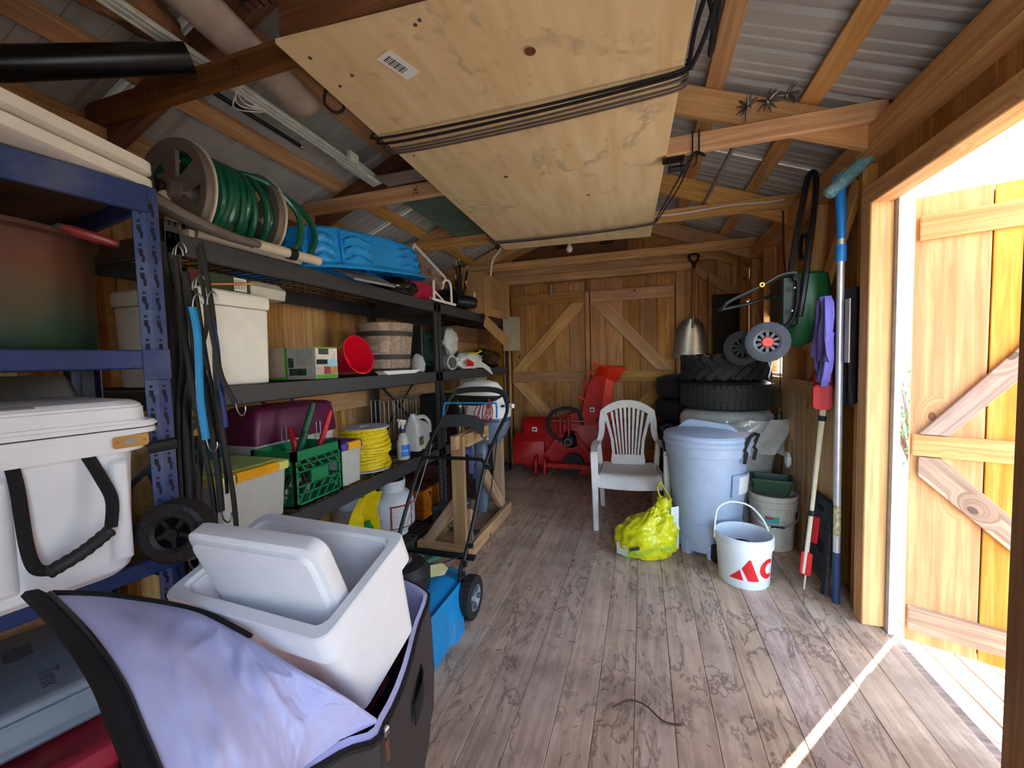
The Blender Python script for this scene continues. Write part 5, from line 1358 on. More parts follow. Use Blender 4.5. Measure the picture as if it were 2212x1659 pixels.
m = MB(); m.prism([(0, 0), (.05, .0), (.06, .14), (.03, .17), (-.01, .14)], .01, frame((-.90, 1.83, .12), (0, 1, 0), (1, 0, 0))); m.build('bracket', BLACKM, t, bev=.002)
for k in range(3): MB().cyl((-.898, 1.845 + .012 * k, .16 + .035 * k), (-.888, 1.845 + .012 * k, .16 + .035 * k), .008, 8).build('bolt', GALV, t)
m = MB(TR(-1.01, 1.80, .245, rx=rad(25), rz=rad(35))); m.prism([(-.05, -.035), (.035, -.035), (.06, 0), (.035, .035), (-.05, .035)], .002); m.build('paper_tag', mat('tag_cream', (224, 214, 150), rough=.6), t)
MB().tube([(-.905, 1.85, .235), (-.88, 1.80, .16), (-.86, 1.83, .06)], .007, 6).build('strut', BLACKM, t)

# ================================================================ LUMBER STAND WITH OUTBOARD MOTORS
t = thing('motor_stand', 'rough lumber stand holding outboard motors beside the mower', 'stand', (-1.28, 2.83, 0))
SX0, SX1 = -1.48, -1.09
for a in ((SX1 - .038, SX1, 2.38, 3.28, 0, .089, 'y'), (SX0, SX0 + .038, 2.38, 3.28, 0, .089, 'y'), (SX0 + .038, SX1 - .038, 2.38, 2.418, 0, .089, 'x'), (SX0 + .038, SX1 - .038, 3.242, 3.28, 0, .089, 'x'), (SX0 + .04, SX1 - .04, 2.42, 2.60, .045, .062, 'x'), (SX0 + .04, SX1 - .04, 2.75, 2.85, .045, .062, 'x')):
    bx('base_rail', t, *a[:6], W_2X4, a[6])
for y0 in (2.42, 3.20):
    bx('post', t, SX1 - .13, SX1 - .041, y0, y0 + .038, .0, .815, W_2X4, 'z')
bx('top_bar', t, SX1 - .10, SX1 - .062, 2.36, 2.85, .735, .824, W_2X4, 'y')
bx('top_bar', t, SX1 - .06, SX1 - .022, 2.462, 2.85, .735, .824, W_2X4, 'y')
board('brace', t, (SX1 - .05, 2.50, .05), (SX1 - .09, 2.62, .25), .06, .03, (1, 0, 0), W_2X4)
board('brace', t, (SX0 + .06, 2.43, .08), (SX0 + .30, 2.47, .40), .07, .03, (0, 1, 0), W_2X4)
board('brace', t, (SX1 - .06, 3.20, .09), (SX1 - .075, 2.86, .45), .089, .036, (1, 0, 0), W_2X4)
GREYM = mat('outboard_grey', (104, 116, 136), rough=.35, var=.08)
t = thing('trolling_motor', 'white and black electric trolling motor clamped on the stand', 'trolling motor', (-1.22, 2.66, .82))
hm = frame((-1.13, 2.72, 1.065), (.97, -.22, 0), (0, 0, 1))
def ov(a, b, z, k=.72, dx=0): return [(dx + a * math.copysign(abs(math.cos(2 * PI * i / 32)) ** k, math.cos(2 * PI * i / 32)), b * math.copysign(abs(math.sin(2 * PI * i / 32)) ** k, math.sin(2 * PI * i / 32)), z) for i in range(32)]
m = MB(hm); m.loft([ov(.195, .085, .0), ov(.20, .088, .012), ov(.185, .085, .045), ov(.13, .065, .085, dx=.02), ov(.06, .035, .102, dx=.03)]); m.build('top_cowl', WHITEP, t)
m = MB(hm); m.loft([ov(.09, .05, -.075, dx=-.06), ov(.15, .075, -.045, dx=-.02), ov(.19, .085, -.012), ov(.195, .085, -.001)]); m.build('lower_cowl', BLACKP, t)
MB(hm).box(-.12, -.03, -.05, .05, .068, .074).build('indicator', mat('smoke_grey', (70, 66, 64), rough=.3), t, bev=.003)
MB().tube([(-1.235, 2.62, 1.0), (-1.255, 2.60, .29)], .016, 12).build('shaft', STEEL, t)
m = MB(); m.tube([(-1.235, 2.62, .985), (-1.235, 2.62, .93)], .034, 12); m.ball((-1.225, 2.60, .93), .018, 6); m.build('collar', BLACKP, t)
m = MB(frame((-1.20, 2.540, .915), (.94, .3, 0), (0, -1, .15)))
m.prism([(-.14, -.055), (.06, -.055), (.10, -.08), (.12, -.11), (.165, -.11), (.16, -.03), (.12, .015), (.03, .028), (-.14, .03)], .05, z0=-.025); m.build('mount_bracket', BLACKP, t, bev=.008, seg=2)
m = MB(); m.tube(curve_pts([(-1.07, 2.60, .80), (-1.05, 2.56, .79), (-1.02, 2.55, .78)], 4), .007, 7); m.ball((-1.01, 2.55, .78), .017, 6); m.build('clamp_screw', GALV, t)
m = MB(frame((-1.265, 2.60, .285), (-.95, -.20, -.22), (0, 0, 1)) @ Matrix.Rotation(PI / 2, 4, 'Y')); m.lathe([(0, -.10), (.03, -.09), (.045, -.04), (.045, .15), (.038, .165), (.038, .19), (0, .195)], 24); m.build('motor_pod', mat('pod_dark', (52, 54, 58), rough=.35), t)
for s in (1, -1):
    m = MB(frame((-1.445, 2.562, .243), (-.2 * s, 0, s), (-.95, -.20, -.22)))
    m.grid([[V((.03 + .027 * i, (.022 + .012 * math.sin(i / 4 * PI)) * (2 * j - 1) * (1 if i < 4 else .5), .012 * (2 * j - 1))) for i in range(5)] for j in range(2)], .004); m.build('propeller_blade', BLACKP, t)
m = MB()
for k in range(5):
    m.tube(curve_pts([(-1.10 + .015 * k, 2.68, 1.02), (-1.12 + .03 * k, 2.60, .95 - .01 * k), (-1.07 + .02 * k, 2.58, .90), (-1.03 + .012 * k, 2.60, .96), (-1.02, 2.64, 1.06 + .01 * (k % 2))], 6), .0035, 6)
m.tube(curve_pts([(-1.18, 2.62, 1.0), (-1.17, 2.56, .90), (-1.12, 2.54, .86), (-1.08, 2.56, .92), (-1.07, 2.60, 1.0)], 6), .0045, 6)
m.build('battery_leads', mat('wire_red', (150, 30, 40), rough=.5), t)
t = thing('outboard_motor', 'white and blue grey petrol outboard hanging on the far side', 'outboard motor', (-1.20, 2.98, .82))
om = TR(-1.20, 3.035, .735, rz=rad(-6))
m = MB(om); m.loft([ov(.17, .12, .10, .6), ov(.19, .135, .13, .6), ov(.195, .14, .22, .6), ov(.17, .12, .31, .6, -.01), ov(.09, .07, .335, .6, -.02)]); m.build('cowl', WHITEP, t)
m = MB(om); m.loft([ov(.10, .08, -.08), ov(.15, .11, -.02), ov(.185, .135, .05), ov(.19, .138, .098)]); m.build('pan', GREYM, t)
MB(om).loft([ov(.192, .139, .098), ov(.196, .142, .104), ov(.194, .140, .128)], caps=False).build('stripe', mat('cowl_stripe', (60, 74, 104), rough=.3), t)
m = MB(om @ TR(-.06, 0, 0)); m.loft([ov(.055, .04, -.08), ov(.05, .035, -.25), ov(.065, .04, -.27), ov(.06, .035, -.30), ov(.045, .028, -.62), ov(.03, .02, -.66)]); m.build('leg', GREYM, t)
m = MB(om @ TR(-.06, 0, -.20)); m.lathe([(0, -.06), (.03, -.055), (.05, -.01), (.045, .04), (0, .06)], 18, M=Matrix.Rotation(PI / 2, 4, 'Y')); m.build('exhaust_boss', GALV, t)
MB().tube([(-1.05, 2.94, .955), (-.985, 2.90, .965)], .010, 8).build('tiller', BLACKM, t)
MB().tube([(-.99, 2.903, .964), (-.92, 2.87, .968)], .017, 12).build('tiller_grip', WHITEP, t)
m = MB(om); m.box(.02, .10, -.03, .03, -.06, .02); m.tube([(.06, -.02, -.02), (.06, -.12, -.02)], .008, 8); m.build('clamp', BLACKM, t, bev=.004)

# ================================================================ RED SNOW BLOWER ATTACHMENT
SR_ = mat('blower_red', (190, 20, 22), rough=.45, var=.1, dirt=(120, 60, 54), dirt_amt=.4); SO_ = mat('chute_orange_red', (232, 50, 18), rough=.4)
t = thing('snow_blower', 'red tractor snow blower attachment with tall chute at the back doors', 'snow blower', (-.75, 4.5, 0))
m = MB(); m.prism([(4.36, .14), (4.36, .40), (4.44, .47), (4.62, .47), (4.62, .14)], .36, frame((-1.41, 0, 0), (0, 1, 0), (1, 0, 0))); m.build('gear_cover', SR_, t, bev=.006)
m = MB(); m.prism([(4.45, .08), (4.43, .60), (4.50, .66), (4.76, .62), (4.76, .08)], 1.18, frame((-1.31, 0, 0), (0, 1, 0), (1, 0, 0))); m.build('auger_housing', SR_, t, bev=.006)
m = MB(TR(-.60, 4.44, .38)); m.lathe([(0, 0), (.36, 0), (.36, .10), (0, .10)], 40, Matrix.Rotation(-PI / 2, 4, 'X')); m.build('impeller_drum', SR_, t, bev=.004)
for x in (-1.14, -1.04):
    m = MB(); m.prism([(4.26, .05), (4.26, .22), (4.32, .26), (4.44, .26), (4.44, .05)], .025, frame((x, 0, 0), (0, 1, 0), (1, 0, 0))); m.build('hitch_plate', SR_, t, bev=.003)
m = MB(); m.bar((-1.05, 4.30, .16), (-.40, 4.30, .16), .06, .05); m.build('cross_member', SR_, t, bev=.004)
for s in (-1, 1):
    m = MB(); m.bar((-.78 + s * .06, 4.36, .50), (-.78 + s * .30, 4.33, .18), .06, .02, (0, 1, 0)); m.build('a_frame_leg', SR_, t, bev=.003)
for x in (-.86, -.77):
    m = MB(); m.prism([(4.28, .48), (4.28, .68), (4.33, .70), (4.40, .66), (4.40, .48)], .018, frame((x, 0, 0), (0, 1, 0), (1, 0, 0))); m.build('top_link_ear', SR_, t, bev=.003)
MB().tube([(-.95, 4.32, .64), (-.60, 4.32, .64)], .010, 8).build('link_pin', CHROME, t)
m = MB(TR(-.76, 4.33, .43)); m.lathe([(0, .03), (.03, .03), (.03, .05), (.055, .05), (.062, .0), (.085, -.02), (.095, -.06), (.095, -.12), (0, -.12)], 28, Matrix.Rotation(PI / 2, 4, 'X')); m.build('shaft_guard', BLACKP, t)
MB(TR(-.76, 4.27, .43)).lathe([(.028, .0), (.038, .0), (.038, .05), (.028, .05), (.028, 0)], 20, Matrix.Rotation(PI / 2, 4, 'X')).build('shaft_end', STEEL, t)
m = MB(TR(-.72, 4.36, .18)); m.lathe([(0, 0), (.11, 0), (.11, .05), (0, .05)], 28, Matrix.Rotation(PI / 2, 4, 'X')); m.build('gear_disc', BLACKP, t)
MB().tube(curve_pts([(-.62, 4.34, .60), (-.66, 4.34, .74), (-.80, 4.33, .78), (-.95, 4.32, .72), (-.99, 4.32, .58), (-.92, 4.32, .47), (-.84, 4.33, .43)], 8), .020, 10).build('hose', RUBBER, t)
ch = []
for z, x0, x1, yy in ((.60, -.66, -.36, 4.46), (.80, -.63, -.33, 4.46), (1.0, -.58, -.30, 4.44), (1.12, -.52, -.27, 4.41)):
    ch.append([V((x0, yy, z)), V((x0 + .02, yy - .10, z)), V((x1 - .02, yy - .10, z)), V((x1, yy, z)), V((x1, yy + .12, z)), V((x0, yy + .12, z))])
m = MB(); m.loft(ch, caps=False); m.build('chute', SR_, t, bev=0, smooth=30)
m = MB(); m.grid([[V((-.43, 4.33, .62)), V((-.40, 4.33, .9)), V((-.36, 4.31, 1.12))], [V((-.33, 4.35, .62)), V((-.31, 4.34, .9)), V((-.27, 4.32, 1.12))]], .006); m.build('chute_front', SO_, t)
m = MB(); m.loft([[V((-.52, 4.44, 1.10)), V((-.36, 4.30, 1.10)), V((-.26, 4.31, 1.05)), V((-.26, 4.50, 1.08))], [V((-.44, 4.40, 1.24)), V((-.34, 4.26, 1.22)), V((-.16, 4.27, 1.20)), V((-.16, 4.42, 1.22))]]); m.build('deflector', SO_, t, bev=.004)
m = MB(); m.tube(curve_pts([(-.62, 4.33, .84), (-.60, 4.32, .98), (-.55, 4.31, 1.10), (-.50, 4.31, 1.20), (-.48, 4.31, 1.26)], 6), [.018] * 25, 8, flat=.5); m.bar((-.50, 4.31, 1.27), (-.36, 4.30, 1.215), .04, .012); m.bar((-.66, 4.32, .91), (-.56, 4.32, .86), .035, .012); m.build('deflector_arm', SO_, t)
for x, z, w in ((-1.20, .50, .055), (-.52, .74, .05)):
    mm = MB(); mm.box(x, x + w, 4.425, 4.428, z, z + .05) if z < .6 else mm.box(x - .02, x + w - .02, 4.345, 4.348, z, z + .05)
    d = mm.build('warning_decal', PAPERW, t)
    mm = MB(); yy = 4.4235 if z < .6 else 4.3435; xo = 0 if z < .6 else -.02
    mm.add([(x + xo + .01, yy, z + .01), (x + xo + w - .01, yy, z + .015), (x + xo + w - .015, yy, z + .04), (x + xo + .025, yy, z + .03), (x + xo + .012, yy, z + .042)], [(0, 1, 2, 3, 4)]); mm.build('pictogram', INK, d)
MB().box(-.48, -.42, 4.335, 4.338, .64, .665).build('model_plate', INK, t)

# ================================================================ WHITE RESIN CHAIR
CHW = mat('chair_white', (222, 214, 208), rough=.45, var=.03, dirt=(150, 130, 112), dirt_amt=.35)
t = thing('garden_chair', 'white stacking plastic armchair with fan slat back', 'chair', (-.112, 3.345, 0), (0, 0, rad(4)))
def bp(x, z): return V((x, .20 + (z - .40) * .25 - .55 * x * x, z))
def ribbon(A, B, th=.012): return [[V(a) for a in A], [V(b) for b in B]]
def cpart(nm, A, B, th=.010): MB().grid([[V(a) for a in A], [V(b) for b in B]], th).build(nm, CHW, t, world=False, smooth=60)
N = 16
cpart('top_rail', [bp(.225 * (2 * i / N - 1), .935 - .085 * abs(2 * i / N - 1) ** 2.2) for i in range(N + 1)], [bp(.172 * (2 * i / N - 1), .872 - .05 * abs(2 * i / N - 1) ** 2) for i in range(N + 1)])
for s in (-1, 1):
    cpart('side_rail', [bp(s * .225, .85), bp(s * .238, .76), bp(s * .238, .68), bp(s * .25, .62)] + [V((s * .262, .20, .60))], [bp(s * .172, .822), bp(s * .188, .74), bp(s * .19, .68), bp(s * .20, .63)] + [V((s * .215, .21, .60))])
    cpart('inner_rail', [bp(s * .195, .79), bp(s * .165, .70), bp(s * .14, .60), bp(s * .130, .50), bp(s * .14, .42)], [bp(s * .168, .815), bp(s * .140, .70), bp(s * .115, .60), bp(s * .105, .50), bp(s * .11, .42)])
    cpart('armrest', [V((s * .285, .22, .60)), V((s * .29, .05, .612)), V((s * .292, -.12, .618)), V((s * .285, -.24, .60))], [V((s * .215, .22, .595)), V((s * .235, .05, .607)), V((s * .240, -.12, .612)), V((s * .235, -.235, .595))], .012)
    m = MB(); m.loft([[(s * .292, -.20, .60), (s * .235, -.20, .60), (s * .235, -.25, .59), (s * .292, -.25, .59)], [(s * .285, -.20, .40), (s * .235, -.21, .40), (s * .235, -.26, .40), (s * .285, -.26, .40)], [(s * .272, -.245, .0), (s * .235, -.245, 0), (s * .235, -.275, 0), (s * .272, -.275, 0)]]); m.build('leg', CHW, t, world=False, bev=.005)
    m = MB(); m.loft([[(s * .265, .26, .60), (s * .225, .26, .60), (s * .225, .20, .60), (s * .265, .20, .60)], [(s * .25, .25, .38), (s * .205, .25, .38), (s * .205, .20, .38), (s * .25, .20, .38)], [(s * .235, .30, 0), (s * .195, .30, 0), (s * .195, .27, 0), (s * .235, .27, 0)]]); m.build('leg', CHW, t, world=False, bev=.005)
for k in range(8):
    u = (k + .5) / 8 * 2 - 1; wt, wb_ = .0105, .0065
    xt, xb = u * .150, u * .092
    cpart('slat', [bp(xb - wb_, .47), bp(xb * .6 + xt * .4 - .5 * (wt + wb_), .63), bp(xt - wt, .875 - .05 * u * u)], [bp(xb + wb_, .47), bp(xb * .6 + xt * .4 + .5 * (wt + wb_), .63), bp(xt + wt, .875 - .05 * u * u)], .009)
cpart('lower_panel', [bp(-.14, .39), bp(-.07, .39), bp(0, .39), bp(.07, .39), bp(.14, .39)], [bp(-.108, .48), bp(-.05, .48), bp(0, .48), bp(.05, .48), bp(.108, .48)])
P = []
for j in range(13):
    v = j / 12
    y = .23 - .46 * v; z = .395 + .015 * v - .02 * math.sin(v * PI) + (0 if v < .86 else -.10 * ((v - .86) / .14) ** 2)
    w = .20 + .03 * v
    P.append([V((w * (2 * i / 10 - 1), y, z + .012 * (2 * i / 10 - 1) ** 2)) for i in range(11)])
MB().grid(P, .010).build('seat', CHW, t, world=False, smooth=60)
for s in (-1, 1):
    cpart('apron', [V((s * .235, -.22, .42)), V((s * .235, 0, .40)), V((s * .225, .22, .40))], [V((s * .24, -.24, .33)), V((s * .238, 0, .37)), V((s * .225, .24, .34))])

# ================================================================ WHEELED BIN, SOIL BAG, PAILS
BINB = mat('bin_blue', (168, 182, 204), rough=.45, var=.04, dirt=(110, 120, 140), dirt_amt=.2)
t = thing('wheeled_bin', 'tall pale blue wheeled rubbish bin with black lid clamps', 'rubbish bin', (.405, 2.98, 0))
m = MB(TR(.405, 2.98, 0)); m.lathe([(0, .03), (.185, .03), (.195, .04), (.215, .22), (.205, .225), (.212, .26), (.245, .66), (.262, .665), (.265, .72), (.255, .735), (.0, .735)], 48); m.build('body', BINB, t)
for a in range(5):
    MB(TR(.405, 2.98, 0, rz=rad(-140 + 52 * a + (0 if a < 3 else 40)))).loft([ring3(.05, .06, .01, 0, cx=.175), ring3(.06, .07, .01, .10, cx=.175)]).build('foot_lug', BINB, t, bev=.006)
m = MB(TR(.405, 2.98, 0)); m.lathe([(0, .722), (.268, .722), (.276, .735), (.276, .752), (.266, .762), (.272, .768), (.272, .782), (.262, .795), (.15, .822), (0, .832)], 48); lid = m.build('lid', BINB, t)
m = MB(TR(.405, 2.98, .80, rz=rad(-25))); m.loft([[(-.21, -.028, -.01), (.21, -.028, -.01), (.21, .028, -.01), (-.21, .028, -.01)], [(-.14, -.024, .06), (.17, -.024, .032), (.17, .024, .032), (-.14, .024, .06)], [(-.10, -.020, .078), (.13, -.020, .058), (.13, .020, .058), (-.10, .020, .078)]]); m.build('lid_handle', BINB, lid, bev=.005)
for a, nm in ((rad(-32), 'r'), (rad(148), 'l')):
    Mh = TR(.405, 2.98, 0, rz=a)
    MB().tube([Mh @ V(p) for p in ((.262, -.075, .635), (.275, -.075, .70), (.262, -.072, .72), (.29, -.068, .80), (.285, .0, .815), (.29, .068, .80), (.262, .072, .72), (.275, .075, .70), (.262, .075, .635))], .0105, 8).build('clamp_handle', BLACKP, t)
for wx, wy in ((.425, 2.775), (.61, 2.86)):
    Mw = TR(wx, wy, .056, rz=rad(28)) @ Matrix.Rotation(PI / 2, 4, 'Y')
    MB(Mw).lathe([(0, -.02), (.045, -.02), (.056, -.012), (.056, .012), (.045, .02), (0, .02)], 24).build('wheel', BLACKP, t)
MB(TR(.405, 2.98, 0)).lathe([(.2385, .42), (.2505, .56)], 6, a0=rad(-62), a1=rad(-18)).build('label_panel', mat('bin_panel', (160, 176, 202), rough=.4), t)
MB(TR(.405, 2.98, 0)).lathe([(.2395, .43), (.2505, .545)], 6, a0=rad(-50), a1=rad(-14)).build('torn_sticker', PAPERW, t)

SOIL = mat('soil_bag_yellow', (222, 214, 20), rough=.35, var=.08, coat=.3, dirt=(70, 62, 30), dirt_amt=.5)
t = thing('soil_bag', 'half empty yellow potting soil bag slumped against the bin', 'soil bag', (.06, 2.80, 0))
P = blob((.005, 2.775, .10), (.185, .115, .165), .18, 2.6, 3, nu=64, nv=44, zmin=.004, ridge=.24)
for row in P:
    for p in row:
        f = max(0, (p.z - .14) / .13)
        p.x += f * .07; p.z += .10 * f * f * max(0, (p.x + .02) / .2)
MB().grid(P).build('sack', SOIL, t, smooth=60)
m = MB()
P = []
for j in range(9):
    v = j / 8
    P.append([V((.14 + .085 * math.cos(a_ := (i / 12 * 2 * PI)) * (1 - .55 * v) + .015 * noise.noise(V((i * .9, v * 4, 2))) - .02 * v, 2.80 + .06 * math.sin(a_) * (1 - .5 * v) + .012 * noise.noise(V((i * .7, v * 4, 7))), .18 + .20 * v + .012 * math.sin(i * 2.1) * v)) for i in range(13)])
m.grid(P, .002); m.build('neck', SOIL, t, smooth=50)
MB().tube(curve_pts([(.11, 2.80, .36), (.085, 2.79, .44), (.10, 2.79, .485), (.135, 2.79, .43), (.17, 2.79, .37)], 6), .020, 8, flat=.25).build('handle_loop', SOIL, t)
def soil_fn(x, y): return (0.03 + x + .12, 2.664 + .12 * abs(x) * 0 + .03 * (y + .05), .105 + y + x * .38)
WSK = mat('soil_white_print', (226, 228, 222), rough=.35)
MB().grid([[V((-.175 + .018 * i, 2.715 - .011 * i, .012 + .026 * j)) for i in range(5)] for j in range(4)], .002).build('white_corner', WSK, t)
m = MB(); m.grid([[V((.165 + .016 * i, 2.735 + .012 * i, .06 + .07 * j)) for i in range(4)] for j in range(5)], .002); m.build('white_side', WSK, t, smooth=50)
lt = text_obj('lettering', 'terreau tout usage', .042, frame((.03, 2.628, .085), (.97, .12, .28), (.05, -.95, .3)), GREENINK, t, shear=.2)
MB(frame((-.06, 2.632, .088), (.97, .10, .24), (.05, -.95, .3))).box(-.032, .032, -.010, .010, -.001, .001).build('brand_bar', INK, t)

t = thing('white_bucket', 'white plastic bucket with big red lettering and raised bail handle', 'bucket', (.548, 2.60, 0))
bk = TR(.548, 2.60, 0)
WB = mat('bucket_white', (226, 228, 230), rough=.35, var=.02, sss=.0)
m = MB(bk); m.lathe([(0, 0), (.126, 0), (.130, .006), (.143, .215), (.152, .217), (.152, .245), (.147, .247), (.147, .262), (.153, .264), (.153, .278), (.146, .282), (.141, .278), (.138, .215), (.126, .012), (0, .012)], 48); m.build('pail', WB, t)
MB().tube(curve_pts([V((.545 - .152, 2.59, .235)), V((.40, 2.60, .34)), V((.425, 2.64, .40)), V((.50, 2.68, .425)), V((.60, 2.70, .40)), V((.665, 2.67, .33)), V((.545 + .15, 2.63, .245))], 8), .0055, 8).build('bail_handle', WHITEP, t)
def decal(name, polys, R, ang, zc, m_, parent, Mc):
    o = MB(); polys = [[(p[0] * 1.42, p[1] * 1.42) for p in q] for q in polys]
    for poly in polys:
        bm = bmesh.new(); bm.faces.new([bm.verts.new((p[0], p[1], 0)) for p in poly])
        bmesh.ops.triangulate(bm, faces=bm.faces[:])
        for _ in range(2): bmesh.ops.subdivide_edges(bm, edges=bm.edges[:], cuts=1, use_grid_fill=True)
        bm.verts.ensure_lookup_table()
        vs_ = []
        for v in bm.verts:
            rr = R(zc + v.co.y) + .0008; a = ang + v.co.x / rr
            vs_.append((rr * math.sin(a), -rr * math.cos(a), zc + v.co.y))
        o.add(vs_, [tuple(v.index for v in f.verts) for f in bm.faces], Mc); bm.free()
    return o.build(name, m_, parent, smooth=0)
RB = lambda z: .130 + (.143 - .130) * (z - .006) / .209
S = .062
decal('letter_a_wedge', [[(-.105, -S / 2 - .008), (-.052, -S / 2 - .008), (-.066, S * .05)]], RB, rad(20), .108, REDINK, t, bk)
decal('letter_a_stroke', [[(-.060, S * .16), (-.036, S * .78), (-.030, S * .78), (.004, -S / 2 - .008), (-.036, -S / 2 - .008)]], RB, rad(20), .108, REDINK, t, bk)
arc_o = [(.045 + .040 * math.cos(rad(a)), .008 + .040 * math.sin(rad(a))) for a in range(50, 315, 15)]
arc_i = [(.050 + .020 * math.cos(rad(a)), .008 + .022 * math.sin(rad(a))) for a in range(310, 40, -15)]
for k in range(len(arc_o) - 1):
    pass
decal('letter_c', [[arc_o[k], arc_o[k + 1], arc_i[len(arc_i) - 2 - k if k < len(arc_i) - 1 else 0], arc_i[len(arc_i) - 1 - k]] for k in range(len(arc_o) - 1)], RB, rad(20), .108, REDINK, t, bk)
decal('letter_e', [[(.092, -.032), (.110, -.032), (.110, .048), (.092, .048)], [(.110, -.032), (.150, -.032), (.150, -.014), (.110, -.014)], [(.110, .0), (.142, .0), (.142, .016), (.110, .016)], [(.110, .030), (.150, .030), (.150, .048), (.110, .048)]], RB, rad(20), .108, REDINK, t, bk)
t = thing('paint_can', 'small red and dark tin inside the white bucket', 'tin', (.535, 2.62, .013))
MB(TR(.54, 2.60, .030, rx=rad(-6), ry=rad(4))).lathe([(0, 0), (.05, 0), (.05, .17), (.053, .172), (.053, .182), (.046, .184), (.044, .172), (0, .172)], 28).build('tin', mat('tin_dark', (70, 40, 40), rough=.35, metal=.6), t)
MB(TR(.54, 2.60, .030, rx=rad(-6), ry=rad(4))).lathe([(0, .1735), (.043, .1735), (.043, .176), (0, .176)], 24).build('tin_top', mat('tin_red', (150, 40, 44), rough=.4), t)

t = thing('pail_large', 'grubby white five gallon pail by the wall', 'pail', (.835, 3.14, 0))
PW = mat('pail_grubby', (206, 196, 180), rough=.45, var=.05, dirt=(150, 132, 108), dirt_amt=.5)
pk = TR(.835, 3.14, 0)
rings = []
for z, r in ((.0, .118), (.008, .122), (.26, .134)):
    rings.append([((r - (.003 if (i % 6 == 0) else 0)) * math.cos(2 * PI * i / 72), (r - (.003 if (i % 6 == 0) else 0)) * math.sin(2 * PI * i / 72), z) for i in range(72)])
m = MB(pk); m.loft(rings, caps=False); m.lathe([(.134, .26), (.142, .262), (.143, .285), (.139, .287), (.140, .31), (.147, .312), (.147, .328), (.141, .330), (.141, .345), (.147, .347), (.147, .362), (.140, .366), (.134, .36), (.122, .02), (0, .02)], 48); m.add([(.118 * math.cos(2 * PI * i / 40), .118 * math.sin(2 * PI * i / 40), 0) for i in range(40)], [tuple(range(40))]); m.build('body', PW, t)
MB().tube(curve_pts([V((.69, 3.13, .30)), V((.70, 3.02, .22)), V((.78, 2.985, .175)), V((.86, 2.985, .175)), V((.95, 3.03, .22)), V((.982, 3.13, .30))], 8), .004, 6).build('bail_handle', GALV, t)
MB().tube([(.785, 2.984, .175), (.865, 2.984, .176)], .007, 8).build('grip', BLACKP, t)
MB(pk).lathe([(.1350, .19), (.1378, .235)], 6, a0=rad(-122), a1=rad(-88)).build('label', mat('label_teal', (60, 170, 160), rough=.4), t)
MB(pk).lathe([(.1383, .215), (.1388, .23)], 4, a0=rad(-121), a1=rad(-100)).build('label_logo', REDINK, t)
text_obj('printed_mark', '(+)', .022, pk @ TR(0, 0, .205, rz=rad(12)), REDINK, t, bend=.1385)
GT = mat('planter_green', (46, 78, 56), rough=.5)
t = thing('planter_tray', 'dark green plastic planter tray sitting on the grubby pail', 'planter', (.835, 3.14, .366))
m = MB(TR(.83, 3.15, .366, rz=rad(-12))); m.loft([ring3(.20, .15, .02, 0), ring3(.24, .18, .02, .085), ring3(.255, .195, .02, .087), ring3(.255, .195, .02, .10), ring3(.235, .175, .02, .10), ring3(.19, .14, .02, .012)]); m.build('tray', GT, t)

# ================================================================ TYRES
def tyre(label, loc, R, w, kind, rz=0, group='stacked tyres'):
    t = thing('tyre', label, 'tyre', loc, (0, 0, rz), group=group)
    n = 72
    prof = [(R * .62, .02), (R * .66, .0), (R * .80, .004), (R * .93, .02), (R * .99, .05), (R, .08), (R * 1.005, w / 2), (R, w - .08), (R * .99, w - .05), (R * .93, w - .02), (R * .80, w - .004), (R * .66, w), (R * .62, w - .02), (R * .58, w / 2), (R * .62, .02)]
    if kind != 'road': prof = [(r, z) for r, z in prof]
    MB().lathe(prof, n).build('carcass', RUBBER, t, world=False, smooth=50)
    m = MB()
    if kind == 'road':
        for zc in (w * .28, w * .42, w * .58, w * .72):
            for k in range(48):
                a = 2 * PI * k / 48 + (.03 if zc > w / 2 else 0)
                m.box(R * .99, R * 1.018, -R * .055, R * .055, zc - w * .055, zc + w * .055, Matrix.Rotation(a, 4, 'Z'))
        for k in range(48):
            for zz in (.045, w - .045): m.box(R * .965, R * 1.005, -R * .045, R * .045, zz - .018, zz + .018, Matrix.Rotation(2 * PI * k / 48, 4, 'Z'))
    else:
        for k in range(22):
            a = 2 * PI * k / 22
            for s, zz, da in ((1, w * .33, 0), (-1, w * .67, PI / 22)):
                m.box(R * .96, R * 1.055, -.075, .055, -.019, .019, Matrix.Rotation(a + da, 4, 'Z') @ TR(0, 0, zz) @ Matrix.Rotation(s * .75, 4, 'X'))
            m.box(R * .88, R * 1.02, -.022, .022, -.016, .03, Matrix.Rotation(a, 4, 'Z') @ TR(0, 0, w - .045)); m.box(R * .88, R * 1.02, -.022, .022, -.03, .016, Matrix.Rotation(a + .1, 4, 'Z') @ TR(0, 0, .045))
    m.build('tread_blocks', RUBBER, t, world=False, smooth=0, kind='stuff')
    return t
tyre('black road tyre lying on the plastic wrapped stack', (.62, 3.58, .885), .325, .225, 'road', .2)
tyre('chunky lug tread off-road tyre on top of the stack', (.61, 3.57, 1.112), .300, .205, 'lug', .1)
d0 = tyre('topmost dark tyre of the stack behind the chair', (.455, 4.29, .905), .325, .222, 'road', .5, 'dark tyres behind the chair')
for k, lb in enumerate(('second tyre from the top of the dark stack', 'middle tyre of the dark stack behind the chair', 'second tyre from the floor in the dark stack', 'bottom tyre of the dark stack behind the chair')):
    copy_tree(d0, None, (.455 + .01 * (k % 2), 4.29, .905 - .2255 * (k + 1)), (0, 0, .9 * k), lb)
PLW = mat('wrap_plastic', (206, 204, 200), rough=.2, trans=.25, var=.08, coat=.5)
t = thing('tyre_stack', 'stack of tyres wrapped in translucent white plastic', 'wrapped tyres', (.62, 3.58, 0))
rings = []
random.seed(5)
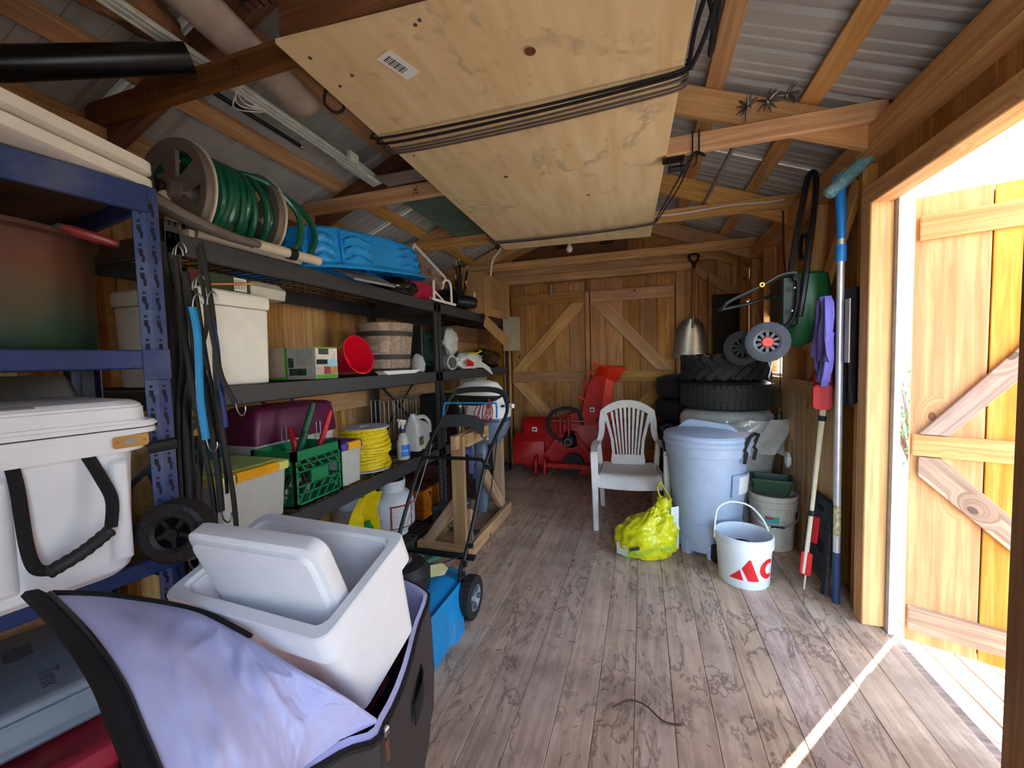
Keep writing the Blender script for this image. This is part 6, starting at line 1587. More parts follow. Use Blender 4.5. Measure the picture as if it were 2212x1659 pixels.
for j in range(25):
    z = .005 + .878 * j / 24
    r = .315 + .012 * abs(math.sin(z / .222 * PI)) - .03 * (z > .87)
    rings.append([(.62 + (r + .022 * noise.noise(V((math.cos(a) * 3, math.sin(a) * 3, z * 5))) + .016 * (.5 - abs(noise.noise(V((math.cos(a) * 7, math.sin(a) * 7, z * 9)))))) * math.cos(a), 3.58 + (r + .022 * noise.noise(V((math.cos(a) * 3, math.sin(a) * 3, z * 5)))) * math.sin(a), z) for a in [2 * PI * i / 64 for i in range(64)]])
MB().loft(rings).build('plastic_wrap', PLW, t, smooth=60)
m = MB(); P = []
for j in range(10):
    v = j / 9
    P.append([V((.56 + .42 * u + .02 * math.sin(u * 14 + v * 5), 3.24 - .06 * math.sin(u * PI) + .015 * math.sin(u * 20 + v * 9) + .10 * u * u, .84 - (.10 + .20 * u) * v + .03 * math.sin(u * 9) * v)) for u in [i / 18 for i in range(19)]])
m.grid(P, .002); m.build('loose_fold', PLW, t, smooth=60)
m = MB(); P = []
for j in range(10):
    v = j / 9
    P.append([V((.60 + .10 * u * (1 - .5 * v) + .012 * math.sin(u * 10 + v * 6), 3.235 - .01 * math.sin(u * 12 + v * 3), .60 - .40 * v)) for u in [i / 10 for i in range(11)]])
m.grid(P, .002); m.build('hanging_fold', PLW, t, smooth=60)
bag('plastic_bag', 'plain white plastic bag hanging between the wrapped tyres and wall', (.958, 3.26, .56), (.018, .04, .05), WHITEBAG, seed=14)
# ================================================================ OVERHEAD STORAGE
k = NT('ply_stained'); tc = k.n('ShaderNodeTexCoord')
mp = k.n('ShaderNodeMapping'); mp.inputs['Scale'].default_value = (9, 1.1, 6); k.l(tc.outputs['Object'], mp.inputs[0])
nz = k.n('ShaderNodeTexNoise'); nz.inputs['Scale'].default_value = 1.5; nz.inputs['Detail'].default_value = 6; k.l(mp.outputs[0], nz.inputs['Vector'])
c = k.ramp(nz.outputs[0], [(.3, lin(218, 184, 134)), (.5, lin(230, 200, 150)), (.7, lin(238, 212, 166))])
n2 = k.n('ShaderNodeTexNoise'); n2.inputs['Scale'].default_value = 0.9; n2.inputs['Detail'].default_value = 7; n2.inputs['Roughness'].default_value = .6; n2.inputs['Distortion'].default_value = .4; k.l(tc.outputs['Object'], n2.inputs['Vector'])
ln = k.math('SUBTRACT', 1.0, k.math('MULTIPLY', k.math('ABSOLUTE', k.math('SUBTRACT', n2.outputs[0], .56)), 42.0), clamp=True)
c = k.mix(k.math('MULTIPLY', k.math('MULTIPLY', ln, k.ramp(nz.outputs[0], [(.45, 0.0), (.6, 1.0)])), .5), c, lin(136, 122, 98))
n3 = k.n('ShaderNodeTexNoise'); n3.inputs['Scale'].default_value = 7; n3.inputs['Detail'].default_value = 8; n3.inputs['Roughness'].default_value = .7; k.l(tc.outputs['Object'], n3.inputs['Vector'])
c = k.mix(k.ramp(n3.outputs[0], [(.58, 0.0), (.75, .5)]), c, lin(120, 98, 66))
k.l(c, k.b.inputs['Base Color']); k.b.inputs['Roughness'].default_value = .75; k.b.inputs['Specular IOR Level'].default_value = .2
PLY = k.m
ZP = 2.282
t = thing('plywood_platform', 'large stained plywood sheet slung under the roof ties by ropes', 'plywood', (-.47, 2.28, ZP))
# sheet with slightly ragged ends
m = MB()
edge = [(-1.055, 1.02), (-.45, 1.05), (.155, 1.11)]
P = []
for j in range(41):
    v = j / 40; row = []
    for i in range(13):
        u = i / 12
        x = (-1.055 + (-1.150 + 1.055) * v) * (1 - u) + (.155 + (.068 - .155) * v) * u
        y = (1.02 + (3.47 - 1.02) * v) * (1 - u) + (1.11 + (3.56 - 1.11) * v) * u
        if i in (0, 12): x += .004 * noise.noise(V((v * 40, u * 9, 0)))
        row.append(V((x, y, ZP - .012 * math.sin(v * PI) * math.sin(u * PI))))
    P.append(row)
m.grid(P, -.014); m.build('sheet', PLY, t, smooth=30)
MB().box(-1.05, .15, 1.03, 1.068, ZP + .016, ZP + .14).build('end_board', W_DARKB, t, bev=.003)
bx('end_board', t, -1.14, .06, 3.42, 3.458, ZP + .016, ZP + .045, W_DARKB, 'x')
sm = frame((-.755, 1.22, ZP - .004), (.32, .95, 0), (0, 0, -1))
MB(sm).box(-.062, .062, -.032, .032, 0, .0012).build('barcode_sticker', PAPERW, t, smooth=0)
m = MB(sm)
for q in range(12): m.box(-.045 + q * .0065, -.045 + q * .0065 + (.002 if q % 3 else .0038), -.02, .012, .0013, .0018)
m.build('barcode', INK, t, smooth=0, kind='stuff')
for x, y in ((-1.0, 1.10), (-1.005, 1.24), (-.60, 1.09), (-.93, 1.21), (-1.02, 1.75), (-.62, 1.10)):
    MB().lathe([(0, 0), (.006, 0), (.006, -.002), (0, -.003)], 10, TR(x, y, ZP - .001)).build('screw', STEEL, t)
KN = mat('ply_knot', (120, 76, 44), rough=.7, var=.3, scale=60)
for x, y, r in ((-.33, 1.30, .018), (-.68, 2.1, .012), (-.3, 2.5, .01)):
    MB().lathe([(0, 0), (r, 0), (r, -.0012), (0, -.0012)], 14, TR(x, y, ZP - .010)).build('knot', KN, t)
BROPE = mat('cord_dark', (30, 26, 26), rough=.85, bump=.6, bscale=300); GROPE = mat('cord_taupe', (96, 84, 76), rough=.85, bump=.6, bscale=300)
def strand(t, ys, ye, dz, m_, r=.006, xl=-1.09, xr=.145):
    y0, y1 = ys, ye
    pts = [(xl, y0, ZP + .02), (xl - .006, y0, ZP - .008 - dz), (-.85, y0 + .1 * (y1 - y0), ZP - .020 - dz), (-.4, y0 + .55 * (y1 - y0), ZP - .026 - dz), (.0, y1 - .05 * (y1 - y0), ZP - .020 - dz), (xr, y1, ZP - .008 - dz), (xr + .006, y1, ZP + .02)]
    pts = [(p[0], p[1], p[2]) for p in pts]
    MB().tube(curve_pts(pts, 5), r, 7).build('strand', m_, t)
t = thing('sling_rope', 'dark rope strands wrapped under the plywood nearest the camera', 'rope', (-.45, 1.6, ZP - .02))
for q, (ya, yb, m_, r) in enumerate(((1.555, 1.555, BROPE, .0055), (1.60, 1.575, BROPE, .006), (1.645, 1.605, GROPE, .0045), (1.668, 1.640, GROPE, .0045), (1.69, 1.662, GROPE, .0045))): strand(t, ya, yb, 0, m_, r)
t = thing('sling_rope', 'thin rope strands wrapped under the far end of the plywood', 'rope', (-.5, 3.2, ZP - .02))
for q, (ya, yb, m_) in enumerate(((3.17, 3.17, GROPE), (3.20, 3.185, GROPE), (3.225, 3.20, BROPE))): strand(t, ya - .0, yb + .0, 0, m_, .004, -1.160, .092)
t = thing('rope_hank', 'black cord looping beside the right edge of the plywood', 'cord', (.19, 1.55, 2.4))
for pts in ([(.16, 1.56, 2.27), (.20, 1.50, 2.33), (.24, 1.38, 2.44), (.25, 1.27, 2.54)], [(.18, 1.45, 2.50), (.23, 1.56, 2.42), (.235, 1.66, 2.37), (.25, 1.66, 2.42), (.25, 1.50, 2.52)], [(.155, 1.58, 2.28), (.17, 1.50, 2.36), (.20, 1.42, 2.44), (.20, 1.27, 2.55)]):
    MB().tube(curve_pts(pts, 7), .008, 7).build('strand', BROPE, t)
t = thing('lashing_rope', 'black cord tied round the middle roof tie with a bow', 'cord', (.25, 2.28, 2.33))
for x in (.245, .275): MB().tube([(x, 2.283, 2.322), (x, 2.283, 2.422), (x, 2.335, 2.422), (x, 2.335, 2.322)], .004, 6, closed=True).build('strand', BROPE, t)
for pts in ([(.26, 2.28, 2.32), (.29, 2.27, 2.30), (.30, 2.27, 2.285), (.275, 2.27, 2.30), (.255, 2.28, 2.318)], [(.255, 2.28, 2.318), (.19, 2.60, 2.30), (.09, 3.15, 2.27)], [(.255, 2.28, 2.318), (.21, 2.7, 2.31), (.10, 3.18, 2.275)], [(.26, 2.28, 2.315), (.262, 2.285, 2.27), (.245, 2.29, 2.25)]):
    MB().tube(curve_pts(pts, 5), .004, 6).build('strand', BROPE, t)
t = thing('pulley_bracket', 'black steel pulley bracket at the plywood edge', 'bracket', (.15, 2.2, 2.3))
m = MB(); m.box(.10, .20, 2.18, 2.24, 2.262, 2.27); m.box(.185, .19, 2.18, 2.24, 2.21, 2.27); m.box(.13, .135, 2.18, 2.24, 2.21, 2.27); m.build('plate', BLACKM, t)
MB().cyl((.125, 2.21, 2.222), (.20, 2.21, 2.222), .014, 12).build('roller', BLACKP, t)
t = thing('cord_loop', 'black cord loop hanging from the left plywood edge near the camera', 'cord', (-1.11, 1.30, 2.3)); MB().tube(curve_pts([(-1.09, 1.27, 2.31), (-1.11, 1.28, 2.27), (-1.105, 1.32, 2.258), (-1.09, 1.35, 2.275), (-1.085, 1.36, 2.31)], 6), .006, 7).build('loop', BROPE, t)
t = thing('cord_loop', 'black cord loop hanging from the far left end of the plywood', 'cord', (-1.25, 3.2, 2.40)); MB().tube(curve_pts([(-1.20, 3.18, 2.46), (-1.205, 3.18, 2.40), (-1.21, 3.20, 2.345), (-1.19, 3.21, 2.345), (-1.185, 3.20, 2.40), (-1.195, 3.18, 2.46)], 6), .006, 7).build('loop', BROPE, t)
t = thing('pale_rope', 'pale cord end dangling from the far left plywood corner', 'cord', (-1.17, 3.42, 2.27))
MB().tube(curve_pts([(-1.17, 3.42, 2.285), (-1.20, 3.44, 2.26), (-1.26, 3.45, 2.20), (-1.28, 3.45, 2.10), (-1.285, 3.45, 2.06)], 6), .007, 7).build('strand', mat('cord_white', (214, 206, 188), rough=.7), t)
MB().tube([(-1.19 + .02 * math.cos(a), 3.40 + .02 * math.sin(a * 2), 2.295 + .018 * math.sin(a)) for a in [i * .7 for i in range(16)]], .005, 6).build('knot', BROPE, t)
# black drain pipe
t = tag(MB().tube([(-2.03, .36, 2.03), (-1.76, .724, 2.196), (-1.48, 1.064, 2.372)], .045, 24).build('drain_pipe', mat('pipe_black', (12, 13, 14), rough=.3), None), 'thick black plastic pipe lying across the roof ties', 'pipe')
# rolled carpet
t = thing('carpet_roll', 'beige rolled carpet offcut lying on the roof ties', 'carpet roll', (-1.40, 1.2, 2.42))
a, b = V((-1.25, .45, 2.466)), V((-1.435, 1.525, 2.466))
m = MB(frame(a, b - a, (0, 0, 1)) @ Matrix.Rotation(PI / 2, 4, 'Y')); L = (b - a).length
m.lathe([(.035, 0), (.075, 0), (.077, .01), (.077, L - .01), (.075, L), (.060, L), (.058, L - .03), (.035, L - .03)], 32, sx=.62)
CPT = mat('carpet_beige', (196, 178, 158), rough=.95, var=.16, scale=10, bump=.4, bscale=300); m.build('roll', CPT, t)
MB(frame(a, b - a, (0, 0, 1)) @ Matrix.Rotation(PI / 2, 4, 'Y')).lathe([(.075, L - .012), (.079, L - .012), (.079, L + .001), (.07, L + .001)], 32, sx=.62).build('edge_binding', mat('binding', (176, 158, 132), rough=.8), t)
# bundle of blinds and rods
t = thing('window_blind', 'bundle of white venetian blind rails lying along the roof ties', 'blind', (-1.55, 1.6, 2.42))
BLN = mat('blind_white', (214, 216, 200), rough=.4)
for dx, dz, y0, y1, w in ((.0, .008, .75, 2.22, .016), (.024, .008, .75, 2.05, .014), (-.024, .008, .78, 2.12, .012), (.012, .022, .80, 2.0, .016), (-.012, .022, .85, 1.95, .014)):
    m = MB(); m.bar((-1.535 + dx, y0, 2.418 + dz), (-1.555 + dx, y1, 2.418 + dz), w, .012); m.build('rail', BLN, t, bev=.002)
m = MB()
for q in range(8): m.bar((-1.59 + .012 * q, 1.9, 2.42 + .003 * q), (-1.60 + .010 * q, 2.25, 2.42 + .002 * q), .022, .001)
m.build('slats', mat('slat_clear', (196, 200, 196), rough=.3), t, kind='stuff')
for q in range(4):
    MB().tube(curve_pts([(-1.50, 1.22 + .02 * q, 2.43), (-1.52 - .02 * q, 1.30, 2.40 - .012 * q), (-1.58, 1.36 + .02 * q, 2.41), (-1.56, 1.45, 2.43)], 6), .002, 5).build('pull_cord', PAPERW, t)
m = MB(); m.box(-1.50, -1.48, 1.88, 1.95, 2.40, 2.45); m.build('end_bracket', BLN, t)
t = tag(MB().tube([(-1.66, 1.25, 2.428), (-1.66, 1.72, 2.428)], .010, 10).build('curtain_rod', BLACKM, None), 'thin dark rod beside the blinds with a small knob', 'rod'); MB().ball((-1.66, 1.735, 2.428), .010, 6).build('knob', CHROME, t)
bag('wrapped_bundle', 'plastic wrapped brown bundle by the rolled carpet', (-1.62, .88, 2.52), (.085, .26, .07), mat('wrap_brown', (170, 122, 84), rough=.25, var=.4, scale=9, coat=.5), seed=3, cat='bundle')
t = thing('wire_basket', 'black wire basket above the plywood end board', 'basket', (-1.14, 1.02, 2.42))
m = MB()
for q in range(5): m.tube([(-1.19 + .030 * q, .80, 2.45 + .012 * (q % 2)), (-1.18 + .030 * q, 1.05, 2.43)], .003, 6)
for q in range(4): m.tube([(-1.20, .82 + .07 * q, 2.452), (-1.05, .84 + .07 * q, 2.445)], .003, 6)
m.build('wires', BLACKM, t)
t = tag(MB().box(-1.58, -1.22, 2.42, 3.60, 2.419, 2.431).build('green_sheet', mat('faded_green', (96, 122, 108), rough=.7, var=.2, scale=7), None, bev=.001), 'faded green sheet lying on the far roof ties', 'sheet')
tag(MB().box(-1.52, -1.20, 2.14, 2.28, 2.419, 2.424).build('metal_flashing', GALV, None), 'strip of galvanised flashing on the middle roof tie', 'flashing')
t = tag(MB().tube([(.485, 2.38, 2.43), (.44, 3.40, 2.43)], .012, 10).build('grey_pole', mat('pole_grey', (128, 118, 106), rough=.6), None), 'slim grey pole laid across two roof ties', 'pole')
# ice creeper / tine cluster
TINE = mat('tine_steel', (120, 112, 100), rough=.4, metal=.8)
for q, lb in enumerate(('leftmost spiky metal tine wheel on the roof tie', 'middle spiky metal tine wheel on the roof tie', 'rightmost spiky metal tine wheel on the roof tie')):
    t = thing('tine_wheel', lb, 'tine wheel', (.485 + .07 * q, 2.285, 2.445 + .012 * q), group='spiky tine wheels on the tie')
    random.seed(40 + q); c0 = V((.485 + .08 * q, 2.262, 2.472 + .012 * q))
    for r_ in range(12):
        d = V((random.uniform(-1, 1), random.uniform(-.4, .4), random.uniform(-1, 1))).normalized()
        MB().tube([c0, c0 + d * .03 + V((0, 0, .004)), c0 + d * .055], [.007, .006, .002], 6).build('tine', TINE, t)
    MB().ball(c0, .014, 6).build('hub', TINE, t)
# lamp bulb
t = thing('light_bulb', 'bare white light bulb hanging below the far plywood edge', 'light bulb', (-.652, 3.9, 2.40))
MB(TR(-.652, 3.9, 2.31)).lathe([(0, 0), (.018, .004), (.030, .022), (.030, .04), (.016, .07), (.013, .085), (0, .085)], 20).build('glass', mat('bulb_white', (236, 230, 218), rough=.25), t)
MB(TR(-.652, 3.9, 2.392)).lathe([(0, .03), (.016, .03), (.018, 0), (.012, -.005), (0, -.005)], 16).build('socket', WHITEP, t)
MB().tube([(-.652, 3.9, 2.42), (-.652, 3.9, 2.60), (-.588, 3.95, 2.838)], .003, 6).build('flex', WHITEP, t)
t = tag(MB(Matrix(((1, 0, 0, 0), (0, 0, 1, 0), (0, 1, 0, 0), (0, 0, 0, 1)))).prism([(0, 0), (1.35, 0), (1.35, .33), (.62, .33), (0, .10)], .006, z0=-.006).build('hardboard_sheet', mat('brown_hardboard', (122, 82, 48), rough=.8, var=.12, scale=5), None), 'brown hardboard panel tucked up in the back gable', 'panel')
t.matrix_basis = TR(-1.50, 4.80, 2.425, rx=rad(-4))
for q, x in enumerate((.55, 1.05)): MB(Matrix.Translation((0, 0, 0))).box(x, x + .15, -.008, -.0062, .17, .24).build('dark_patch', mat('patch_dark', (62, 42, 30), rough=.8), t, world=False)
# stamps on the two ties
STAMP = mat('stamp_ink', (70, 44, 26), rough=.8)
for (x, y, z) in ((-1.36, 1.14, 2.372), (-1.33, 2.29, 2.372)):
    o = text_obj('mill_stamp', '2K', .05, frame((x, y - .0006, z), (0, 0, 1), (0, -1, 0)), STAMP, ce)
# white cable along the far tie
MB().tube(curve_pts([(.05, 3.363, 2.375), (.3, 3.363, 2.372), (.6, 3.363, 2.385), (.85, 3.363, 2.375), (.95, 3.363, 2.38)], 6), .006, 7).build('cable', WHITEP, ce)

# ================================================================ RIGHT WALL: LEANING AND HANGING THINGS
ALU = mat('pole_aluminium', (206, 206, 210), rough=.35, metal=.5); SQB = mat('squeegee_blue', (28, 128, 214), rough=.4)
t = thing('window_squeegee', 'long silver squeegee pole with blue head and fluffy washer', 'squeegee', (.935, 2.46, 0))
pb, ptp = V((.948, 2.465, .0)), V((.936, 2.45, 1.90))
def PP(z): return pb.lerp(ptp, z / 1.90)
MB().tube([PP(.27), PP(1.86)], .016, 14).build('pole', ALU, t)
MB().tube([PP(.0), PP(.27)], .0185, 14).build('grip', mat('grip_navy', (36, 62, 92), rough=.6), t)
MB().tube([PP(.36), PP(.52)], .0165, 12).build('sticker', mat('sticker_tan', (186, 178, 130), rough=.5, var=.4, scale=60), t)
MB().tube([PP(1.75), PP(1.83)], .023, 12).build('collar', SQB, t); MB().tube([PP(1.86), PP(1.92), V((.932, 2.45, 2.02)), V((.927, 2.45, 2.17))], [.018, .020, .021, .024], 14).build('head_stem', SQB, t)
m = MB(); m.bar((.927, 2.44, 2.165), (.880, 2.45, 2.11), .02, .025); m.bar((.93, 2.44, 2.10), (.965, 2.44, 2.14), .02, .03); m.build('head_arm', SQB, t, bev=.004)
m = MB(); m.bar((.862, 2.45, 2.075), (.985, 2.45, 2.245), .014, .006, (0, 1, 0)); m.build('blade', CHROME, t)
wa = [V((.868, 2.45, 2.075)).lerp(V((1.03, 2.40, 2.225)), i / 20) for i in range(21)]
m = MB(); rg = []
dirw = (wa[-1] - wa[0]).normalized(); u_ = dirw.cross(V((0, 1, 0))).normalized(); w_ = dirw.cross(u_)
for i, p in enumerate(wa):
    r = .030 if 0 < i < 20 else .012
    rg.append([p + (u_ * math.cos(2 * PI * j / 20) + w_ * math.sin(2 * PI * j / 20)) * (r + .007 * noise.noise(V((i * 1.7, j * 1.9, 3)))) for j in range(20)])
m.loft(rg); m.build('washer_sleeve', mat('fluffy_teal', (120, 168, 172), rough=.95, var=.2, scale=70, bump=.8, bscale=200), t)

# fertiliser spreader hung up
SPG = mat('spreader_green', (24, 84, 50), rough=.4, var=.05)
t = thing('lawn_spreader', 'dark green lawn spreader hung by its black handle on the wall', 'spreader', (.86, 2.72, 1.28))
m = MB(); cH = V((.872, 2.76, 1.545))
rg = []
for q, (dz, sx, sy, ox) in enumerate(((-.205, .03, .05, -.03), (-.185, .07, .10, -.03), (-.11, .115, .16, -.01), (.0, .13, .19, .0), (.10, .13, .19, .0), (.185, .12, .175, .0), (.20, .10, .155, .0))):
    rg.append([cH + V((ox + sx * math.copysign(abs(math.cos(2 * PI * i / 28)) ** .6, math.cos(2 * PI * i / 28)) * .85, sy * math.copysign(abs(math.sin(2 * PI * i / 28)) ** .6, math.sin(2 * PI * i / 28)) * .85, dz)) for i in range(28)])
m.loft(rg); m.build('hopper', SPG, t)
MB().tube(curve_pts([(.772, 2.62, 1.66), (.785, 2.63, 1.82), (.835, 2.66, 2.10), (.865, 2.68, 2.25), (.885, 2.69, 2.285), (.905, 2.69, 2.27), (.90, 2.67, 2.15), (.865, 2.63, 1.90), (.825, 2.58, 1.66), (.80, 2.565, 1.50)], 6), .016, 8).build('handle', BLACKM, t)
MB().tube(curve_pts([(.77, 2.56, 1.70), (.775, 2.555, 1.73), (.70, 2.55, 1.72), (.62, 2.54, 1.675), (.46, 2.53, 1.60), (.425, 2.56, 1.565), (.44, 2.66, 1.57), (.60, 2.68, 1.60), (.70, 2.70, 1.63), (.74, 2.70, 1.60), (.75, 2.69, 1.50)], 6), .010, 8).build('stand_tube', BLACKM, t)
MB().tube(curve_pts([(.77, 2.56, 1.70), (.79, 2.56, 1.68), (.785, 2.56, 1.55), (.76, 2.56, 1.47), (.70, 2.57, 1.42)], 6), .010, 8).build('axle_frame', BLACKM, t)
MB().cyl((.655, 2.60, 1.365), (.655, 2.93, 1.365), .009, 8).build('axle', STEEL, t)
MB().box(.72, .80, 2.58, 2.80, 1.45, 1.72).build('gear_panel', mat('panel_black_green', (16, 30, 24), rough=.5), t, bev=.01)
for (x, y, z, nm) in ((.648, 2.555, 1.368, 0), (.60, 2.90, 1.345, 1)):
    Mw = frame((x, y, z), (-.2, -1, 0), (0, 0, 1)) @ Matrix.Rotation(PI / 2, 4, 'Y')
    wheel('wheel', Mw, .106, .055, mat('spreader_tread', (64, 68, 76), rough=.6) if nm == 0 else RUBBER, mat('hub_spoke', (92, 92, 96), rough=.45) if nm == 0 else BLACKP, t, n=44, lug=.003, spokes=10)
    if nm == 0: MB(Mw).lathe([(0, .030), (.024, .030), (.028, .024), (.028, .0), (0, .0)], 24).build('hub_cap', mat('hub_red', (232, 60, 44), rough=.4), t)
MB(frame((.615, 2.528, 1.675), (-.2, -1, 0), (0, 0, 1)) @ Matrix.Rotation(PI / 2, 4, 'Y')).lathe([(.006, 0), (.013, 0), (.013, .008), (.006, .008), (.006, 0)], 14).build('yellow_washer', YELLOWP, t)
for x, y, z in ((.77, 2.548, 1.65), (.76, 2.548, 1.53), (.56, 2.60, 1.60)): MB().ball((x, y, z), .009, 6).build('bolt', CHROME, t)
# small coil and lead hung behind
t = thing('cable_coil', 'dark coil of cable hung high behind the spreader handle', 'cable coil', (.93, 2.95, 1.95))
for q in range(4): MB().tube([(.945 - .005 * q, 2.95 + .065 * math.cos(2 * PI * i / 24), 1.95 + .075 * math.sin(2 * PI * i / 24)) for i in range(24)], .006, 6, closed=True).build('turn', mat('coil_blue_black', (26, 34, 46), rough=.6), t)
o = MB().tube(curve_pts([(.94, 3.35, 2.30), (.95, 3.36, 2.0), (.955, 3.30, 1.70), (.95, 3.28, 1.55)], 6), .006, 6).build('brown_cable', mat('cable_brown', (60, 34, 28), rough=.6), None); tag(o, 'thin brown cable dangling on the right wall', 'cable')
t = thing('hanging_strap', 'dark strap with metal clips hanging below the window', 'strap', (.95, 3.38, 1.39))
MB().tube([(.945, 3.40, 1.39), (.945, 3.39, .92)], .008, 8, flat=.4).build('webbing', mat('strap_grey', (46, 46, 52), rough=.7), t)
for q in range(3): MB().tube([(.94, 3.39 + .012 * math.cos(2 * PI * i / 12), .895 - .04 * q + .018 * math.sin(2 * PI * i / 12)) for i in range(12)], .004, 6, closed=True).build('clip', CHROME, t)
# purple towel and dark jacket on hooks
TWL = mat('purple_terry', (104, 92, 168), rough=.95, var=.1, scale=60, bump=.6, bscale=300)
t = thing('purple_towel', 'purple towel draped from a hook beside the squeegee', 'towel', (.90, 2.56, 1.15))
def drape(x0, pts, th, m_, nm, t):
    P = []
    for j, (z, ya, yb) in enumerate(pts):
        P.append([V((x0 + .024 * math.sin(i * 1.35 + j * .5) + .006 * noise.noise(V((i, j, 2))), ya + (yb - ya) * i / 12, z + .012 * math.sin(i * .9) * (j > 1))) for i in range(13)])
    MB().grid(P, th).build(nm, m_, t, smooth=60)
drape(.872, [(1.58, 2.46, 2.42), (1.55, 2.49, 2.39), (1.48, 2.515, 2.37), (1.38, 2.545, 2.365), (1.30, 2.565, 2.36), (1.265, 2.555, 2.36)], .006, TWL, 'upper_fold', t)
drape(.880, [(1.40, 2.54, 2.39), (1.28, 2.55, 2.39), (1.22, 2.54, 2.40), (1.17, 2.51, 2.42), (1.14, 2.48, 2.45)], .006, TWL, 'lower_fold', t)
t = thing('dark_jacket', 'dark charcoal garment hanging behind the purple towel', 'garment', (.95, 2.45, 1.05))
drape(.996, [(1.62, 2.52, 2.44), (1.55, 2.58, 2.42), (1.35, 2.66, 2.41), (1.15, 2.62, 2.41), (1.04, 2.56, 2.41)], .012, mat('jacket_dark', (38, 34, 40), rough=.9), 'cloth', t)
o = MB().box(.950, .955, 2.385, 2.43, 1.25, 1.56).build('grey_card', mat('card_pale', (196, 188, 176), rough=.7), None); tag(o, 'pale grey card slipped behind the hanging garment', 'card')
# bundle of reflective driveway stakes
SKR = mat('reflector_red', (206, 16, 30), rough=.5); STK = mat('stake_cream', (226, 214, 186), rough=.5)
t = thing('marker_stakes', 'bundle of cream driveway marker rods with red reflector paddles', 'marker stakes', (.835, 2.566, 0))
sb, stp = V((.835, 2.566, .0)), V((.925, 2.59, 1.02))
for q in range(6):
    o_ = V((.006 * math.cos(q), .006 * math.sin(q), 0)); w = .25 + .25 * q / 5
    MB().tube([sb + o_ * .6 + V((0, 0, 0 if q == 0 else .09)), sb.lerp(stp, .5) + o_, stp + o_ * 1.6], .0045, 6).build('rod', STK, t)
def paddle(c, ax, w, h, face):
    M = frame(c, ax, face); MB(M).prism(rrect(h, w, w * .25, 3), .012, z0=-.006).build('paddle', SKR, t, bev=.002)
sx = (stp - sb).normalized()
paddle(sb + sx * .145, sx, .052, .13, (-.3, -.95, .1)); paddle(sb + sx * .33 + V((.035, .02, 0)), sx, .030, .15, (-.8, -.5, .1))
paddle(stp + V((-.012, -.02, .045)), (0, 0, 1), .085, .135, (-.3, -.95, 0)); paddle(stp + V((.005, .03, .075)), (0.05, 0, 1), .09, .20, (-.5, -.85, 0))
for f in (.42, .93):
    p = sb.lerp(stp, f); MB().tube([p - sx * .014, p + sx * .014], .019, 10).build('tape', BLACKP, t)
# folded step stool
BS = mat('stool_black', (34, 34, 36), rough=.6, var=.2, scale=60, dirt=(96, 94, 92), dirt_amt=.35)
t = thing('step_stool', 'folded black plastic step stool leaning on the wall', 'step stool', (.93, 2.60, 0))
sm = Matrix(((0, 0, 1, .925), (1, 0, 0, 2.60), (0, 1, 0, 0), (0, 0, 0, 1))) @ Matrix.Rotation(rad(-3), 4, 'Y')
m = MB(TR(.925, 2.60, 0, ry=rad(4)))
def yz(pts, x0, x1, nm, mm):
    MB(TR(.905, 2.665, 0, ry=rad(5)) @ Matrix(((0, 0, 1, 0), (1, 0, 0, 0), (0, 1, 0, 0), (0, 0, 0, 1)))).prism(pts, x1 - x0, z0=x0).build(nm, mm, t, bev=.003)
yz([(-.17, .02), (-.12, .0), (-.12, .06), (.12, .10), (.12, .03), (.17, .04), (.15, .46), (.12, .50), (-.13, .50), (-.15, .46)], 0, .022, 'panel', BS)
yz([(-.045, .42), (.045, .42), (.045, .455), (-.045, .455)], -.001, .001, 'hand_hole', HOLE)
for q in range(2): yz([(-.10 + .11 * q, .20), (-.01 + .11 * q, .21), (-.01 + .11 * q, .28), (-.10 + .11 * q, .27)], -.001, .001, 'recess', HOLE)
yz([(-.14, .345), (.14, .355), (.14, .362), (-.14, .352)], -.0012, .001, 'fold_line', HOLE)
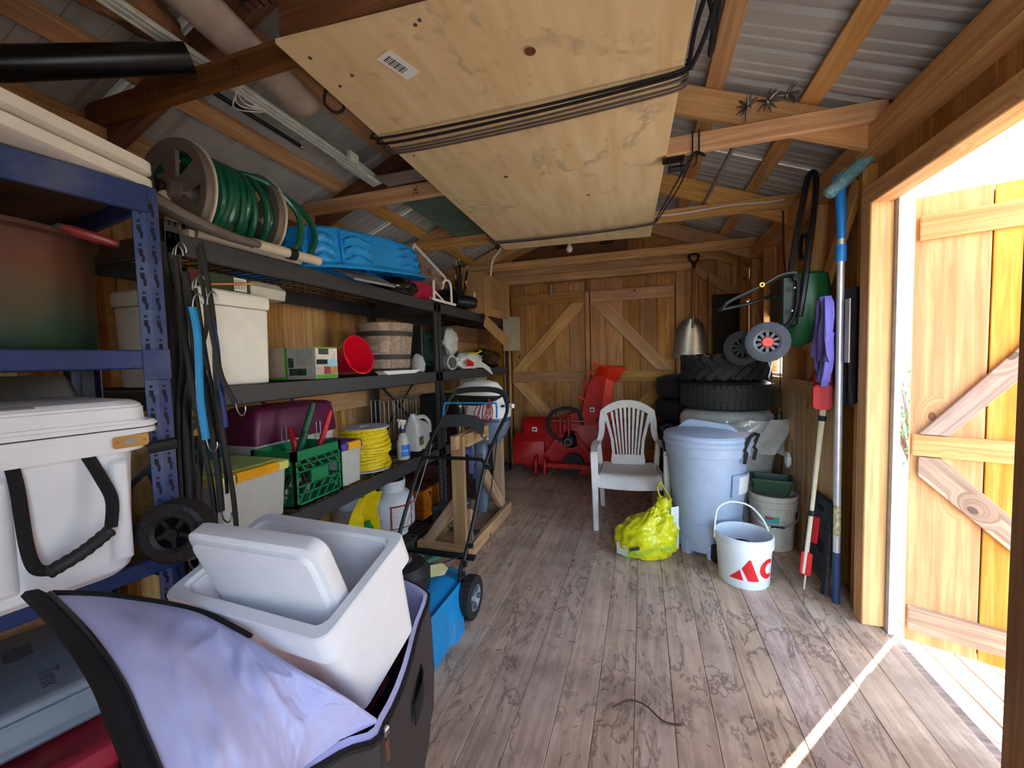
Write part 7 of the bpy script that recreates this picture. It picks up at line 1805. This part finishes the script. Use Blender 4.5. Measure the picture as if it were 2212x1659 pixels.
# shovel on the back wall
t = thing('grain_shovel', 'wide aluminium grain shovel with black D grip on the back wall', 'shovel', (.50, 4.77, 1.27))
MB().tube([(.525, 4.775, 2.23), (.515, 4.77, 1.70)], .016, 12).build('shaft', mat('shaft_ash', (150, 112, 76), rough=.6), t)
MB().tube(curve_pts([(.525, 4.775, 2.23), (.525, 4.775, 2.27), (.485, 4.775, 2.33), (.48, 4.775, 2.37), (.52, 4.775, 2.385), (.565, 4.775, 2.37), (.562, 4.775, 2.33), (.525, 4.775, 2.27)], 5), .012, 8).build('grip', BLACKP, t)
P = []
for j in range(9):
    v = j / 8; w = .06 + .075 * min(1, v * 5) ** .7 + .03 * v
    P.append([V((.495 - .02 * v + w * (2 * i / 10 - 1), 4.755 - .045 * (1 - (2 * i / 10 - 1) ** 2) * (1 - .3 * v) + .03, 1.70 - .42 * v)) for i in range(11)])
MB().grid(P, .003).build('blade', mat('blade_aluminium', (150, 146, 140), rough=.35, metal=.85, dirt=(80, 74, 70), dirt_amt=.5), t, smooth=60)
MB().tube([(.515, 4.755, 1.74), (.505, 4.735, 1.60)], [.020, .012], 10).build('socket', _mats['blade_aluminium'], t)
t = tag(MB().tube([(.66, 4.78, 2.15), (.675, 4.78, 1.25)], .006, 7).build('thin_rod', BRASS, None), 'thin pale rod standing right of the grain shovel', 'rod')
t = thing('push_broom', 'long wooden handled tool leaning in the far right corner', 'broom', (.80, 4.35, 0))
MB().tube([(.93, 4.55, 2.30), (.885, 4.40, .10)], .014, 10).build('shaft', mat('shaft_brown', (146, 100, 66), rough=.6), t)
MB().box(.80, .972, 4.34, 4.44, .04, .10).build('head', W_DARKB, t, bev=.004)
MB().box(.805, .968, 4.345, 4.435, .0, .04).build('bristles', mat('bristle', (60, 50, 40), rough=.95), t)
o = MB(TR(.845, 4.70, 1.14, rx=rad(-4))).box(-.14, .12, 0, .02, 0, .80).build('dark_board', mat('board_black', (26, 22, 20), rough=.8), None); o['label'] = 'dark flat board standing in the corner behind the tyres'; o['category'] = 'board'
# litter on the floor
TWG = mat('twig_brown', (84, 56, 46), rough=.8)
tag(MB().tube(curve_pts([(-.115, 1.485, .004), (-.06, 1.53, .006), (.0, 1.515, .012), (.06, 1.47, .006), (.12, 1.475, .004)], 6), .003, 6).build('wire_offcut', TWG, None), 'curved brown wire offcut lying on the floor', 'wire')
random.seed(9)
m = MB()
for q in range(70):
    x, y = random.uniform(-.75, .5), random.uniform(1.05, 2.0); a = random.uniform(0, PI); l = random.uniform(.008, .03)
    m.tube([(x, y, .003), (x + l * math.cos(a), y + l * math.sin(a), .004)], .0012, 4)
tag(m.build('floor_debris', TWG, None), 'scattered grass clippings and grit on the floor', 'debris', kind='stuff')
